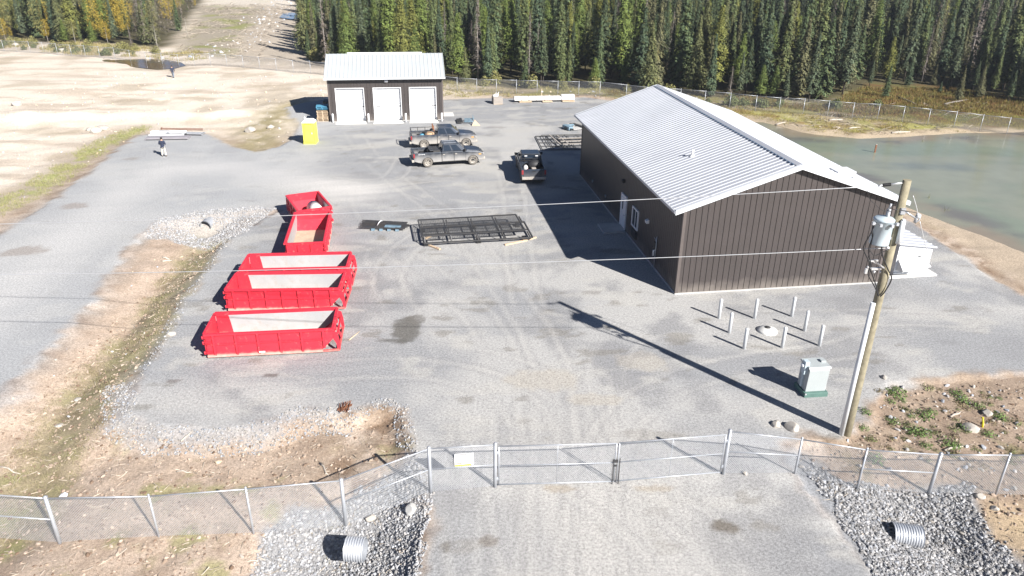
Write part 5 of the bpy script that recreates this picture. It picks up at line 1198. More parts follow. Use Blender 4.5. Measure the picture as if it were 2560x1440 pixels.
for x in (0.12, Lf * 0.5, Lf - 0.5): mb.box((x, 0.35, 0.10), (0.28, 0.5, 0.18)); mb.box((x, 2.9, 0.10), (0.28, 0.4, 0.18))
mb.build('rest_block', M['black'], fr)
def plank(px0, px1, label, m=None, w_=0.16, h_=0.09, z=0.05, name='timber_plank', cat='timber', grp=None):
    a, b = at(*px0, z), at(*px1, z); c = (a + b) / 2; t = thing(name, label, cat, (c[0], c[1], 0), math.atan2(b[1] - a[1], b[0] - a[0]), grp)
    L_ = float(np.hypot(*(b - a)[:2])); mb = MB(); mb.box((0, 0, z + 0.0), (L_, w_, h_)); mb.build('plank', m or M['wood'], t, bevel=0.01)
    mb = MB(); mb.box((L_ * 0.3, 0.0, z + h_ / 2 + 0.004), (0.05, w_ * 0.7, 0.008)); mb.build('nail_plate', M['rust'], t); return t
plank((1062, 609), (1100, 623), 'loose plank poking out at the front left corner of the black frames')
plank((1262, 612), (1318, 600), 'pale plank poking out at the front right corner of the black frames')
plank((1062, 597), (1086, 585), 'tan plank lying inside the left bay of the black frames')
plank((1322, 598), (1340, 593), 'short pale board end sticking out right of the black frames')
# steel bundle with pale blue blocks, left of the frames
ba_, bb2 = at(893, 574), at(1024, 577); rz_ = math.atan2(bb2[1] - ba_[1], bb2[0] - ba_[0]); Lq = float(np.hypot(*(bb2 - ba_)[:2]))
bd = thing('steel_bar_bundle', 'bundle of black steel bars on pale blue blocks, left of the gate frames', 'steel bars', (ba_[0], ba_[1], 0), rz_)
mb = MB()
for k in range(9): y = 0.5 + 0.09 * k; mb.bar((random.uniform(0, 0.4), y, 0.14 + 0.05 * (k % 3)), (Lq - random.uniform(0, 0.5), y - 0.25, 0.14 + 0.05 * (k % 3)), 0.06)
for k in range(4): mb.bar((0.1 + k * 0.1, 0.02 + 0.1 * k, 0.17), (Lq - 0.3, -0.12 + 0.1 * k, 0.17), 0.045)
mb.build('steel_bars', M['dark_steel'], bd)
mb = MB()
for k in range(4): mb.box((1.1 + k * 0.55, -0.02 + 0.0 * k, 0.07), (0.22, 0.35, 0.12))
mb.box((2.4, 0.30, 0.17), (1.1, 0.42, 0.10)); mb.build('blue_block', M['blue_tarp'], bd)
mb = MB(); mb.tube([(1.3, 0.3, 0.2), (1.45, 0.35, 0.42), (1.55, 0.5, 0.50), (1.62, 0.6, 0.45)], 0.035, 6); mb.build('white_strap', M['trim_white'], bd)
# far frames lying partly in the building shadow
g0 = at(1356, 377); g1 = at(1332, 343)
rg = math.atan2(g1[1] - g0[1], g1[0] - g0[0]); Lg = float(np.hypot(*(g1 - g0)[:2]))
gf = thing('steel_grid_panel', 'flat dark steel grid panels lying on the gravel by the building corner', 'steel panels', (g0[0], g0[1], 0), rg - PI / 2)
grid_frame(gf, 'grid_panel', 5.4, Lg, 5, 4, 0.10, 0.06, M['dark_steel'], 0, 0, -0.05)
grid_frame(gf, 'upper_panel', 4.6, Lg * 0.86, 4, 3, 0.20, 0.055, M['dark_steel'], 0.75, 0.7, -0.03)
mb = MB(); mb.bar((2.0, 0.6, 0.27), (1.6, Lg * 0.95, 0.27), 0.13, 0.08); mb.bar((2.9, 0.4, 0.27), (2.3, Lg * 0.9, 0.27), 0.10, 0.08)
for k in range(3): mb.bar((2.2, 1.2 + k * 1.1, 0.28), (4.6, 1.25 + k * 1.1, 0.28), 0.24, 0.05)
mb.build('cross_beam', M['old_wood'], gf)
pq = at(1432, 326)
pl = thing('scrap_pallet', 'pale pallet loaded with blue and dark steel pieces, beside the building corner', 'pallet', (pq[0], pq[1] + 0.5, 0), 0.5)
mb = MB()
for k in range(6): mb.bar((-0.2 + k * 0.22, -0.8, 0.14), (-0.2 + k * 0.22, 0.8, 0.14), 0.14, 0.04)
mb.build('pallet_boards', M['wrap'], pl)
mb = MB(); mb.box((-0.55, 0.1, 0.25), (0.5, 1.3, 0.34)); mb.bar((-0.2, 0.7, 0.3), (0.6, 0.5, 0.34), 0.14); mb.build('blue_steel', M['blue_tarp'], pl)
mb = MB(); mb.bar((1.05, -1.0, 0.2), (0.9, 1.2, 0.22), 0.22, 0.2); mb.bar((0.2, 0.9, 0.38), (0.8, 0.1, 0.36), 0.10); mb.bar((-0.9, 0.2, 0.2), (-0.5, -0.9, 0.22), 0.12); mb.build('dark_steel_piece', M['dark_steel'], pl)
# blue-dark bundle behind the pickups
pq = at(1163, 311)
bn = thing('scaffold_bundle', 'bundle of dark and blue scaffold frames lying near the right end of the garage', 'scaffold frames', (pq[0], pq[1] + 0.1, 0), 0.05)
mb = MB()
for k in range(4): mb.bar((-0.75 + k * 0.15, 0.0, 0.12 + 0.03 * k), (-0.95 + k * 0.15, 1.9, 0.14 + 0.03 * k), 0.12)
mb.build('dark_frame', M['dark_steel'], bn)
mb = MB()
for k in range(6): mb.bar((0.0 + k * 0.17, 0.05, 0.2), (-0.1 + k * 0.17, 1.7, 0.3), 0.045)
for y in (0.15, 0.7, 1.2, 1.6): mb.bar((-0.1, y, 0.24), (0.95, y, 0.26), 0.06)
mb.bar((0.95, 0.1, 0.2), (0.8, 1.8, 0.55), 0.07); mb.build('blue_frame', M['blue_tarp'], bn)
pq = at(1190, 315)
wd = thing('plywood_offcut', 'small tan triangular plywood offcut leaning beside the scaffold frames', 'plywood', (pq[0], pq[1], 0), 0.1)
mb = MB(); mb.prism([(-0.45, 0, 0.02), (0.45, 0, 0.02), (-0.1, 0.35, 0.55)], (0, 0.03, 0.02)); mb.build('plywood', M['wood'], wd)
mb = MB(); mb.bar((-0.2, 0.2, 0.0), (-0.2, 0.5, 0.6), 0.05); mb.build('prop_stick', M['old_wood'], wd)
# white trough sections and beams at the end of the road
def px_frame(p0, p1): a, b = at(*p0), at(*p1); return a, math.atan2(b[1] - a[1], b[0] - a[0]), float(np.hypot(*(b - a)[:2]))
a, r_, L_ = px_frame((378, 334), (466, 333)); wt = thing('white_trough', 'long white metal trough section, the back one of two behind the man', 'metal section', a, r_, 'white metal sections')
mb = MB(); mb.prism([(0, -0.2, 0.06), (0, 0.2, 0.06), (0, 0.2, 0.24), (0, 0.16, 0.24), (0, 0.16, 0.10), (0, -0.16, 0.10), (0, -0.16, 0.24), (0, -0.2, 0.24)], (L_, 0, 0)); mb.build('trough', M['white'], wt); mb = MB(); mb.box((L_ * 0.5, -0.21, 0.15), (0.3, 0.03, 0.16)); mb.build('joint_plate', M['galv'], wt)
a, r_, L_ = px_frame((374, 341), (464, 341)); wt = thing('white_trough', 'long white metal trough section nearest the man, with a dark end', 'metal section', a, r_, 'white metal sections')
mb = MB(); mb.prism([(0, -0.17, 0.06), (0, 0.17, 0.06), (0, 0.17, 0.22), (0, -0.17, 0.22)], (L_, 0, 0)); mb.build('trough', M['white'], wt); mb = MB(); mb.box((L_ + 0.02, 0, 0.15), (0.1, 0.4, 0.22)); mb.build('end_plate', M['dark_steel'], wt)
a, r_, L_ = px_frame((362, 351), (471, 349)); bt = thing('steel_sheet_pile', 'flat grey steel sheets lying in front of the white sections', 'steel sheets', a, r_)
mb = MB(); mb.box((L_ / 2, 0.55, 0.10), (L_, 1.15, 0.10)); mb.box((L_ / 2, 0.52, 0.18), (L_ - 0.3, 0.9, 0.05)); mb.build('sheets', pmat('mauve grey sheet', (0.33, 0.31, 0.33), None, 3, 0.6), bt); mb = MB(); mb.box((L_ / 2, -0.03, 0.05), (L_ - 0.2, 0.05, 0.08)); mb.build('sheet_edge', M['dark_steel'], bt)
a, r_, L_ = px_frame((402, 324), (508, 325)); bt = thing('rusty_beam', 'long rust-brown beam lying behind the white metal sections', 'beam', a, r_)
mb = MB(); mb.box((L_ / 2, 0, 0.15), (L_, 0.14, 0.03)); mb.box((L_ / 2, 0, 0.03), (L_, 0.14, 0.03)); mb.box((L_ / 2, 0, 0.09), (L_, 0.03, 0.09)); mb.build('beam', pmat('faded brown beam', (0.36, 0.24, 0.19), None, 4, 0.9), bt); mb = MB(); mb.box((L_ * 0.03, 0, 0.13), (0.03, 0.2, 0.22)); mb.build('end_plate', M['rust'], bt)
a, r_, L_ = px_frame((458, 335), (511, 336)); bt = thing('steel_bar_bundle', 'long thin pale bars sticking out right of the white metal sections', 'steel bars', a, r_)
mb = MB()
for k in range(5): mb.bar((0, -0.4 + k * 0.2, 0.1), (L_ - 0.25 * (k % 2), -0.4 + k * 0.2, 0.1), 0.07)
mb.build('bars', M['alu'], bt); mb = MB()
for k in range(3): mb.bar((0.1, -0.5 + k * 0.4, 0.05), (L_ - 0.1, -0.5 + k * 0.4, 0.05), 0.1)
mb.build('dark_bars', M['dark_steel'], bt)
# rebar heap, broken branch, white bag
pq = at(862, 1026)
rbh = thing('rebar_pile', 'small heap of rusty rebar offcuts at the edge of the stone bank', 'rebar', (pq[0], pq[1], float(gz(pq[0], pq[1]))), 0)
mb = MB()
for k in range(14): a = random.uniform(1.2, 1.9); x = random.uniform(-0.25, 0.25); mb.bar((x - 0.25 * cos(a) - 0.06, -0.2, 0.04 + 0.01 * k), (x + 0.25 * cos(a), 0.32, 0.10 + 0.015 * k), 0.022)
mb.build('rebar', M['rust'], rbh)
mb = MB()
for k in range(4): mb.bar((-0.3, -0.1 + 0.06 * k, 0.05), (0.3, 0.05 + 0.05 * k, 0.2), 0.02)
mb.build('tie_wire', M['rust'], rbh)
# ------------------------------------------------------------------ fences
def solve_h(base, top_py):
    lo, hi = 0.3, 4.0
    for _ in range(40):
        m = (lo + hi) / 2; d = np.array([base[0], base[1], base[2] + m]) - C0; y = 720 - F * (d @ UY) / (d @ FW)
        if y > top_py: lo = m
        else: hi = m
    return lo
def mesh_panel(mb, a, b, za, zb, ha, hb, d, r, slope=1.0):
    """chain link between two posts: straight wires in both diagonal directions, clipped to the panel"""
    a = Vector((a[0], a[1], 0)); b = Vector((b[0], b[1], 0)); L = (b - a).length; e = (b - a) / L; nrm = Vector((-e.y, e.x, 0)) * r
    hm = (ha + hb) / 2
    n = int((L + hm) / d)
    def pt(u, v): t = u / L; return a + e * u + Vector((0, 0, za + (zb - za) * t + v * (ha + (hb - ha) * t) / hm))
    for k in range(n):
        s = (k + 0.5) * d
        u0, v0 = (s, 0) if s <= L else (L, s - L)
        u1, v1 = (s - hm, hm) if s - hm >= 0 else (0, s)
        for m in (0, 1):
            A = pt(u0 if not m else L - u0, v0); B = pt(u1 if not m else L - u1, v1)
            w_ = (B - A).normalized().cross(nrm.normalized()) * r
            o = nrm * (0.8 if m else -0.8)
            mb.add([A - w_ + o, A + nrm + o, A + w_ + o, B - w_ + o, B + nrm + o, B + w_ + o], [(0, 1, 4, 3), (1, 2, 5, 4), (2, 0, 3, 5)])
def fence(label, posts, rails, wire, d, r, pr, corner=(), mid=(), group='chain-link fence runs', cap=True, bottom=False):
    """posts: [(x, y, z, h), ...]"""
    o = posts[0]; t = thing('chain_link_fence', label, 'fence', (o[0], o[1], o[2]), 0, group)
    loc = [(p[0] - o[0], p[1] - o[1], p[2] - o[2], p[3]) for p in posts]
    for i, p in enumerate(loc):
        if i == 0 and 'skip0' in corner: continue
        if i == len(loc) - 1 and 'skipN' in corner: continue
        rr = pr * (1.75 if i in corner else 1.0)
        mb = MB(); mb.cyl((p[0], p[1], p[2] - 0.5), (p[0], p[1], p[2] + p[3]), rr, n=10)
        mb.lathe((p[0], p[1], p[2] + p[3]), [(rr * 1.2, -0.03), (rr * 1.2, 0.01), (rr * 0.6, 0.05), (0.0001, 0.06)], 10)
        mb.build('post', M['galv'], t)
    mb = MB()
    for p, q in zip(loc, loc[1:]):
        mb.cyl((p[0], p[1], p[2] + p[3] - 0.05), (q[0], q[1], q[2] + q[3] - 0.05), rails, n=8)
    mb.build('top_rail', M['galv'], t)
    if mid:
        mb = MB()
        for i in mid: p, q = loc[i], loc[i + 1]; mb.cyl((p[0], p[1], p[2] + p[3] * 0.52), (q[0], q[1], q[2] + q[3] * 0.52), rails * 0.95, n=8)
        mb.build('brace_rail', M['galv'], t)
    mb = MB()
    for p, q in zip(loc, loc[1:]): mesh_panel(mb, p, q, p[2] + 0.04, q[2] + 0.04, p[3] - 0.07, q[3] - 0.07, d, r)
    mb.build('wire_mesh', wire, t, recalc=False)
    return t
def fp(b, top):
    p = atg(*b); return (p[0], p[1], p[2], solve_h(p, top))
L0, L1, L2, L3 = fp((150, 1358), 1243), fp((397, 1342), 1238), fp((634, 1334), 1220), fp((865, 1314), 1199)
L4, L5 = fp((1077, 1231), 1119), fp((1238, 1217), 1109)
G2 = fp((1808, 1185), 1076)
R1, R2, R3, R4 = fp((1987, 1184), 1096), fp((2142, 1224), 1122), fp((2322, 1233), 1134), fp((2489, 1237), 1135)
dL = np.array(L0) - np.array(L1); LM = tuple(np.array(L0) + np.array([dL[0] * 0.95, dL[1] * 0.5 + 0.35, 0.0, 0.0])); R5 = tuple(np.array(R4) + (np.array(R4) - np.array(R3)))
LM2 = tuple(np.array(LM) + np.array([-3.0, 0.9, 0, 0])); R6 = tuple(np.array(R5) + (np.array(R4) - np.array(R3)))
WD, WR = 0.082, 0.0038
fence('near chain-link fence run at the lower left, ending at the stone pit', [LM2, LM, L0, L1, L2, L3], 0.024, M['wire'], WD, WR, 0.036, (2, 5), (0, 1))
fence('short sloping fence panels between the stone pit and the gate, carrying the sign', [L3, L4, L5], 0.024, M['wire'], WD, WR, 0.036, (1, 2, 'skip0'), (0, 1))
fence('near chain-link fence run right of the gate, above the right stone pit', [G2, R1, R2, R3, R4, R5, R6], 0.024, M['wire'], WD, WR, 0.036, (0, 3), (0, 2))
def leaf(label, A, B):
    A = np.array(A[:3]); B = np.array(B[:3]); v = B - A; L = float(np.hypot(v[0], v[1])); rz = math.atan2(v[1], v[0])
    t = thing('gate_leaf', label, 'gate', (A[0], A[1], A[2]), rz, 'leaves of the double gate')
    z0, z1 = 0.10, 1.80; mb = MB(); r = 0.024
    for z in (z0, z1): mb.cyl((0, 0, z), (L, 0, z), r, n=8)
    for x in (0, L): mb.cyl((x, 0, z0), (x, 0, z1), r, n=8)
    mb.build('gate_frame', M['galv'], t)
    mb = MB(); mb.cyl((0, 0, (z0 + z1) / 2), (L, 0, (z0 + z1) / 2), r * 0.85, n=8); mb.cyl((L / 2, 0, z0), (L / 2, 0, z1), r * 0.45, n=6); mb.build('cross_rail', M['galv'], t)
    mb = MB(); mesh_panel(mb, (0, 0), (L, 0), z0, z0, z1 - z0, z1 - z0, WD, WR); mb.build('wire_mesh', M['wire'], t, recalc=False)
    return t, L
dirv = np.array(G2[:3]) - np.array(L5[:3])
gm = atg(1537, 1208)
ea = (gm - np.array(L5[:3])); ea = ea / np.linalg.norm(ea); eb = (gm - np.array(G2[:3])); eb = eb / np.linalg.norm(eb)
lf, LL = leaf('left leaf of the double chain-link gate, hung beside the sign panel', np.array(L5[:3]) + ea * 0.13, gm - ea * 0.05)
rt, LR = leaf('right leaf of the double chain-link gate, hung on the right gate post', np.array(G2[:3]) + eb * 0.13, gm - eb * 0.05)
for o_ in (lf, rt):
    mb = MB()
    for z in (0.35, 1.5): mb.box((-0.06, 0, z), (0.12, 0.05, 0.06)); mb.cyl((-0.05, 0, z - 0.08), (-0.05, 0, z + 0.08), 0.03, n=8)
    mb.build('hinge', M['galv'], o_)
mb = MB(); mb.cyl((LL - 0.06, -0.04, 0.0), (LL - 0.06, -0.04, 1.15), 0.016, n=6); mb.box((LL, -0.04, 1.05), (0.18, 0.06, 0.10)); mb.box((LL, -0.04, 0.85), (0.12, 0.05, 0.05)); mb.build('gate_latch', M['dark_steel'], lf)
mb = MB(); mb.cyl((LR - 0.06, 0.04, 0.0), (LR - 0.06, 0.04, 1.15), 0.016, n=6); mb.build('drop_rod', M['dark_steel'], rt)
# the sign
vv = np.array(L5[:3]) - np.array(L4[:3]); vv = vv / np.linalg.norm(vv); ps = np.array(L4[:3]) + vv * 1.22; rzs = math.atan2(vv[1], vv[0])
sg = thing('notice_sign', 'white notice board with a yellow bottom strip, hung on the fence left of the gate', 'sign', (ps[0] + 0.035 * vv[1], ps[1] - 0.035 * vv[0], L4[2] + 1.38), rzs)
mb = MB(); mb.box((0, -0.03, 0), (0.68, 0.02, 0.52)); mb.build('board', M['white'], sg)
mb = MB(); mb.box((-0.04, -0.043, -0.225), (0.58, 0.006, 0.05)); mb.build('yellow_strip', M['yellow_paint'], sg)
mb = MB(); mb.box((-0.2, -0.043, -0.15), (0.24, 0.006, 0.055))
for k in range(3): mb.box((-0.255 + k * 0.05, -0.043, -0.105), (0.035, 0.006, 0.02))
mb.build('dark_print', M['old_wood'], sg)
mb = MB(); mb.box((0, -0.045, 0.235), (0.58, 0.012, 0.02)); mb.build('top_batten', M['dark_steel'], sg)
# the far fences
def far(label, pts, corner=(), extra=None):
    P = []
    for k in range(len(pts) - 1):
        a, b = at(*pts[k]), at(*pts[k + 1]); n = max(1, int(round(np.linalg.norm(b - a) / 3.05)))
        for j in range(n): q = a + (b - a) * j / n; P.append(q)
    P.append(at(*pts[-1]))
    posts = [(q[0], q[1], max(min(float(gz(q[0], q[1])), 0.4), -0.35), 1.80) for q in P]
    return fence(label, posts, 0.020, M['wire_far'], 0.15, 0.006, 0.028, corner)
far('far fence along the left edge of the sandy field, below the yellow trees', [(-150, 112), (10, 126), (250, 143), (447, 161)])
far('far fence crossing the cleared strip left of the garage', [(447, 161), (609, 168.5), (777, 182.5), (900, 197)], ('skip0',))
far('far fence behind the yard between the garage and the brown building', [(900, 197), (1143, 225.6), (1291, 232), (1499, 240.6), (1700, 254)], ('skip0',))
far('far fence along the mossy bank behind the pond', [(1700, 254), (1888, 273), (2007, 283), (2193, 296), (2384, 317), (2518, 328), (2700, 345)], ('skip0',))

# ------------------------------------------------------------------ culvert pipes
def culvert(label, px, L, r, yaw, zc):
    p = at(*px, zc); t = thing('culvert_pipe', label, 'pipe', (p[0], p[1], zc), yaw, 'corrugated culvert ends')
    n = 28; ks = 60; vs = []; fs = []
    for k in range(ks + 1):
        x = L * k / ks; rr = r + 0.018 * math.cos(2 * PI * x / 0.085)
        vs += [(x, rr * cos(2 * PI * i / n), rr * sin(2 * PI * i / n)) for i in range(n)]
    for k in range(ks):
        fs += [(k * n + i, k * n + (i + 1) % n, (k + 1) * n + (i + 1) % n, (k + 1) * n + i) for i in range(n)]
    mb = MB(); mb.add(vs, fs, True); mb.build('corrugated_shell', M['galv_bright'], t)
    mb = MB(); vs = [(x, (r - 0.035) * cos(2 * PI * i / n), (r - 0.035) * sin(2 * PI * i / n)) for x in (0.0, L) for i in range(n)]
    mb.add(vs, [(i, n + i, n + (i + 1) % n, (i + 1) % n) for i in range(n)], True); mb.build('inner_shell', M['galv'], t)
    return t
M['galv_bright'] = pmat('new galvanised steel', (0.66, 0.68, 0.71), (0.56, 0.58, 0.61), 3, 0.38, 0.55)
culvert('corrugated culvert end in the left stone pit, mouth towards the left', (866, 1372), 0.62, 0.40, -0.06, -0.30)
culvert('corrugated culvert end in the right stone pit, mouth towards the right', (2302, 1344), 0.95, 0.40, PI - 0.18, -0.56)
cvp = atg(513, 566); t = culvert('dark-mouthed culvert in the stony bank beside the left-hand road', (513, 566), 2.0, 0.38, RD(88), -0.47)

# ------------------------------------------------------------------ people
def skin(name, verts, edges, radii, m, parent, root=0):
    me = bpy.data.meshes.new(name); me.from_pydata(verts, edges, []); o = bpy.data.objects.new(name, me); COL.objects.link(o); me.materials.append(m)
    md = o.modifiers.new('skin', 'SKIN'); md.use_smooth_shade = True
    if not me.skin_vertices: me.skin_vertices.new()
    for i, r in enumerate(radii): me.skin_vertices[0].data[i].radius = (r, r) if not isinstance(r, tuple) else r; me.skin_vertices[0].data[i].use_root = (i == root)
    ss = o.modifiers.new('sub', 'SUBSURF'); ss.levels = 1; ss.render_levels = 2
    o.parent = parent; return o
def person(label, loc, rz, pose, top, legs):
    t = thing('person', label, 'person', loc, rz)
    # facing +y
    hipw = 0.10
    lf_, rf_ = pose['lfoot'], pose['rfoot']; lk, rk_ = pose['lknee'], pose['rknee']
    le, re_, lh, rh = pose['lelbow'], pose['relbow'], pose['lhand'], pose['rhand']
    V = [(0, 0, 0.95), (0, 0, 1.15), (0, 0.01, 1.38), (0, 0.015, 1.50), (0, 0.03, 1.58), (0, 0.04, 1.68), (0, 0.035, 1.745),
         (-hipw, 0, 0.90), lk, (lf_[0], lf_[1], 0.09), (lf_[0], lf_[1] + 0.12, 0.04), (hipw, 0, 0.90), rk_, (rf_[0], rf_[1], 0.09), (rf_[0], rf_[1] + 0.12, 0.04),
         (-0.19, 0, 1.42), le, lh, (0.19, 0, 1.42), re_, rh]
    E_ = [(0, 1), (1, 2), (2, 3), (3, 4), (4, 5), (5, 6), (0, 7), (7, 8), (8, 9), (9, 10), (0, 11), (11, 12), (12, 13), (13, 14), (2, 15), (15, 16), (16, 17), (2, 18), (18, 19), (19, 20)]
    R = [(0.14, 0.10), (0.14, 0.10), (0.16, 0.11), 0.055, 0.07, 0.10, 0.065, 0.085, 0.06, 0.04, 0.04, 0.085, 0.06, 0.04, 0.04, 0.06, 0.045, 0.032, 0.06, 0.045, 0.032]
    for h_, e_ in ((lh, le), (rh, re_)):
        d = (Vector(h_) - Vector(e_)).normalized(); side = d.cross(Vector((0, 1, 0.3))).normalized(); b = 17 if h_ is lh else 20
        for k in range(5):
            i0 = len(V); off = side * (0.022 * (k - 1.5)) if k < 4 else side * -0.045; ln = (0.075, 0.085, 0.08, 0.065, 0.05)[k]
            p = Vector(h_) + d * (0.06 if k < 4 else 0.02) + off; V += [tuple(p), tuple(p + d * ln + Vector((0, 0.015, 0)))]
            E_ += [(b, i0), (i0, i0 + 1)]; R += [0.011, 0.008]
    skin('body', V, E_, R, M['skin'], t)
    J = [(0, 0, 0.98), (0, 0, 1.15), (0, 0.01, 1.38), (0, 0.01, 1.47), (-0.20, 0, 1.41), le, tuple(Vector(lh).lerp(Vector(le), 0.12)), (0.20, 0, 1.41), re_, tuple(Vector(rh).lerp(Vector(re_), 0.12)), (0, 0, 0.88)]
    skin('jacket', J, [(0, 1), (1, 2), (2, 3), (2, 4), (4, 5), (5, 6), (2, 7), (7, 8), (8, 9), (0, 10)], [(0.19, 0.14), (0.18, 0.135), (0.20, 0.145), 0.085, 0.09, 0.07, 0.052, 0.09, 0.07, 0.052, (0.19, 0.14)], top, t)
    K = [(0, 0, 0.97), (-hipw, 0, 0.86), lk, (lf_[0], lf_[1], 0.08), (hipw, 0, 0.86), rk_, (rf_[0], rf_[1], 0.08)]
    skin('trousers', K, [(0, 1), (1, 2), (2, 3), (0, 4), (4, 5), (5, 6)], [(0.165, 0.12), 0.115, 0.082, 0.068, 0.115, 0.082, 0.068], legs, t)
    mb = MB(); mb.blob((0, 0.015, 1.70), (0.108, 0.118, 0.105)); mb.build('hair', M['hair'], t)
    mb = MB()
    for f_ in (lf_, rf_): mb.blob((f_[0], f_[1] + 0.06, 0.045), (0.052, 0.145, 0.055))
    mb.build('boots', M['boot'], t)
    mb = MB()
    for sx in (-0.036, 0.036): mb.blob((sx, 0.125, 1.695), (0.014, 0.01, 0.01), 6, 5)
    mb.blob((0, 0.143, 1.665), (0.014, 0.02, 0.026), 6, 5); mb.build('face_features', M['skin'], t)
    return t
q = at(411, 391.0); s1_ = 0.97
pA = person('man in navy jacket and cream trousers standing with his back turned', (q[0], q[1], 0), 0.0,
       dict(lfoot=(-0.17, -0.02), rfoot=(0.17, 0.0), lknee=(-0.13, 0.04, 0.50), rknee=(0.14, 0.04, 0.50), lelbow=(-0.30, -0.02, 1.15), relbow=(0.30, -0.02, 1.15), lhand=(-0.14, 0.24, 1.10), rhand=(0.14, 0.24, 1.10)), M['navy'], M['cream'])
pA.scale = (s1_,) * 3
q = at(433.5, 193.0)
pB = person('man in a dark jacket and grey-blue trousers walking across the sandy field', (q[0], q[1], float(gz(q[0], q[1]))), 0.25,
       dict(lfoot=(-0.08, 0.28), rfoot=(0.10, -0.26), lknee=(-0.10, 0.20, 0.52), rknee=(0.11, -0.04, 0.50), lelbow=(-0.27, -0.08, 1.14), relbow=(0.27, 0.08, 1.14), lhand=(-0.27, -0.02, 0.88), rhand=(0.27, 0.22, 0.92)), M['navy'], M['jeans'])
pB.scale = (0.93,) * 3
# ------------------------------------------------------------------ stones
rng = np.random.default_rng(11)
_t = (1 + 5 ** 0.5) / 2
ICO = np.array([(-1, _t, 0), (1, _t, 0), (-1, -_t, 0), (1, -_t, 0), (0, -1, _t), (0, 1, _t), (0, -1, -_t), (0, 1, -_t), (_t, 0, -1), (_t, 0, 1), (-_t, 0, -1), (-_t, 0, 1)]) / math.sqrt(1 + _t * _t)
ICF = np.array([(0, 11, 5), (0, 5, 1), (0, 1, 7), (0, 7, 10), (0, 10, 11), (1, 5, 9), (5, 11, 4), (11, 10, 2), (10, 7, 6), (7, 1, 8), (3, 9, 4), (3, 4, 2), (3, 2, 6), (3, 6, 8), (3, 8, 9), (4, 9, 5), (2, 4, 11), (6, 2, 10), (8, 6, 7), (9, 8, 1)])
def rot_many(n, tilt=1.0):
    a = rng.uniform(0, 2 * PI, n); b = rng.uniform(-1, 1, n) * tilt; c = rng.uniform(-1, 1, n) * tilt
    ca, sa_, cb, sb2, cc, scn = np.cos(a), np.sin(a), np.cos(b), np.sin(b), np.cos(c), np.sin(c)
    Z0 = np.zeros(n); O = np.ones(n)
    Rz = np.stack([ca, -sa_, Z0, sa_, ca, Z0, Z0, Z0, O], -1).reshape(n, 3, 3)
    Rx = np.stack([O, Z0, Z0, Z0, cb, -sb2, Z0, sb2, cb], -1).reshape(n, 3, 3)
    Ry = np.stack([cc, Z0, scn, Z0, O, Z0, -scn, Z0, cc], -1).reshape(n, 3, 3)
    return Rz @ Rx @ Ry
def stones(name, P, s, cols, label, m):
    n = len(P); J = ICO[None] * rng.uniform(0.72, 1.2, (n, 12, 1)) * np.stack([rng.uniform(0.8, 1.4, n), rng.uniform(0.6, 1.0, n), rng.uniform(0.45, 0.9, n)], -1)[:, None, :]
    V = np.einsum('nij,nkj->nki', rot_many(n, 0.7), J) * s[:, None, None] + P[:, None, :]
    Fq = (ICF[None] + (np.arange(n) * 12)[:, None, None]).reshape(-1, 3)
    o = np_mesh(name, V.reshape(-1, 3), Fq, m, np.repeat(cols, 12, 0), 'tint')
    tag(o, label, 'stones', None, 'stuff'); return o
STONE = attr_mat('crushed stone', 'tint', 0.9, 0.15, 30.0, spec=0.2)
def grey_cols(n, lo, hi, warm=0.02):
    g = rng.uniform(0, 1, n) ** 1.3 * (hi - lo) + lo
    g = np.where(rng.uniform(0, 1, n) < 0.04, rng.uniform(0.42, 0.52, n), g)
    w_ = rng.uniform(-warm, warm * 1.6, n)
    return np.stack([g * (1 + w_ * 2), g * (1 + w_ * 0.6), g * (1 - w_ * 1.5 + 0.02)], -1)
def scatter(poly, n):
    xs = [p[0] for p in poly]; ys = [p[1] for p in poly]; x = rng.uniform(min(xs), max(xs), n * 4); y = rng.uniform(min(ys), max(ys), n * 4)
    k = sdf(x, y, poly) + (fbm(x, y, 1.0, 3, 71) - 0.5) * 0.9 < 0; x, y = x[k][:n], y[k][:n]
    return np.stack([x, y, terrain(x, y)], -1)
for nm, poly, n, s0, s1, lo, hi, lb in (('riprap_stones', PIT_A, 6000, 0.026, 0.072, 0.22, 0.48, 'loose grey riprap stones filling the left pit below the fence'),
                                        ('riprap_stones', PIT_B, 8500, 0.026, 0.078, 0.15, 0.46, 'loose grey riprap stones filling the right pit below the fence'),
                                        ('riprap_stones', BANK_D, 4200, 0.030, 0.080, 0.24, 0.46, 'loose pale stones on the bank around the dark-mouthed culvert')):
    P = scatter(poly, n); mo_ = at(512, 572, -0.5); P = P[np.hypot(P[:, 0] - mo_[0], P[:, 1] - mo_[1]) > 0.75]; n = len(P); s = rng.uniform(0, 1, n) ** 1.6 * (s1 - s0) + s0; P[:, 2] += s * 0.25
    stones(nm, P, s, grey_cols(n, lo, hi), lb, STONE)
x = rng.uniform(-19, -1.5, 60000); y = rng.uniform(21, 47, 60000); d_ = sdf(x, y, YARD) + (fbm(x, y, 1.4, 3, 72) - 0.5) * 0.8
wd_ = np.where((y < 28.5) & (x < -6.5), 1.25, np.where(y < 28.5, 0.5, 0.30))
k = (d_ > -0.25) & (d_ < wd_) & (rng.uniform(0, 1, 60000) < np.where(y < 28.5, 0.9, 0.35)); x, y = x[k], y[k]; n = len(x)
s = rng.uniform(0, 1, n) ** 1.7 * 0.048 + 0.018
stones('bank_stones', np.stack([x, y, terrain(x, y) + s * 0.2], -1), s, grey_cols(n, 0.25, 0.38, 0.04), 'small pale crushed stones along the edge of the gravel yard', STONE)
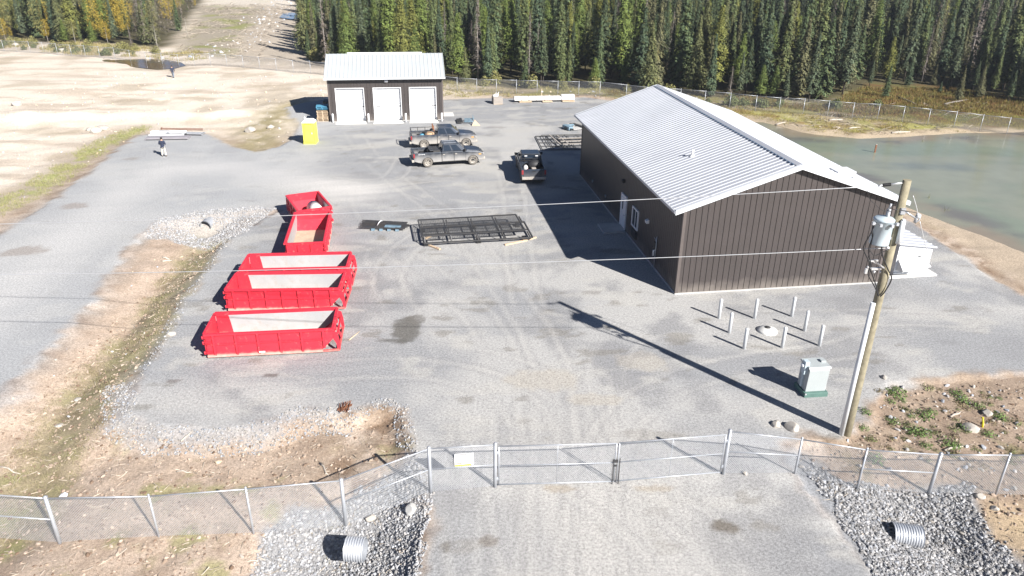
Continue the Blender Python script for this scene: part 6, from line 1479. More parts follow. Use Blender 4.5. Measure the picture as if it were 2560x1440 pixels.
# stray stones over dirt and field
x = rng.uniform(-60, 24, 6500); y = rng.uniform(15, 110, 6500) ; sy_d = sdf(x, y, YARD); k = (sy_d > 0.6) & (sdf(x, y, POND) > 1.0) & (sdf(x, y, MAINF) > 0)
x, y = x[k], y[k]; n = len(x); s = (rng.uniform(0, 1, n) ** 5 * 0.09 + 0.014) * (0.7 + y / 90); c_ = grey_cols(n, 0.36, 0.52, 0.09) * np.array([1.05, 0.97, 0.88])
stones('field_stones', np.stack([x, y, terrain(x, y) + s * 0.2], -1), s, c_, 'stray pale stones scattered over the dirt and the sandy field', STONE)
for x0, x1, y0, y1, N_, lb in ((-21, -2, 16, 46, 15000, 'crumbled clods of brown soil over the dirt left of the gate'), (11, 25, 16, 32, 6000, 'crumbled clods of brown soil over the dirt bank right of the pole')):
    x = rng.uniform(x0, x1, N_); y = rng.uniform(y0, y1, N_); k = (sdf(x, y, YARD) > 0.45) & (sdf(x, y, PIT_A) > 0) & (sdf(x, y, PIT_B) > 0); x, y = x[k], y[k]; n = len(x); s = rng.uniform(0, 1, n) ** 3 * 0.085 + 0.012
    t_ = rng.uniform(0, 1, (n, 1)); c_ = np.array([0.46, 0.37, 0.295]) * t_ + np.array([0.17, 0.115, 0.08]) * (1 - t_)
    stones('soil_clods', np.stack([x, y, terrain(x, y) + s * 0.05], -1), s, c_, lb, STONE)
x = rng.uniform(6, 24, 700); y = rng.uniform(16, 29, 700); k = (sdf(x, y, YARD) > 0.2); x, y = x[k], y[k]; n = len(x); s = rng.uniform(0, 1, n) ** 2.5 * 0.11 + 0.02
stones('bank_stones', np.stack([x, y, terrain(x, y) + s * 0.2], -1), s, grey_cols(n, 0.25, 0.5, 0.05), 'stones strewn over the weedy dirt bank right of the pole', STONE)
# rubble along the cleared strip
x = rng.uniform(-95, -24, 6000); y = rng.uniform(104, 250, 6000); dE = np.minimum(seg_dist(x, y, tr([(400, 150), (560, 118), (620, 104), (640, 80), (700, 20)])), seg_dist(x, y, tr([(690, 20), (730, 0), (780, -10)])) * 0.6)
k = (dE < 2.2 + rng.uniform(0, 4, 6000) ** 1.4 * 0.6) & (rng.uniform(0, 1, 6000) < 0.75); x, y = x[k], y[k]; n = len(x); s = rng.uniform(0, 1, n) ** 4 * 0.36 + 0.05
stones('rubble', np.stack([x, y, terrain(x, y) + s * 0.15], -1), s, grey_cols(n, 0.36, 0.56, 0.07), 'pale rubble bordering the cleared strip beyond the far fence', STONE)

def boulder(px, r, label, m=None, seed=0, fl=0.6):
    import bmesh
    p = atg(*px); R = random.Random(seed + int(px[0])); b = bmesh.new(); bmesh.ops.create_icosphere(b, subdivisions=3, radius=1.0)
    ax = [(Vector((R.uniform(-1, 1), R.uniform(-1, 1), R.uniform(-1, 1))).normalized(), R.uniform(0.62, 0.92)) for _ in range(11)]
    for v in b.verts:
        for a, l in ax:
            q = v.co.dot(a)
            if q > l: v.co -= a * (q - l) * 0.92
        v.co.x *= R.uniform(0.985, 1.015) * 1.2; v.co.z *= fl * 1.2
    me = bpy.data.meshes.new('boulder'); b.to_mesh(me); b.free(); me.transform(Matrix.Scale(r, 4)); me.materials.append(m or M['boulder'])
    o = bpy.data.objects.new('boulder', me); COL.objects.link(o); o.location = (p[0], p[1], p[2] + r * fl * 0.4); o.rotation_euler = (0, 0, R.uniform(0, 6)); tag(o, label, 'boulder'); return o
boulder((1938, 1062), 0.20, 'pale boulder in a small hollow just behind the right end of the gate')
boulder((1980, 1071), 0.28, 'largest pale flat boulder between the gate and the utility pole')
boulder((2425, 1075), 0.30, 'long white boulder on the weedy bank, beside the yellow marker')
boulder((2467, 1035), 0.22, 'grey-white boulder at the upper right of the weedy bank')
boulder((2210, 945), 0.14, 'small white stone at the gravel edge right of the utility pole')
boulder((1030, 1277), 0.24, 'square grey block at the upper right of the left stone pit', M['concrete'])
boulder((926, 1297), 0.17, 'tan boulder in the left stone pit above the culvert')
boulder((1862, 1184), 0.10, 'small tan stone at the foot of the right gate post')
boulder((2450, 1243), 0.16, 'white boulder at the right edge of the right stone pit')
boulder((2487, 1273), 0.14, 'small pale boulder on the bare sand right of the stone pit')
boulder((226, 326), 0.35, 'left small white boulder on the sandy field above the road')
boulder((241, 331), 0.55, 'middle white boulder on the sandy field above the road')
boulder((258, 323), 0.60, 'largest white boulder of three on the sandy field above the road', None, 3, 0.45)
boulder((626, 329), 0.55, 'white boulder in the greenish drain left of the toilet')
boulder((678, 320), 0.40, 'lone white stone in the drain, nearer the garage')
boulder((42, 263), 0.6, 'pale boulder at the left edge of the sandy field')
boulder((155, 128), 0.75, 'pale boulder lying under the fence below the yellow trees', None, 5, 0.4)
boulder((40, 115), 0.6, 'pale boulder behind the fence at the far left')
boulder((427, 838), 0.22, 'pale stone on the yard bank left of the containers')
boulder((195, 1000), 0.16, 'small white stone beside the ditch at lower left', None, 2, 0.4)
boulder((148, 1065), 0.16, 'small flat white stone in the lower part of the ditch', None, 2, 0.3)

# ------------------------------------------------------------------ sticks, logs, odds and ends
def twigs(name, P, L, r, cols, label, m, tilt=0.35):
    n = len(P); a = rng.uniform(0, 2 * PI, n); t = rng.uniform(-tilt, tilt, n)
    d = np.stack([np.cos(a) * np.cos(t), np.sin(a) * np.cos(t), np.sin(t)], -1); sd = np.stack([-np.sin(a), np.cos(a), np.zeros(n)], -1); up = np.cross(d, sd)
    Vs = []
    bend = rng.normal(0, 0.12, n)
    for u, w_ in ((-0.5, 1.0), (0.0, 0.9), (0.5, 0.35)):
        c = P + d * (L * u)[:, None] + sd * (bend * L * (1 if u == 0 else 0))[:, None]
        for k in range(3):
            an = 2 * PI * k / 3; Vs.append(c + sd * (r * w_ * math.cos(an))[:, None] + up * (r * w_ * math.sin(an))[:, None])
    V = np.stack(Vs, 1); base = np.arange(n)[:, None, None] * 9
    q = np.array([(s_ * 3 + k, s_ * 3 + (k + 1) % 3, s_ * 3 + 3 + (k + 1) % 3, s_ * 3 + 3 + k) for s_ in range(2) for k in range(3)])
    o = np_mesh(name, V.reshape(-1, 3), (q[None] + base).reshape(-1, 4), m, np.repeat(cols, 9, 0), 'tint'); tag(o, label, 'sticks', None, 'stuff'); return o
STICK = attr_mat('dry sticks', 'tint', 0.9, 0.1, 20.0, spec=0.1)
def brown_cols(n, lo=0.18, hi=0.5): g = rng.uniform(lo, hi, n); return np.stack([g, g * 0.86, g * 0.70], -1)
x = rng.uniform(-21, -1, 3600); y = rng.uniform(16, 46, 3600); k = sdf(x, y, YARD) > 0.5; x, y = x[k], y[k]; n = len(x)
twigs('dry_sticks', np.stack([x, y, terrain(x, y) + 0.02], -1), rng.uniform(0.08, 0.5, n) , rng.uniform(0.007, 0.018, n), brown_cols(n, 0.25, 0.6), 'dry sticks and roots scattered over the dirt left of the gate', STICK)
x = rng.uniform(11, 24, 1100); y = rng.uniform(18.5, 29, 1100); k = sdf(x, y, YARD) > 0.4; x, y = x[k], y[k]; n = len(x)
twigs('dry_sticks', np.stack([x, y, terrain(x, y) + 0.02], -1), rng.uniform(0.06, 0.4, n), rng.uniform(0.006, 0.012, n), brown_cols(n, 0.25, 0.55), 'dry sticks on the weedy dirt bank right of the pole', STICK)
x = rng.uniform(-105, -30, 9000); y = rng.uniform(104, 230, 9000); k = (sdf(x, y, CUT) < 0) & (x + (y - 120) * 0.22 < -40) & (vnoise(x / 6, y / 6, 3) > 0.35); x, y = x[k], y[k]; n = len(x)
twigs('brush_slash', np.stack([x, y, terrain(x, y) + 0.15], -1), rng.uniform(0.5, 3.0, n), rng.uniform(0.012, 0.05, n), brown_cols(n, 0.22, 0.48), 'grey cut branches covering the cleared ground by the left forest', STICK, 0.5)
x = rng.uniform(4, 62, 3500); y = rng.uniform(68, 100, 3500); sp2 = sdf(x, y, POND); k = (sp2 > 0.4) & (sp2 < 15) & (sdf(x, y, YARD) > 1) & (y > 74) & (vnoise(x / 4, y / 4, 4) > 0.45); x, y = x[k], y[k]; n = len(x)
twigs('brush_slash', np.stack([x, y, terrain(x, y) + 0.06], -1), rng.uniform(0.3, 1.8, n), rng.uniform(0.010, 0.035, n), brown_cols(n, 0.22, 0.5), 'pale broken branches along the far bank of the pond', STICK, 0.4)
def log(p0, p1, r, label, m=None):
    a = atg(*p0); b = atg(*p1); t = thing('driftwood_log', label, 'log', (a[0], a[1], a[2]), 0); v = Vector(b - a)
    mb = MB(); mb.tube([Vector((0, 0, r * 0.6)), v * 0.35 + Vector((0.02, 0.05, r * 0.8)), v * 0.7 + Vector((0, -0.04, r * 0.7)), v + Vector((0, 0, r * 0.5))], [r, r * 0.9, r * 0.75, r * 0.4], 8); mb.build('log_stem', m or M['pale_wood'], t)
    mb = MB(); q = v * 0.55; mb.tube([q + Vector((0, 0, r * 0.5)), q + Vector((v.length * 0.1, v.length * 0.16, r * 1.3))], [r * 0.4, r * 0.15], 6); mb.build('branch_stub', m or M['pale_wood'], t); return t
log((1940, 313), (1965, 306), 0.10, 'thin pale log on the pond shore close to the brown roof')
log((2072, 302), (2106, 301), 0.12, 'straight pale log on the mossy bank, second behind the pond')
log((2122, 322), (2150, 319), 0.09, 'short pale log at the waterline in the middle of the far shore')
log((2228, 334), (2275, 331), 0.12, 'forked white driftwood at the waterline of the far shore')
log((2245, 245), (2290, 262), 0.14, 'dark log in the brush beyond the far fence, right side', M['grey_bark'])
log((2360, 262), (2420, 250), 0.12, 'grey fallen trunk lying below the small spruce at the right', M['grey_bark'])
log((2375, 1045), (2402, 1030), 0.05, 'bleached forked branch in the middle of the weedy bank')
log((2360, 1128), (2410, 1115), 0.05, 'bleached root lying just behind the right-hand fence rail')
log((452, 1105), (482, 1078), 0.04, 'long pale curved root on the dirt below the stone bank')
log((442, 1180), (480, 1181), 0.035, 'straight pale stick lying on the dirt above the near fence')
log((800, 1160), (822, 1190), 0.04, 'forked pale root on the dirt just above the stone pit')
log((395, 1097), (408, 1106), 0.03, 'short curled root at the left of the dirt patch')
log((873, 851), (900, 828), 0.03, 'dry tan branch on the gravel right of the nearest red container', M['wood'])
log((0, 1168), (52, 1186), 0.04, 'pale root crossing the lower end of the ditch')
log((407, 645), (425, 650), 0.07, 'short log end in the head of the ditch', M['pale_wood'])
log((406, 655), (432, 652), 0.06, 'pale stick on the left side of the ditch head')
q = atg(160, 1240); bgx = thing('white_bag', 'white sheet of plastic lying on the dirt behind the near fence', 'plastic sheet', (q[0], q[1], q[2]), 0.1)
mb = MB(); mb.add([(-0.16, -0.07, 0.02), (0.0, -0.10, 0.05), (0.17, -0.06, 0.02), (0.13, 0.08, 0.05), (0.0, 0.10, 0.10), (-0.14, 0.09, 0.04), (0.0, 0.0, 0.11)], [(0, 1, 6), (1, 2, 6), (2, 3, 6), (3, 4, 6), (4, 5, 6), (5, 0, 6)]); mb.build('sheet', M['white'], bgx)
q = atg(2455, 1068); ym = thing('yellow_marker', 'bright yellow marker tube standing in the weedy bank', 'marker', (q[0], q[1], q[2]), 0)
mb = MB(); mb.tube([(0.03, 0, -0.1), (0, 0.02, 0.2), (-0.05, 0.05, 0.42)], 0.035, 8); mb.build('marker_tube', M['yellow_paint'], ym); mb = MB(); mb.cyl((-0.05, 0.05, 0.40), (-0.058, 0.055, 0.45), 0.04, n=8); mb.build('marker_cap', M['yellow_paint'], ym)
q = at(2187, 381, -0.3); ps_ = thing('wooden_stake', 'rust-brown wooden stake standing in the pond', 'stake', (q[0], q[1], -0.3), 0)
mb = MB(); mb.box((0, 0, 0.1), (0.13, 0.09, 1.3)); mb.build('stake_post', M['rust'], ps_); mb = MB(); mb.box((0, 0, 0.78), (0.15, 0.11, 0.05)); mb.build('stake_tip', M['old_wood'], ps_)

# ------------------------------------------------------------------ vegetation
LEAF = attr_mat('needles and leaves', 'tint', 0.8, 0, spec=0.15, trans=0.08)
def leaf_mesh(P, S, N, cols, name='crown'):
    """P centres (n,3), S sizes, N rough facing normals: irregular triangles pairs"""
    n = len(P); r1 = rng.normal(0, 1, (n, 3)); t1 = np.cross(N, r1); t1 /= np.linalg.norm(t1, axis=1)[:, None] + 1e-9; t2 = np.cross(N, t1); t2 /= np.linalg.norm(t2, axis=1)[:, None] + 1e-9
    V = []
    for a in (0.3, 2.2, 3.9, 5.3):
        aa = a + rng.uniform(-0.5, 0.5, n); rr = S * rng.uniform(0.6, 1.25, n)
        V.append(P + t1 * (np.cos(aa) * rr)[:, None] + t2 * (np.sin(aa) * rr)[:, None])
    V = np.stack(V, 1).reshape(-1, 3); Fq = np.arange(n * 4).reshape(n, 4)
    me = bpy.data.meshes.new(name); me.vertices.add(len(V)); me.vertices.foreach_set('co', V.astype(np.float32).ravel()); me.loops.add(n * 4); me.loops.foreach_set('vertex_index', Fq.astype(np.int32).ravel())
    me.polygons.add(n); me.polygons.foreach_set('loop_start', np.arange(n, dtype=np.int32) * 4)
    a = me.attributes.new('tint', 'FLOAT_COLOR', 'POINT'); a.data.foreach_set('color', np.concatenate([np.repeat(cols, 4, 0), np.ones((n * 4, 1))], 1).astype(np.float32).ravel())
    me.materials.append(LEAF); me.update(calc_edges=True); return me
def conifer(Ht, R, nb, K, col, var, z0=0.12, pw=0.75, leafs=0.20, droop=0.35, thin=0.0, spread=0.05):
    t = rng.uniform(0, 1, nb) ** 0.9; az = rng.uniform(0, 2 * PI, nb)
    prof = np.minimum(1, (1 - t) / 0.72) ** pw * (0.6 + 0.4 * np.minimum(1, t / 0.10 + 0.25)); ln = R * prof * rng.uniform(0.55, 1.15, nb) + 0.06
    lump = 0.75 + 0.5 * vnoise(t * 9, az * 1.3, int(rng.integers(99)))
    ln = ln * lump
    zb = Ht * (z0 + (1 - z0) * t)
    tb = np.clip(rng.normal(0, 1, nb), -1.6, 1.8)
    s = rng.uniform(0.12, 1.0, (nb, K)) ** 0.8
    x = np.cos(az)[:, None] * s * ln[:, None]; y = np.sin(az)[:, None] * s * ln[:, None]; z = zb[:, None] - droop * ln[:, None] * s ** 1.4 + rng.normal(0, 0.05, (nb, K))
    P = np.stack([x, y, z], -1) + rng.normal(0, spread, (nb, K, 3))
    N = np.stack([np.cos(az)[:, None] * 0.75 + 0 * s, np.sin(az)[:, None] * 0.75 + 0 * s, 0.8 + 0 * s], -1) + rng.normal(0, 0.28, (nb, K, 3))
    S = leafs * (0.55 + 0.6 * (1 - s)) * rng.uniform(0.6, 1.2, (nb, K)) * (0.55 + 0.45 * (1 - t))[:, None]
    c = np.array(col)[None, None] * (1 + var * tb)[:, None, None] * rng.uniform(0.8, 1.2, (nb, K, 1))
    c = c + np.array([0.05, 0.035, 0.0]) * np.clip(rng.normal(0, 0.45, (nb, 1, 1)), 0, 1)
    return leaf_mesh(P.reshape(-1, 3), S.ravel(), N.reshape(-1, 3), np.clip(c.reshape(-1, 3), 0.01, 0.7))
def broadleaf(Ht, R, n, col, var, z0=0.3, leafs=0.14):
    nc = 34; cz = rng.uniform(z0, 1.0, nc); rr = R * np.sqrt(np.clip(1 - ((cz - (z0 + 0.35)) / 0.68) ** 2, 0.05, 1)) * rng.uniform(0.2, 0.9, nc); a = rng.uniform(0, 2 * PI, nc)
    C = np.stack([np.cos(a) * rr, np.sin(a) * rr, cz * Ht], -1); k = rng.integers(0, nc, n); P = C[k] + rng.normal(0, R * 0.24, (n, 3)); tb = rng.normal(0, 1, nc)[k]
    c = np.array(col)[None] * (1 + var * tb)[:, None] * rng.uniform(0.75, 1.25, (n, 1)); return leaf_mesh(P, rng.uniform(0.5, 1.1, n) * leafs, rng.normal(0, 1, (n, 3)) + np.array([0, 0, 0.5]), np.clip(c, 0.01, 0.7))
def trunk_mesh(Ht, r, limbs, m, bare=False):
    mb = MB(); b = random.uniform(-0.12, 0.12); mb.tube([(0, 0, -0.3), (b * 0.3, 0, Ht * 0.35), (b, b, Ht * 0.7), (b * 0.6, b, Ht * 0.97)], [r, r * 0.75, r * 0.42, r * 0.08], 7)
    for k in range(limbs):
        z = Ht * random.uniform(0.12 if not bare else 0.08, 0.92); a = random.uniform(0, 2 * PI); l = (0.9 if not bare else 0.75) * (1.05 - z / Ht) * random.uniform(0.6, 1.2) * Ht * 0.11 + 0.15
        mb.tube([(b * z / Ht, b * z / Ht * 0.6, z), (cos(a) * l * 0.6, sin(a) * l * 0.6, z - 0.05 * l), (cos(a) * l, sin(a) * l, z - (0.35 if bare else 0.15) * l)], [r * 0.22, r * 0.14, r * 0.05], 4, False)
    return mb
KINDS = {}
def kind(key, name, crown_me, tm, tmat, label, cat, group):
    root = thing(name, label, cat, (0, 0, -50), 0, group); tk = tm.build('trunk', tmat, root, recalc=False)
    cr_ = bpy.data.objects.new('crown', crown_me); COL.objects.link(cr_); cr_.parent = root
    KINDS.setdefault(key, []).append([root, cr_, False])
SPC = [(0.082, 0.114, 0.056), (0.112, 0.140, 0.060), (0.072, 0.104, 0.062), (0.120, 0.132, 0.060), (0.090, 0.116, 0.070), (0.124, 0.125, 0.068), (0.058, 0.080, 0.044)]
for i, c in enumerate(SPC):
    kind('spruce', 'spruce_tree', conifer(10, (1.25, 0.95, 1.1, 1.45, 0.9, 1.2, 1.05)[i], (640, 560, 680, 720, 520, 620, 460)[i], 11, c, 0.28, (0.05, 0.10, 0.04, 0.07, 0.16, 0.06, 0.22)[i], (0.95, 0.9, 1.05, 1.0, 0.85, 1.1, 0.85)[i], 0.20), trunk_mesh(10, 0.11, 10, M['bark']), M['bark'], 'dark green spruce', 'spruce tree', 'spruces of the forest')
for i, c in enumerate(((0.135, 0.178, 0.048), (0.118, 0.160, 0.048), (0.165, 0.175, 0.050))):
    kind('larch', 'larch_tree', conifer(10, 1.75, 480, 11, c, 0.20, 0.14, 0.80, 0.19, 0.10, 0, 0.12), trunk_mesh(10, 0.12, 16, M['bark']), M['bark'], 'lime green larch', 'larch tree', 'larches of the forest')
for i, c in enumerate(((0.17, 0.145, 0.125), (0.145, 0.125, 0.11))):
    kind('dead', 'dead_spruce', conifer(10, 0.85, 150, 7, c, 0.25, 0.12, 0.6, 0.11, 0.5), trunk_mesh(10, 0.10, 46, M['grey_bark'], True), M['grey_bark'], 'grey dead spruce', 'dead tree', 'dead spruces of the forest')
for i, c in enumerate(((0.36, 0.27, 0.05), (0.30, 0.26, 0.065), (0.20, 0.19, 0.07))):
    kind('birch', 'birch_tree', broadleaf(8, 1.25, 1500, c, 0.2, 0.30, 0.11), trunk_mesh(8, 0.085, 16, M['pale_bark']), M['pale_bark'], 'yellow birch', 'birch tree', 'birches at the forest edge')
for i, c in enumerate(((0.24, 0.20, 0.14), (0.21, 0.185, 0.15))):
    kind('bare', 'bare_tree', broadleaf(8, 1.0, 170, c, 0.2, 0.35, 0.10), trunk_mesh(8, 0.075, 40, M['pale_bark'], True), M['pale_bark'], 'bare grey tree', 'bare tree', 'bare trees beside the cleared strip')

LBL = {'spruce': 'spruce', 'larch': 'lime green larch', 'dead': 'grey dead spruce', 'birch': 'yellow-leaved birch', 'bare': 'thin bare grey tree'}
def place(key, x, y, h, label=None, var=None):
    v = KINDS[key]; e = v[rng.integers(len(v)) if var is None else var % len(v)]; base = 8.0 if key in ('birch', 'bare') else 10.0
    z = float(gz(x, y)); s = h / base; sc_ = (s * rng.uniform(0.85, 1.15) * (1.0 if h > 6 else 1.0 + (6 - h) * 0.16),) * 2 + (s,)
    rz = float(rng.uniform(0, 6.28))
    if not e[2]:
        r = e[0]; r.location = (float(x), float(y), z); r.scale = tuple(map(float, sc_)); r.rotation_euler = (0, 0, rz); e[2] = True; r['label'] = label
    else: r = dup(e[0], (x, y, z), rz, label, None, tuple(map(float, sc_)))
    return r
def hz(base, top): p = atg(*base); return p, solve_h(p, top)
NAMED = [('larch', (1559, 214), 8, 'tall lime larch with a bare lower trunk, left of the brown roof peak'), ('larch', (1598, 216), 20, 'lime larch just left of the brown roof peak, broad and bright'),
         ('larch', (1900, 243), 36, 'broad bright larch standing right above the long brown roof, biggest there'), ('larch', (1932, 245), 60, 'second bright larch above the long brown roof, right of the broad one'),
         ('dead', (1822, 246), 50, 'grey dead spruce left of the bright larches above the brown roof'), ('dead', (1305, 204), 100, 'grey dead spruce between dark ones, behind the white bundles'),
         ('dead', (1162, 198), 30, 'slender dead spruce near the right corner of the garage roof'), ('spruce', (2213, 243), 165, 'small lone spruce on the orange bog, nearest the pond fence'),
         ('spruce', (2394, 252), 158, 'medium dark spruce standing alone at the right of the bog'), ('spruce', (2519, 258), 165, 'small spruce near the right edge, above the far fence'),
         ('spruce', (2349, 229), 204, 'tiny spruce on the bog, left one of a pair'), ('spruce', (2366, 229), 196, 'tiny spruce on the bog, right one of a pair'),
         ('spruce', (2444, 243), 92, 'tall spruce at the right behind the medium lone spruce'), ('spruce', (2268, 213), 104, 'spruce with a pale bare trunk at the back of the bog'),
         ('birch', (121, 106), 36, 'yellow birch with a white trunk behind the fence at the far left'), ('larch', (165, 108), -8, 'tall yellow-green larch right of the white-trunked birch'),
         ('birch', (190, 111), 44, 'sparse yellow birch right of the tall yellow-green larch'), ('birch', (271, 113), 2, 'tall golden birch rising over the left fence'),
         ('larch', (236, 112), 18, 'green larch left of the tall golden birch'), ('bare', (394, 121), 34, 'bare pale-trunked tree standing above the brown puddle'), ('dead', (330, 118), -5, 'brown dead spruce right of the golden birch'),
         ('bare', (470, 96), 6, 'bare leaning tree at the corner of the cleared strip'), ('birch', (15, 104), 28, 'pale yellow birch at the extreme left edge'),
         ('spruce', (772, 141), -14, 'spruce at the corner of the cleared strip, left of the garage'), ('spruce', (796, 146), -8, 'dark spruce right beside the corner of the cleared strip'), ('larch', (828, 152), 2, 'larch just left of the garage ridge')]
taken = []
for key, bs, tp, lb in NAMED:
    p, h = hz(bs, tp); place(key, p[0], p[1], h, lb, 2 if key == 'birch' and 'sparse' in lb else (0 if key == 'birch' else None)); taken.append((p[0], p[1]))
def pix(x, y, z=0.0):
    d = np.stack([x, y, z - H + 0 * x], -1); return 1280 + F * (d @ RX) / (d @ FW), 720 - F * (d @ UY) / (d @ FW)
def grid_pts(poly, st):
    xs = [p[0] for p in poly]; ys = [p[1] for p in poly]; gx_, gy_ = np.meshgrid(np.arange(min(xs), max(xs), st), np.arange(min(ys), max(ys), st))
    x = gx_.ravel() + rng.uniform(-0.48, 0.48, gx_.size) * st; y = gy_.ravel() + rng.uniform(-0.48, 0.48, gx_.size) * st
    return x, y
x, y = grid_pts(MAINF, 2.75); k = (sdf(x, y, MAINF) < -0.3) & (rng.uniform(0, 1, len(x)) < 0.92)
bogd = sdf(x, y, BOGP); k &= (bogd > -0.5) | (rng.uniform(0, 1, len(x)) < 0.085)
k &= (y < 190) | (rng.uniform(0, 1, len(x)) < 0.6); k &= (y < 300) & (vnoise(x / 5.5, y / 5.5, 17) > 0.16)
xm, ym_ = x[k], y[k]; zone = np.zeros(len(xm))
x, y = grid_pts(LEFTF, 2.9); k = (sdf(x, y, LEFTF) < -0.3) & (y < 300) & ((y < 170) | (rng.uniform(0, 1, len(x)) < 0.6)); xl, yl = x[k], y[k]
ax_ = np.concatenate([xm, xl]); ay_ = np.concatenate([ym_, yl]); zn = np.concatenate([zone, np.ones(len(xl))])
pxx, pyy = pix(ax_, ay_, 5.0 + 0 * ax_); k = (pxx > -250) & (pxx < 2900); ax_, ay_, zn, pxx = ax_[k], ay_[k], zn[k], pxx[k]
tk = np.array(taken); k = np.min(np.hypot(ax_[:, None] - tk[None, :, 0], ay_[:, None] - tk[None, :, 1]), axis=1) > 1.5; ax_, ay_, zn, pxx = ax_[k], ay_[k], zn[k], pxx[k]
n = len(ax_); u = rng.uniform(0, 1, n); patch = fbm(ax_, ay_, 22, 3, 81)
front = np.minimum(-sdf(ax_, ay_, MAINF) * (zn == 0) + 1e3 * (zn == 1), -sdf(ax_, ay_, LEFTF) * (zn == 1) + 1e3 * (zn == 0))
keys = np.where(zn == 0, np.where(u < 0.70 - 0.9 * (patch - 0.5), 'spruce', np.where(u < 0.93, 'larch', 'dead')),
                np.where(pxx < 310, np.where(u < 0.40, 'spruce', np.where(u < 0.64, 'larch', np.where((u < 0.92) & (front < 14), 'birch', 'spruce'))), np.where(u < 0.36, 'bare', np.where(u < 0.74, 'dead', np.where(u < 0.86, 'spruce', 'birch')))))
keys = np.where((zn == 0) & (pxx > 1650) & (keys == 'larch') & (rng.uniform(0, 1, n) < 0.6), 'spruce', keys)
hh_ = np.where(bogd_ := (sdf(ax_, ay_, BOGP) < 0), rng.uniform(2, 5, n), rng.normal(8.6, 2.5, n)); hh_ = np.where(keys == 'birch', rng.uniform(5, 8, n), np.where(keys == 'bare', rng.uniform(5, 9, n), hh_))
hh_ = np.where((front < 3) & (rng.uniform(0, 1, n) < 0.35), hh_ * rng.uniform(0.3, 0.7, n), hh_); hh_ = np.clip(hh_, 1.6, 13.5)
dist = np.hypot(ax_, ay_); inside = (pxx > -40) & (pxx < 2600)
order = np.argsort(dist + np.where(inside, 0, 1e4)); NI = 270
def region_label(key, px, fr):
    if px < 300: reg = 'left forest behind the yellow birches'
    elif px < 520: reg = 'grey-brown wood beside the cleared strip'
    elif px < 1110: reg = 'forest directly behind the garage'
    elif px < 1420: reg = 'forest behind the fence near the white bundles'
    elif px < 1700: reg = 'forest behind the peak of the brown roof'
    elif px < 2100: reg = 'forest behind the pond, above the brown roof'
    else: reg = 'forest at the back of the orange bog'
    return '%s %s, %s' % (LBL[key], 'in the front row' if fr < 4 else 'standing deeper', reg)
for i in order[:NI]: place(str(keys[i]), ax_[i], ay_[i], hh_[i], region_label(str(keys[i]), pxx[i], front[i]))
for v in KINDS.values():
    for e in v:
        if not e[2]:
            for q_ in list(e[0].children) + [e[0]]: bpy.data.objects.remove(q_)
rest = order[NI:]
# the deep forest behind them: one mass
def forest(name, idx, label):
    srcs = [(k_, e) for k_ in ('spruce', 'larch', 'dead', 'birch', 'bare') for e in KINDS[k_] if e[2]]
    first = {}; cnt = {}
    for j, (k_, e) in enumerate(srcs): first.setdefault(k_, j); cnt[k_] = cnt.get(k_, 0) + 1
    P = np.stack([ax_[idx], ay_[idx], terrain(ax_[idx], ay_[idx])], -1); ii = np.array([first[str(keys[i])] + rng.integers(cnt[str(keys[i])]) for i in idx], np.int32)
    me = bpy.data.meshes.new(name); me.vertices.add(len(P)); me.vertices.foreach_set('co', P.astype(np.float32).ravel())
    a = me.attributes.new('idx', 'INT', 'POINT'); a.data.foreach_set('value', ii)
    a = me.attributes.new('rot', 'FLOAT', 'POINT'); a.data.foreach_set('value', rng.uniform(0, 6.28, len(P)).astype(np.float32))
    a = me.attributes.new('scl', 'FLOAT', 'POINT'); a.data.foreach_set('value', (hh_[idx] / np.where(ii >= first['birch'], 8.0, 10.0)).astype(np.float32))
    o = bpy.data.objects.new(name, me); COL.objects.link(o); me.materials.append(LEAF)
    ng = bpy.data.node_groups.new(name, 'GeometryNodeTree'); ng.interface.new_socket('Geometry', in_out='INPUT', socket_type='NodeSocketGeometry'); ng.interface.new_socket('Geometry', in_out='OUTPUT', socket_type='NodeSocketGeometry')
    gi = ng.nodes.new('NodeGroupInput'); go = ng.nodes.new('NodeGroupOutput'); ip = ng.nodes.new('GeometryNodeInstanceOnPoints'); jn = ng.nodes.new('GeometryNodeJoinGeometry')
    L = ng.links.new; L(gi.outputs[0], ip.inputs['Points'])
    for k_, e in reversed(srcs):
        oi = ng.nodes.new('GeometryNodeObjectInfo'); oi.inputs['Object'].default_value = e[1]; oi.inputs['As Instance'].default_value = True; L(oi.outputs['Geometry'], jn.inputs[0])
    L(jn.outputs[0], ip.inputs['Instance']); ip.inputs['Pick Instance'].default_value = True
    def na(nm, ty):
        q = ng.nodes.new('GeometryNodeInputNamedAttribute'); q.data_type = ty; q.inputs['Name'].default_value = nm; return q.outputs['Attribute']
    L(na('idx', 'INT'), ip.inputs['Instance Index']); cx = ng.nodes.new('ShaderNodeCombineXYZ'); L(na('rot', 'FLOAT'), cx.inputs['Z'])
    er = ng.nodes.new('FunctionNodeEulerToRotation'); L(cx.outputs[0], er.inputs[0]); L(er.outputs[0], ip.inputs['Rotation']); L(na('scl', 'FLOAT'), ip.inputs['Scale']); L(ip.outputs[0], go.inputs[0])
    md = o.modifiers.new('forest', 'NODES'); md.node_group = ng; tag(o, label, 'forest', None, 'stuff'); return o
zr = zn[rest]
forest('forest_mass', rest[zr == 0], 'deep mixed spruce and larch forest filling the background')
forest('forest_mass', rest[zr == 1], 'deep mixed forest at the left behind the sandy field')

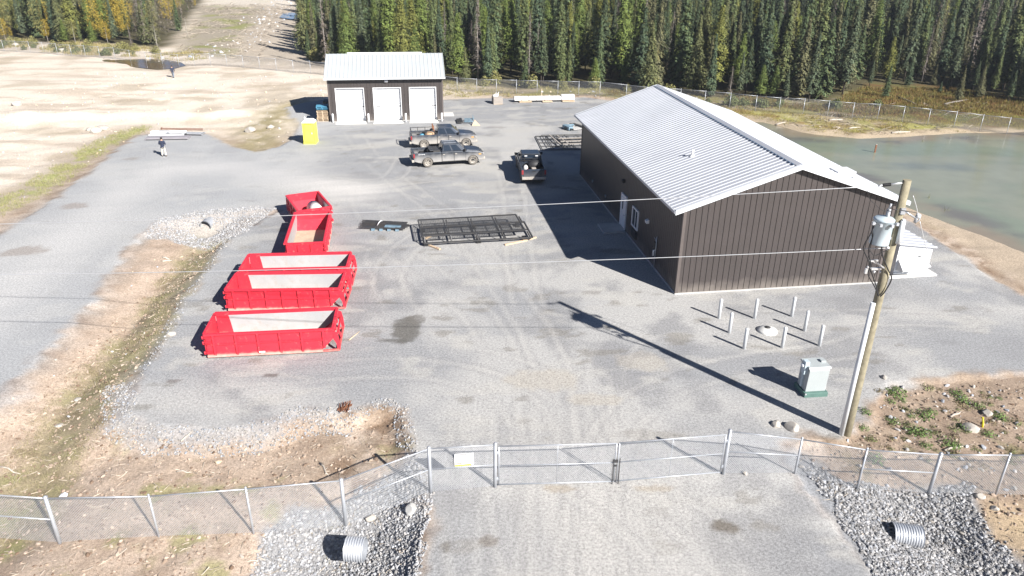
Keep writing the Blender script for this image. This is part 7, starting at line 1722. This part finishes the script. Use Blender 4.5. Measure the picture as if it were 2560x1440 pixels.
# low plants
def plant(n, R, Ht, col, leafs, var=0.25):
    a = rng.uniform(0, 2 * PI, n); rr = R * rng.uniform(0, 1, n) ** 0.6; P = np.stack([np.cos(a) * rr, np.sin(a) * rr, Ht * rng.uniform(0.05, 1, n) * (1 - 0.5 * (rr / R) ** 2)], -1)
    N = np.stack([np.cos(a) * 0.6, np.sin(a) * 0.6, 0.7 + 0 * a], -1) + rng.normal(0, 0.4, (n, 3)); c = np.array(col) * (1 + var * rng.normal(0, 1, (n, 1)))
    return leaf_mesh(P, leafs * rng.uniform(0.5, 1.2, n), N, np.clip(c, 0.01, 0.6), 'leaves')
def plant_kind(name, label, cat, group, me, stem_h, m):
    r = thing(name, label, cat, (0, 0, -40), 0, group); o = bpy.data.objects.new('leaves', me); COL.objects.link(o); o.parent = r
    mb = MB()
    for k in range(5): a = 2 * PI * k / 5; mb.tube([(0, 0, -0.05), (cos(a) * stem_h * 0.3, sin(a) * stem_h * 0.3, stem_h)], [0.012 * stem_h + 0.004, 0.003], 4, False)
    mb.build('stems', m, r, recalc=False); return r
w1 = plant_kind('weed_plant', '', 'weed', 'weeds on the dirt bank right of the pole', plant(150, 0.34, 0.20, (0.135, 0.20, 0.065), 0.038), 0.22, M['bark'])
w2 = plant_kind('weed_plant', '', 'weed', 'weeds on the dirt bank right of the pole', plant(100, 0.28, 0.13, (0.18, 0.195, 0.085), 0.032), 0.15, M['bark'])
w3 = plant_kind('weed_plant', '', 'weed', 'weeds on the dirt bank right of the pole', plant(80, 0.28, 0.10, (0.20, 0.165, 0.09), 0.030), 0.12, M['bark'])
bank = tr([(2190, 985), (2230, 962), (2400, 960), (2480, 985), (2560, 1030), (2640, 1110), (2640, 1200), (2480, 1190), (2330, 1150), (2190, 1120), (2150, 1060)])
spots = [((2240, 985), 1.45, w1, 'largest green weed clump on the dirt bank, near the gravel edge'), ((2310, 1040), 1.2, w1, 'bright green weed in the middle left of the dirt bank'), ((2285, 1080), 1.3, w1, 'tall bright weed in the lower middle of the dirt bank'),
         ((2390, 985), 1.1, w1, 'green weed near the top of the dirt bank'), ((2440, 1015), 1.1, w1, 'green weed right of the bleached branch'), ((2370, 1110), 1.2, w1, 'tall green weed just behind the fence rail'), ((2232, 1055), 0.9, w1, 'low green weed right of the pole foot'), ((2190, 1150), 1.2, w1, 'green weed seen through the right fence panel')]
for px, s_, w_, lb in spots:
    p = atg(*px)
    if w_.location.z < -30: w_.location = tuple(map(float, p)); w_.scale = (s_,) * 3; w_['label'] = lb
    else: dup(w_, p, random.random() * 6, lb, None, s_)
bp = scatter(bank, 80)
for p in bp:
    w_ = random.choice([w1, w2, w2, w3, w3]); lb = {w1: 'small fresh green weed on the dirt bank right of the pole', w2: 'olive weed tuft on the dirt bank right of the pole', w3: 'brownish weed tuft on the dirt bank right of the pole'}[w_]; s_ = random.uniform(0.5, 1.15)
    if w_.location.z < -30: w_.location = tuple(map(float, p)); w_.scale = (s_,) * 3; w_['label'] = lb
    else: dup(w_, p, random.random() * 6, lb, None, s_)
sh1 = plant_kind('shrub', '', 'shrub', 'shrubs along the forest edge', plant(420, 0.9, 1.7, (0.21, 0.20, 0.075), 0.13), 1.5, M['grey_bark'])
sh2 = plant_kind('shrub', '', 'shrub', 'shrubs along the forest edge', plant(380, 0.8, 1.3, (0.13, 0.15, 0.06), 0.13), 1.2, M['grey_bark'])
def shrub_line(pts, cnt, lb, w_, lo, hi):
    for k in range(cnt):
        t = random.random() * (len(pts) - 1); i = int(t); f = t - i; p = atg(pts[i][0] + (pts[i + 1][0] - pts[i][0]) * f, pts[i][1] + (pts[i + 1][1] - pts[i][1]) * f + random.uniform(-6, 4)); s_ = random.uniform(lo, hi)
        if w_.location.z < -30: w_.location = tuple(map(float, p)); w_.scale = (s_,) * 3; w_['label'] = lb
        else: dup(w_, p, random.random() * 6, lb, None, s_)
shrub_line([(1200, 212), (1400, 222), (1600, 232), (1720, 242)], 16, 'yellowish shrub at the foot of the spruces behind the far fence', sh1, 0.5, 1.1)
shrub_line([(0, 112), (130, 121), (260, 127), (400, 134)], 22, 'olive-yellow shrub at the foot of the left forest', sh1, 0.5, 1.05)
shrub_line([(1720, 250), (1850, 262), (2060, 270), (2200, 262)], 14, 'green shrub at the foot of the forest behind the pond', sh2, 0.5, 1.0)
shrub_line([(1825, 268), (1830, 272)], 1, 'round green shrub on the bank just above the brown roof edge', sh2, 1.1, 1.2)
shrub_line([(0, 118), (130, 128), (260, 136), (380, 142)], 20, 'pale olive shrub between the left forest and the fence', sh2, 0.35, 0.8)
shrub_line([(755, 147), (790, 152)], 4, 'yellow shrub at the corner of the cleared strip', sh1, 0.7, 1.1)
# grass and moss: nobody could count it
def grass(name, pts, Hh, cols, label, nb=7, spr=0.10, wdt=0.010):
    n = len(pts) * nb; P = np.repeat(pts, nb, 0) + np.concatenate([rng.normal(0, spr, (n, 2)), np.zeros((n, 1))], 1); hgt = np.repeat(Hh, nb) * rng.uniform(0.5, 1.2, n); a = rng.uniform(0, 2 * PI, n)
    ln = rng.normal(0, 0.35, (n, 2)) * hgt[:, None]; wv = np.stack([np.cos(a), np.sin(a), 0 * a], -1) * (wdt * (hgt / 0.2))[:, None]
    V = np.stack([P - wv, P + wv, P + np.concatenate([ln, hgt[:, None]], 1)], 1).reshape(-1, 3); c = np.repeat(np.repeat(cols, nb, 0) * rng.uniform(0.75, 1.25, (n, 1)), 3, 0)
    o = np_mesh(name, V, np.arange(n * 3).reshape(n, 3), LEAF, np.clip(c, 0.01, 0.7), 'tint'); tag(o, label, 'grass', None, 'stuff'); return o
def gcols(n, a, b): t = rng.uniform(0, 1, (n, 1)); return np.array(a) * t + np.array(b) * (1 - t)
x = rng.uniform(-21, -4, 26000); y = rng.uniform(16, 47, 26000); dd_ = np.minimum(seg_dist(x, y, DITCH), seg_dist(x, y, DITCH2)); k = (sdf(x, y, YARD) > 0.5) & ((dd_ < 1.7) | ((y < 25) & (rng.uniform(0, 1, 26000) < 0.10))) & (fbm(x, y, 1.3, 3, 91) > 0.55); x, y = x[k], y[k]; n = len(x)
grass('ditch_grass', np.stack([x, y, terrain(x, y)], -1), rng.uniform(0.05, 0.16, n), gcols(n, (0.27, 0.26, 0.12), (0.36, 0.30, 0.19)), 'sparse olive grass along the ditch floor and the dirt by the fence')
GS_ = tr([(-60, 540), (60, 488), (160, 420), (250, 362), (310, 332), (345, 322)]); x = rng.uniform(-46, -20, 40000); y = rng.uniform(44, 80, 40000); k = (seg_dist(x, y, GS_) < 0.9 + rng.uniform(0, 1, 40000)) & (sdf(x, y, YARD) > 0.6) & (fbm(x, y, 1.6, 3, 92) > 0.42); x, y = x[k][:3500], y[k][:3500]; n = len(x)
grass('verge_grass', np.stack([x, y, terrain(x, y)], -1), rng.uniform(0.08, 0.25, n), gcols(n, (0.28, 0.31, 0.11), (0.36, 0.32, 0.17)), 'patchy yellow-green grass strip along the far edge of the left-hand road')
x = rng.uniform(12, 80, 60000); y = rng.uniform(62, 105, 60000); sp3 = sdf(x, y, POND); k = (((sp3 > 0.6) & (sp3 < 12) & (fbm(x, y, 2.6, 3, 93) > 0.5)) | ((sdf(x, y, BOGP) < 0) & (rng.uniform(0, 1, 60000) < 0.6))) & (y > 72) & (sdf(x, y, YARD) > 2); x, y = x[k][:12000], y[k][:12000]; n = len(x)
cc_ = np.where((sp3[k][:12000] < 9)[:, None], gcols(n, (0.31, 0.30, 0.07), (0.26, 0.19, 0.08)), gcols(n, (0.20, 0.19, 0.05), (0.18, 0.10, 0.045))); grass('bog_grass', np.stack([x, y, terrain(x, y)], -1), np.where(sp3[k][:12000] < 9, rng.uniform(0.08, 0.22, n), rng.uniform(0.15, 0.42, n)), cc_, 'yellow and rust-coloured bog plants between the pond and the forest', 6, 0.22, 0.02)
x = rng.uniform(20, 56, 2500); y = rng.uniform(44, 76, 2500); sp3 = sdf(x, y, POND); k = (sp3 < 0.0) & (sp3 > -3.5) & (vnoise(x / 1.5, y / 1.5, 95) > 0.78); x, y = x[k], y[k]; n = len(x)
grass('reeds', np.stack([x, y, 0 * x - 0.35], -1), rng.uniform(0.2, 0.5, n), gcols(n, (0.20, 0.23, 0.10), (0.26, 0.26, 0.13)), 'thin reeds standing in the shallows of the pond', 6, 0.10, 0.008)
LG_ = tr([(-150, 96), (0, 108), (130, 116), (250, 124), (400, 132), (440, 140)]); x = rng.uniform(-130, -44, 30000); y = rng.uniform(100, 150, 30000); k = (seg_dist(x, y, LG_) < 5.5) & (fbm(x, y, 3, 3, 97) > 0.44) & (sdf(x, y, PUDDLE) > 0.8); x, y = x[k][:5000], y[k][:5000]; n = len(x)
grass('forest_edge_grass', np.stack([x, y, terrain(x, y)], -1), rng.uniform(0.2, 0.6, n), gcols(n, (0.27, 0.25, 0.09), (0.36, 0.29, 0.16)), 'yellowing tall grass between the left fence and the forest', 6, 0.2, 0.02)
x = rng.uniform(-20, 14, 9000); y = rng.uniform(84, 106, 9000); k = (sdf(x, y, YARD) > 1.5) & (sdf(x, y, MAINF) > -1) & (fbm(x, y, 3, 3, 96) > 0.48) & (x > -12); x, y = x[k], y[k]; n = len(x)
grass('verge_grass', np.stack([x, y, terrain(x, y)], -1), rng.uniform(0.1, 0.35, n), gcols(n, (0.26, 0.25, 0.09), (0.34, 0.29, 0.15)), 'dry yellow-green grass along the far fence behind the yard', 6, 0.15, 0.015)

# ------------------------------------------------------------------ haze volume added to lift dark tones like lens glare
hm = bpy.data.materials.new('added pale air'); hm.use_nodes = True; hn = hm.node_tree
for n_ in list(hn.nodes): hn.nodes.remove(n_)
ho = hn.nodes.new('ShaderNodeOutputMaterial'); pv = hn.nodes.new('ShaderNodeVolumePrincipled')
pv.inputs['Color'].default_value = (0.86, 0.92, 1.0, 1); pv.inputs['Density'].default_value = HAZE; pv.inputs['Anisotropy'].default_value = 0.2
hn.links.new(pv.outputs[0], ho.inputs['Volume'])
hb = MB(); hb.box((0, 600, 9.5), (2000, 1400, 24)); hz_ = hb.build('haze', hm, None, 'stuff'); hz_['label'] = 'thin pale haze added over the whole site to lift its dark tones'; hz_['category'] = 'haze'
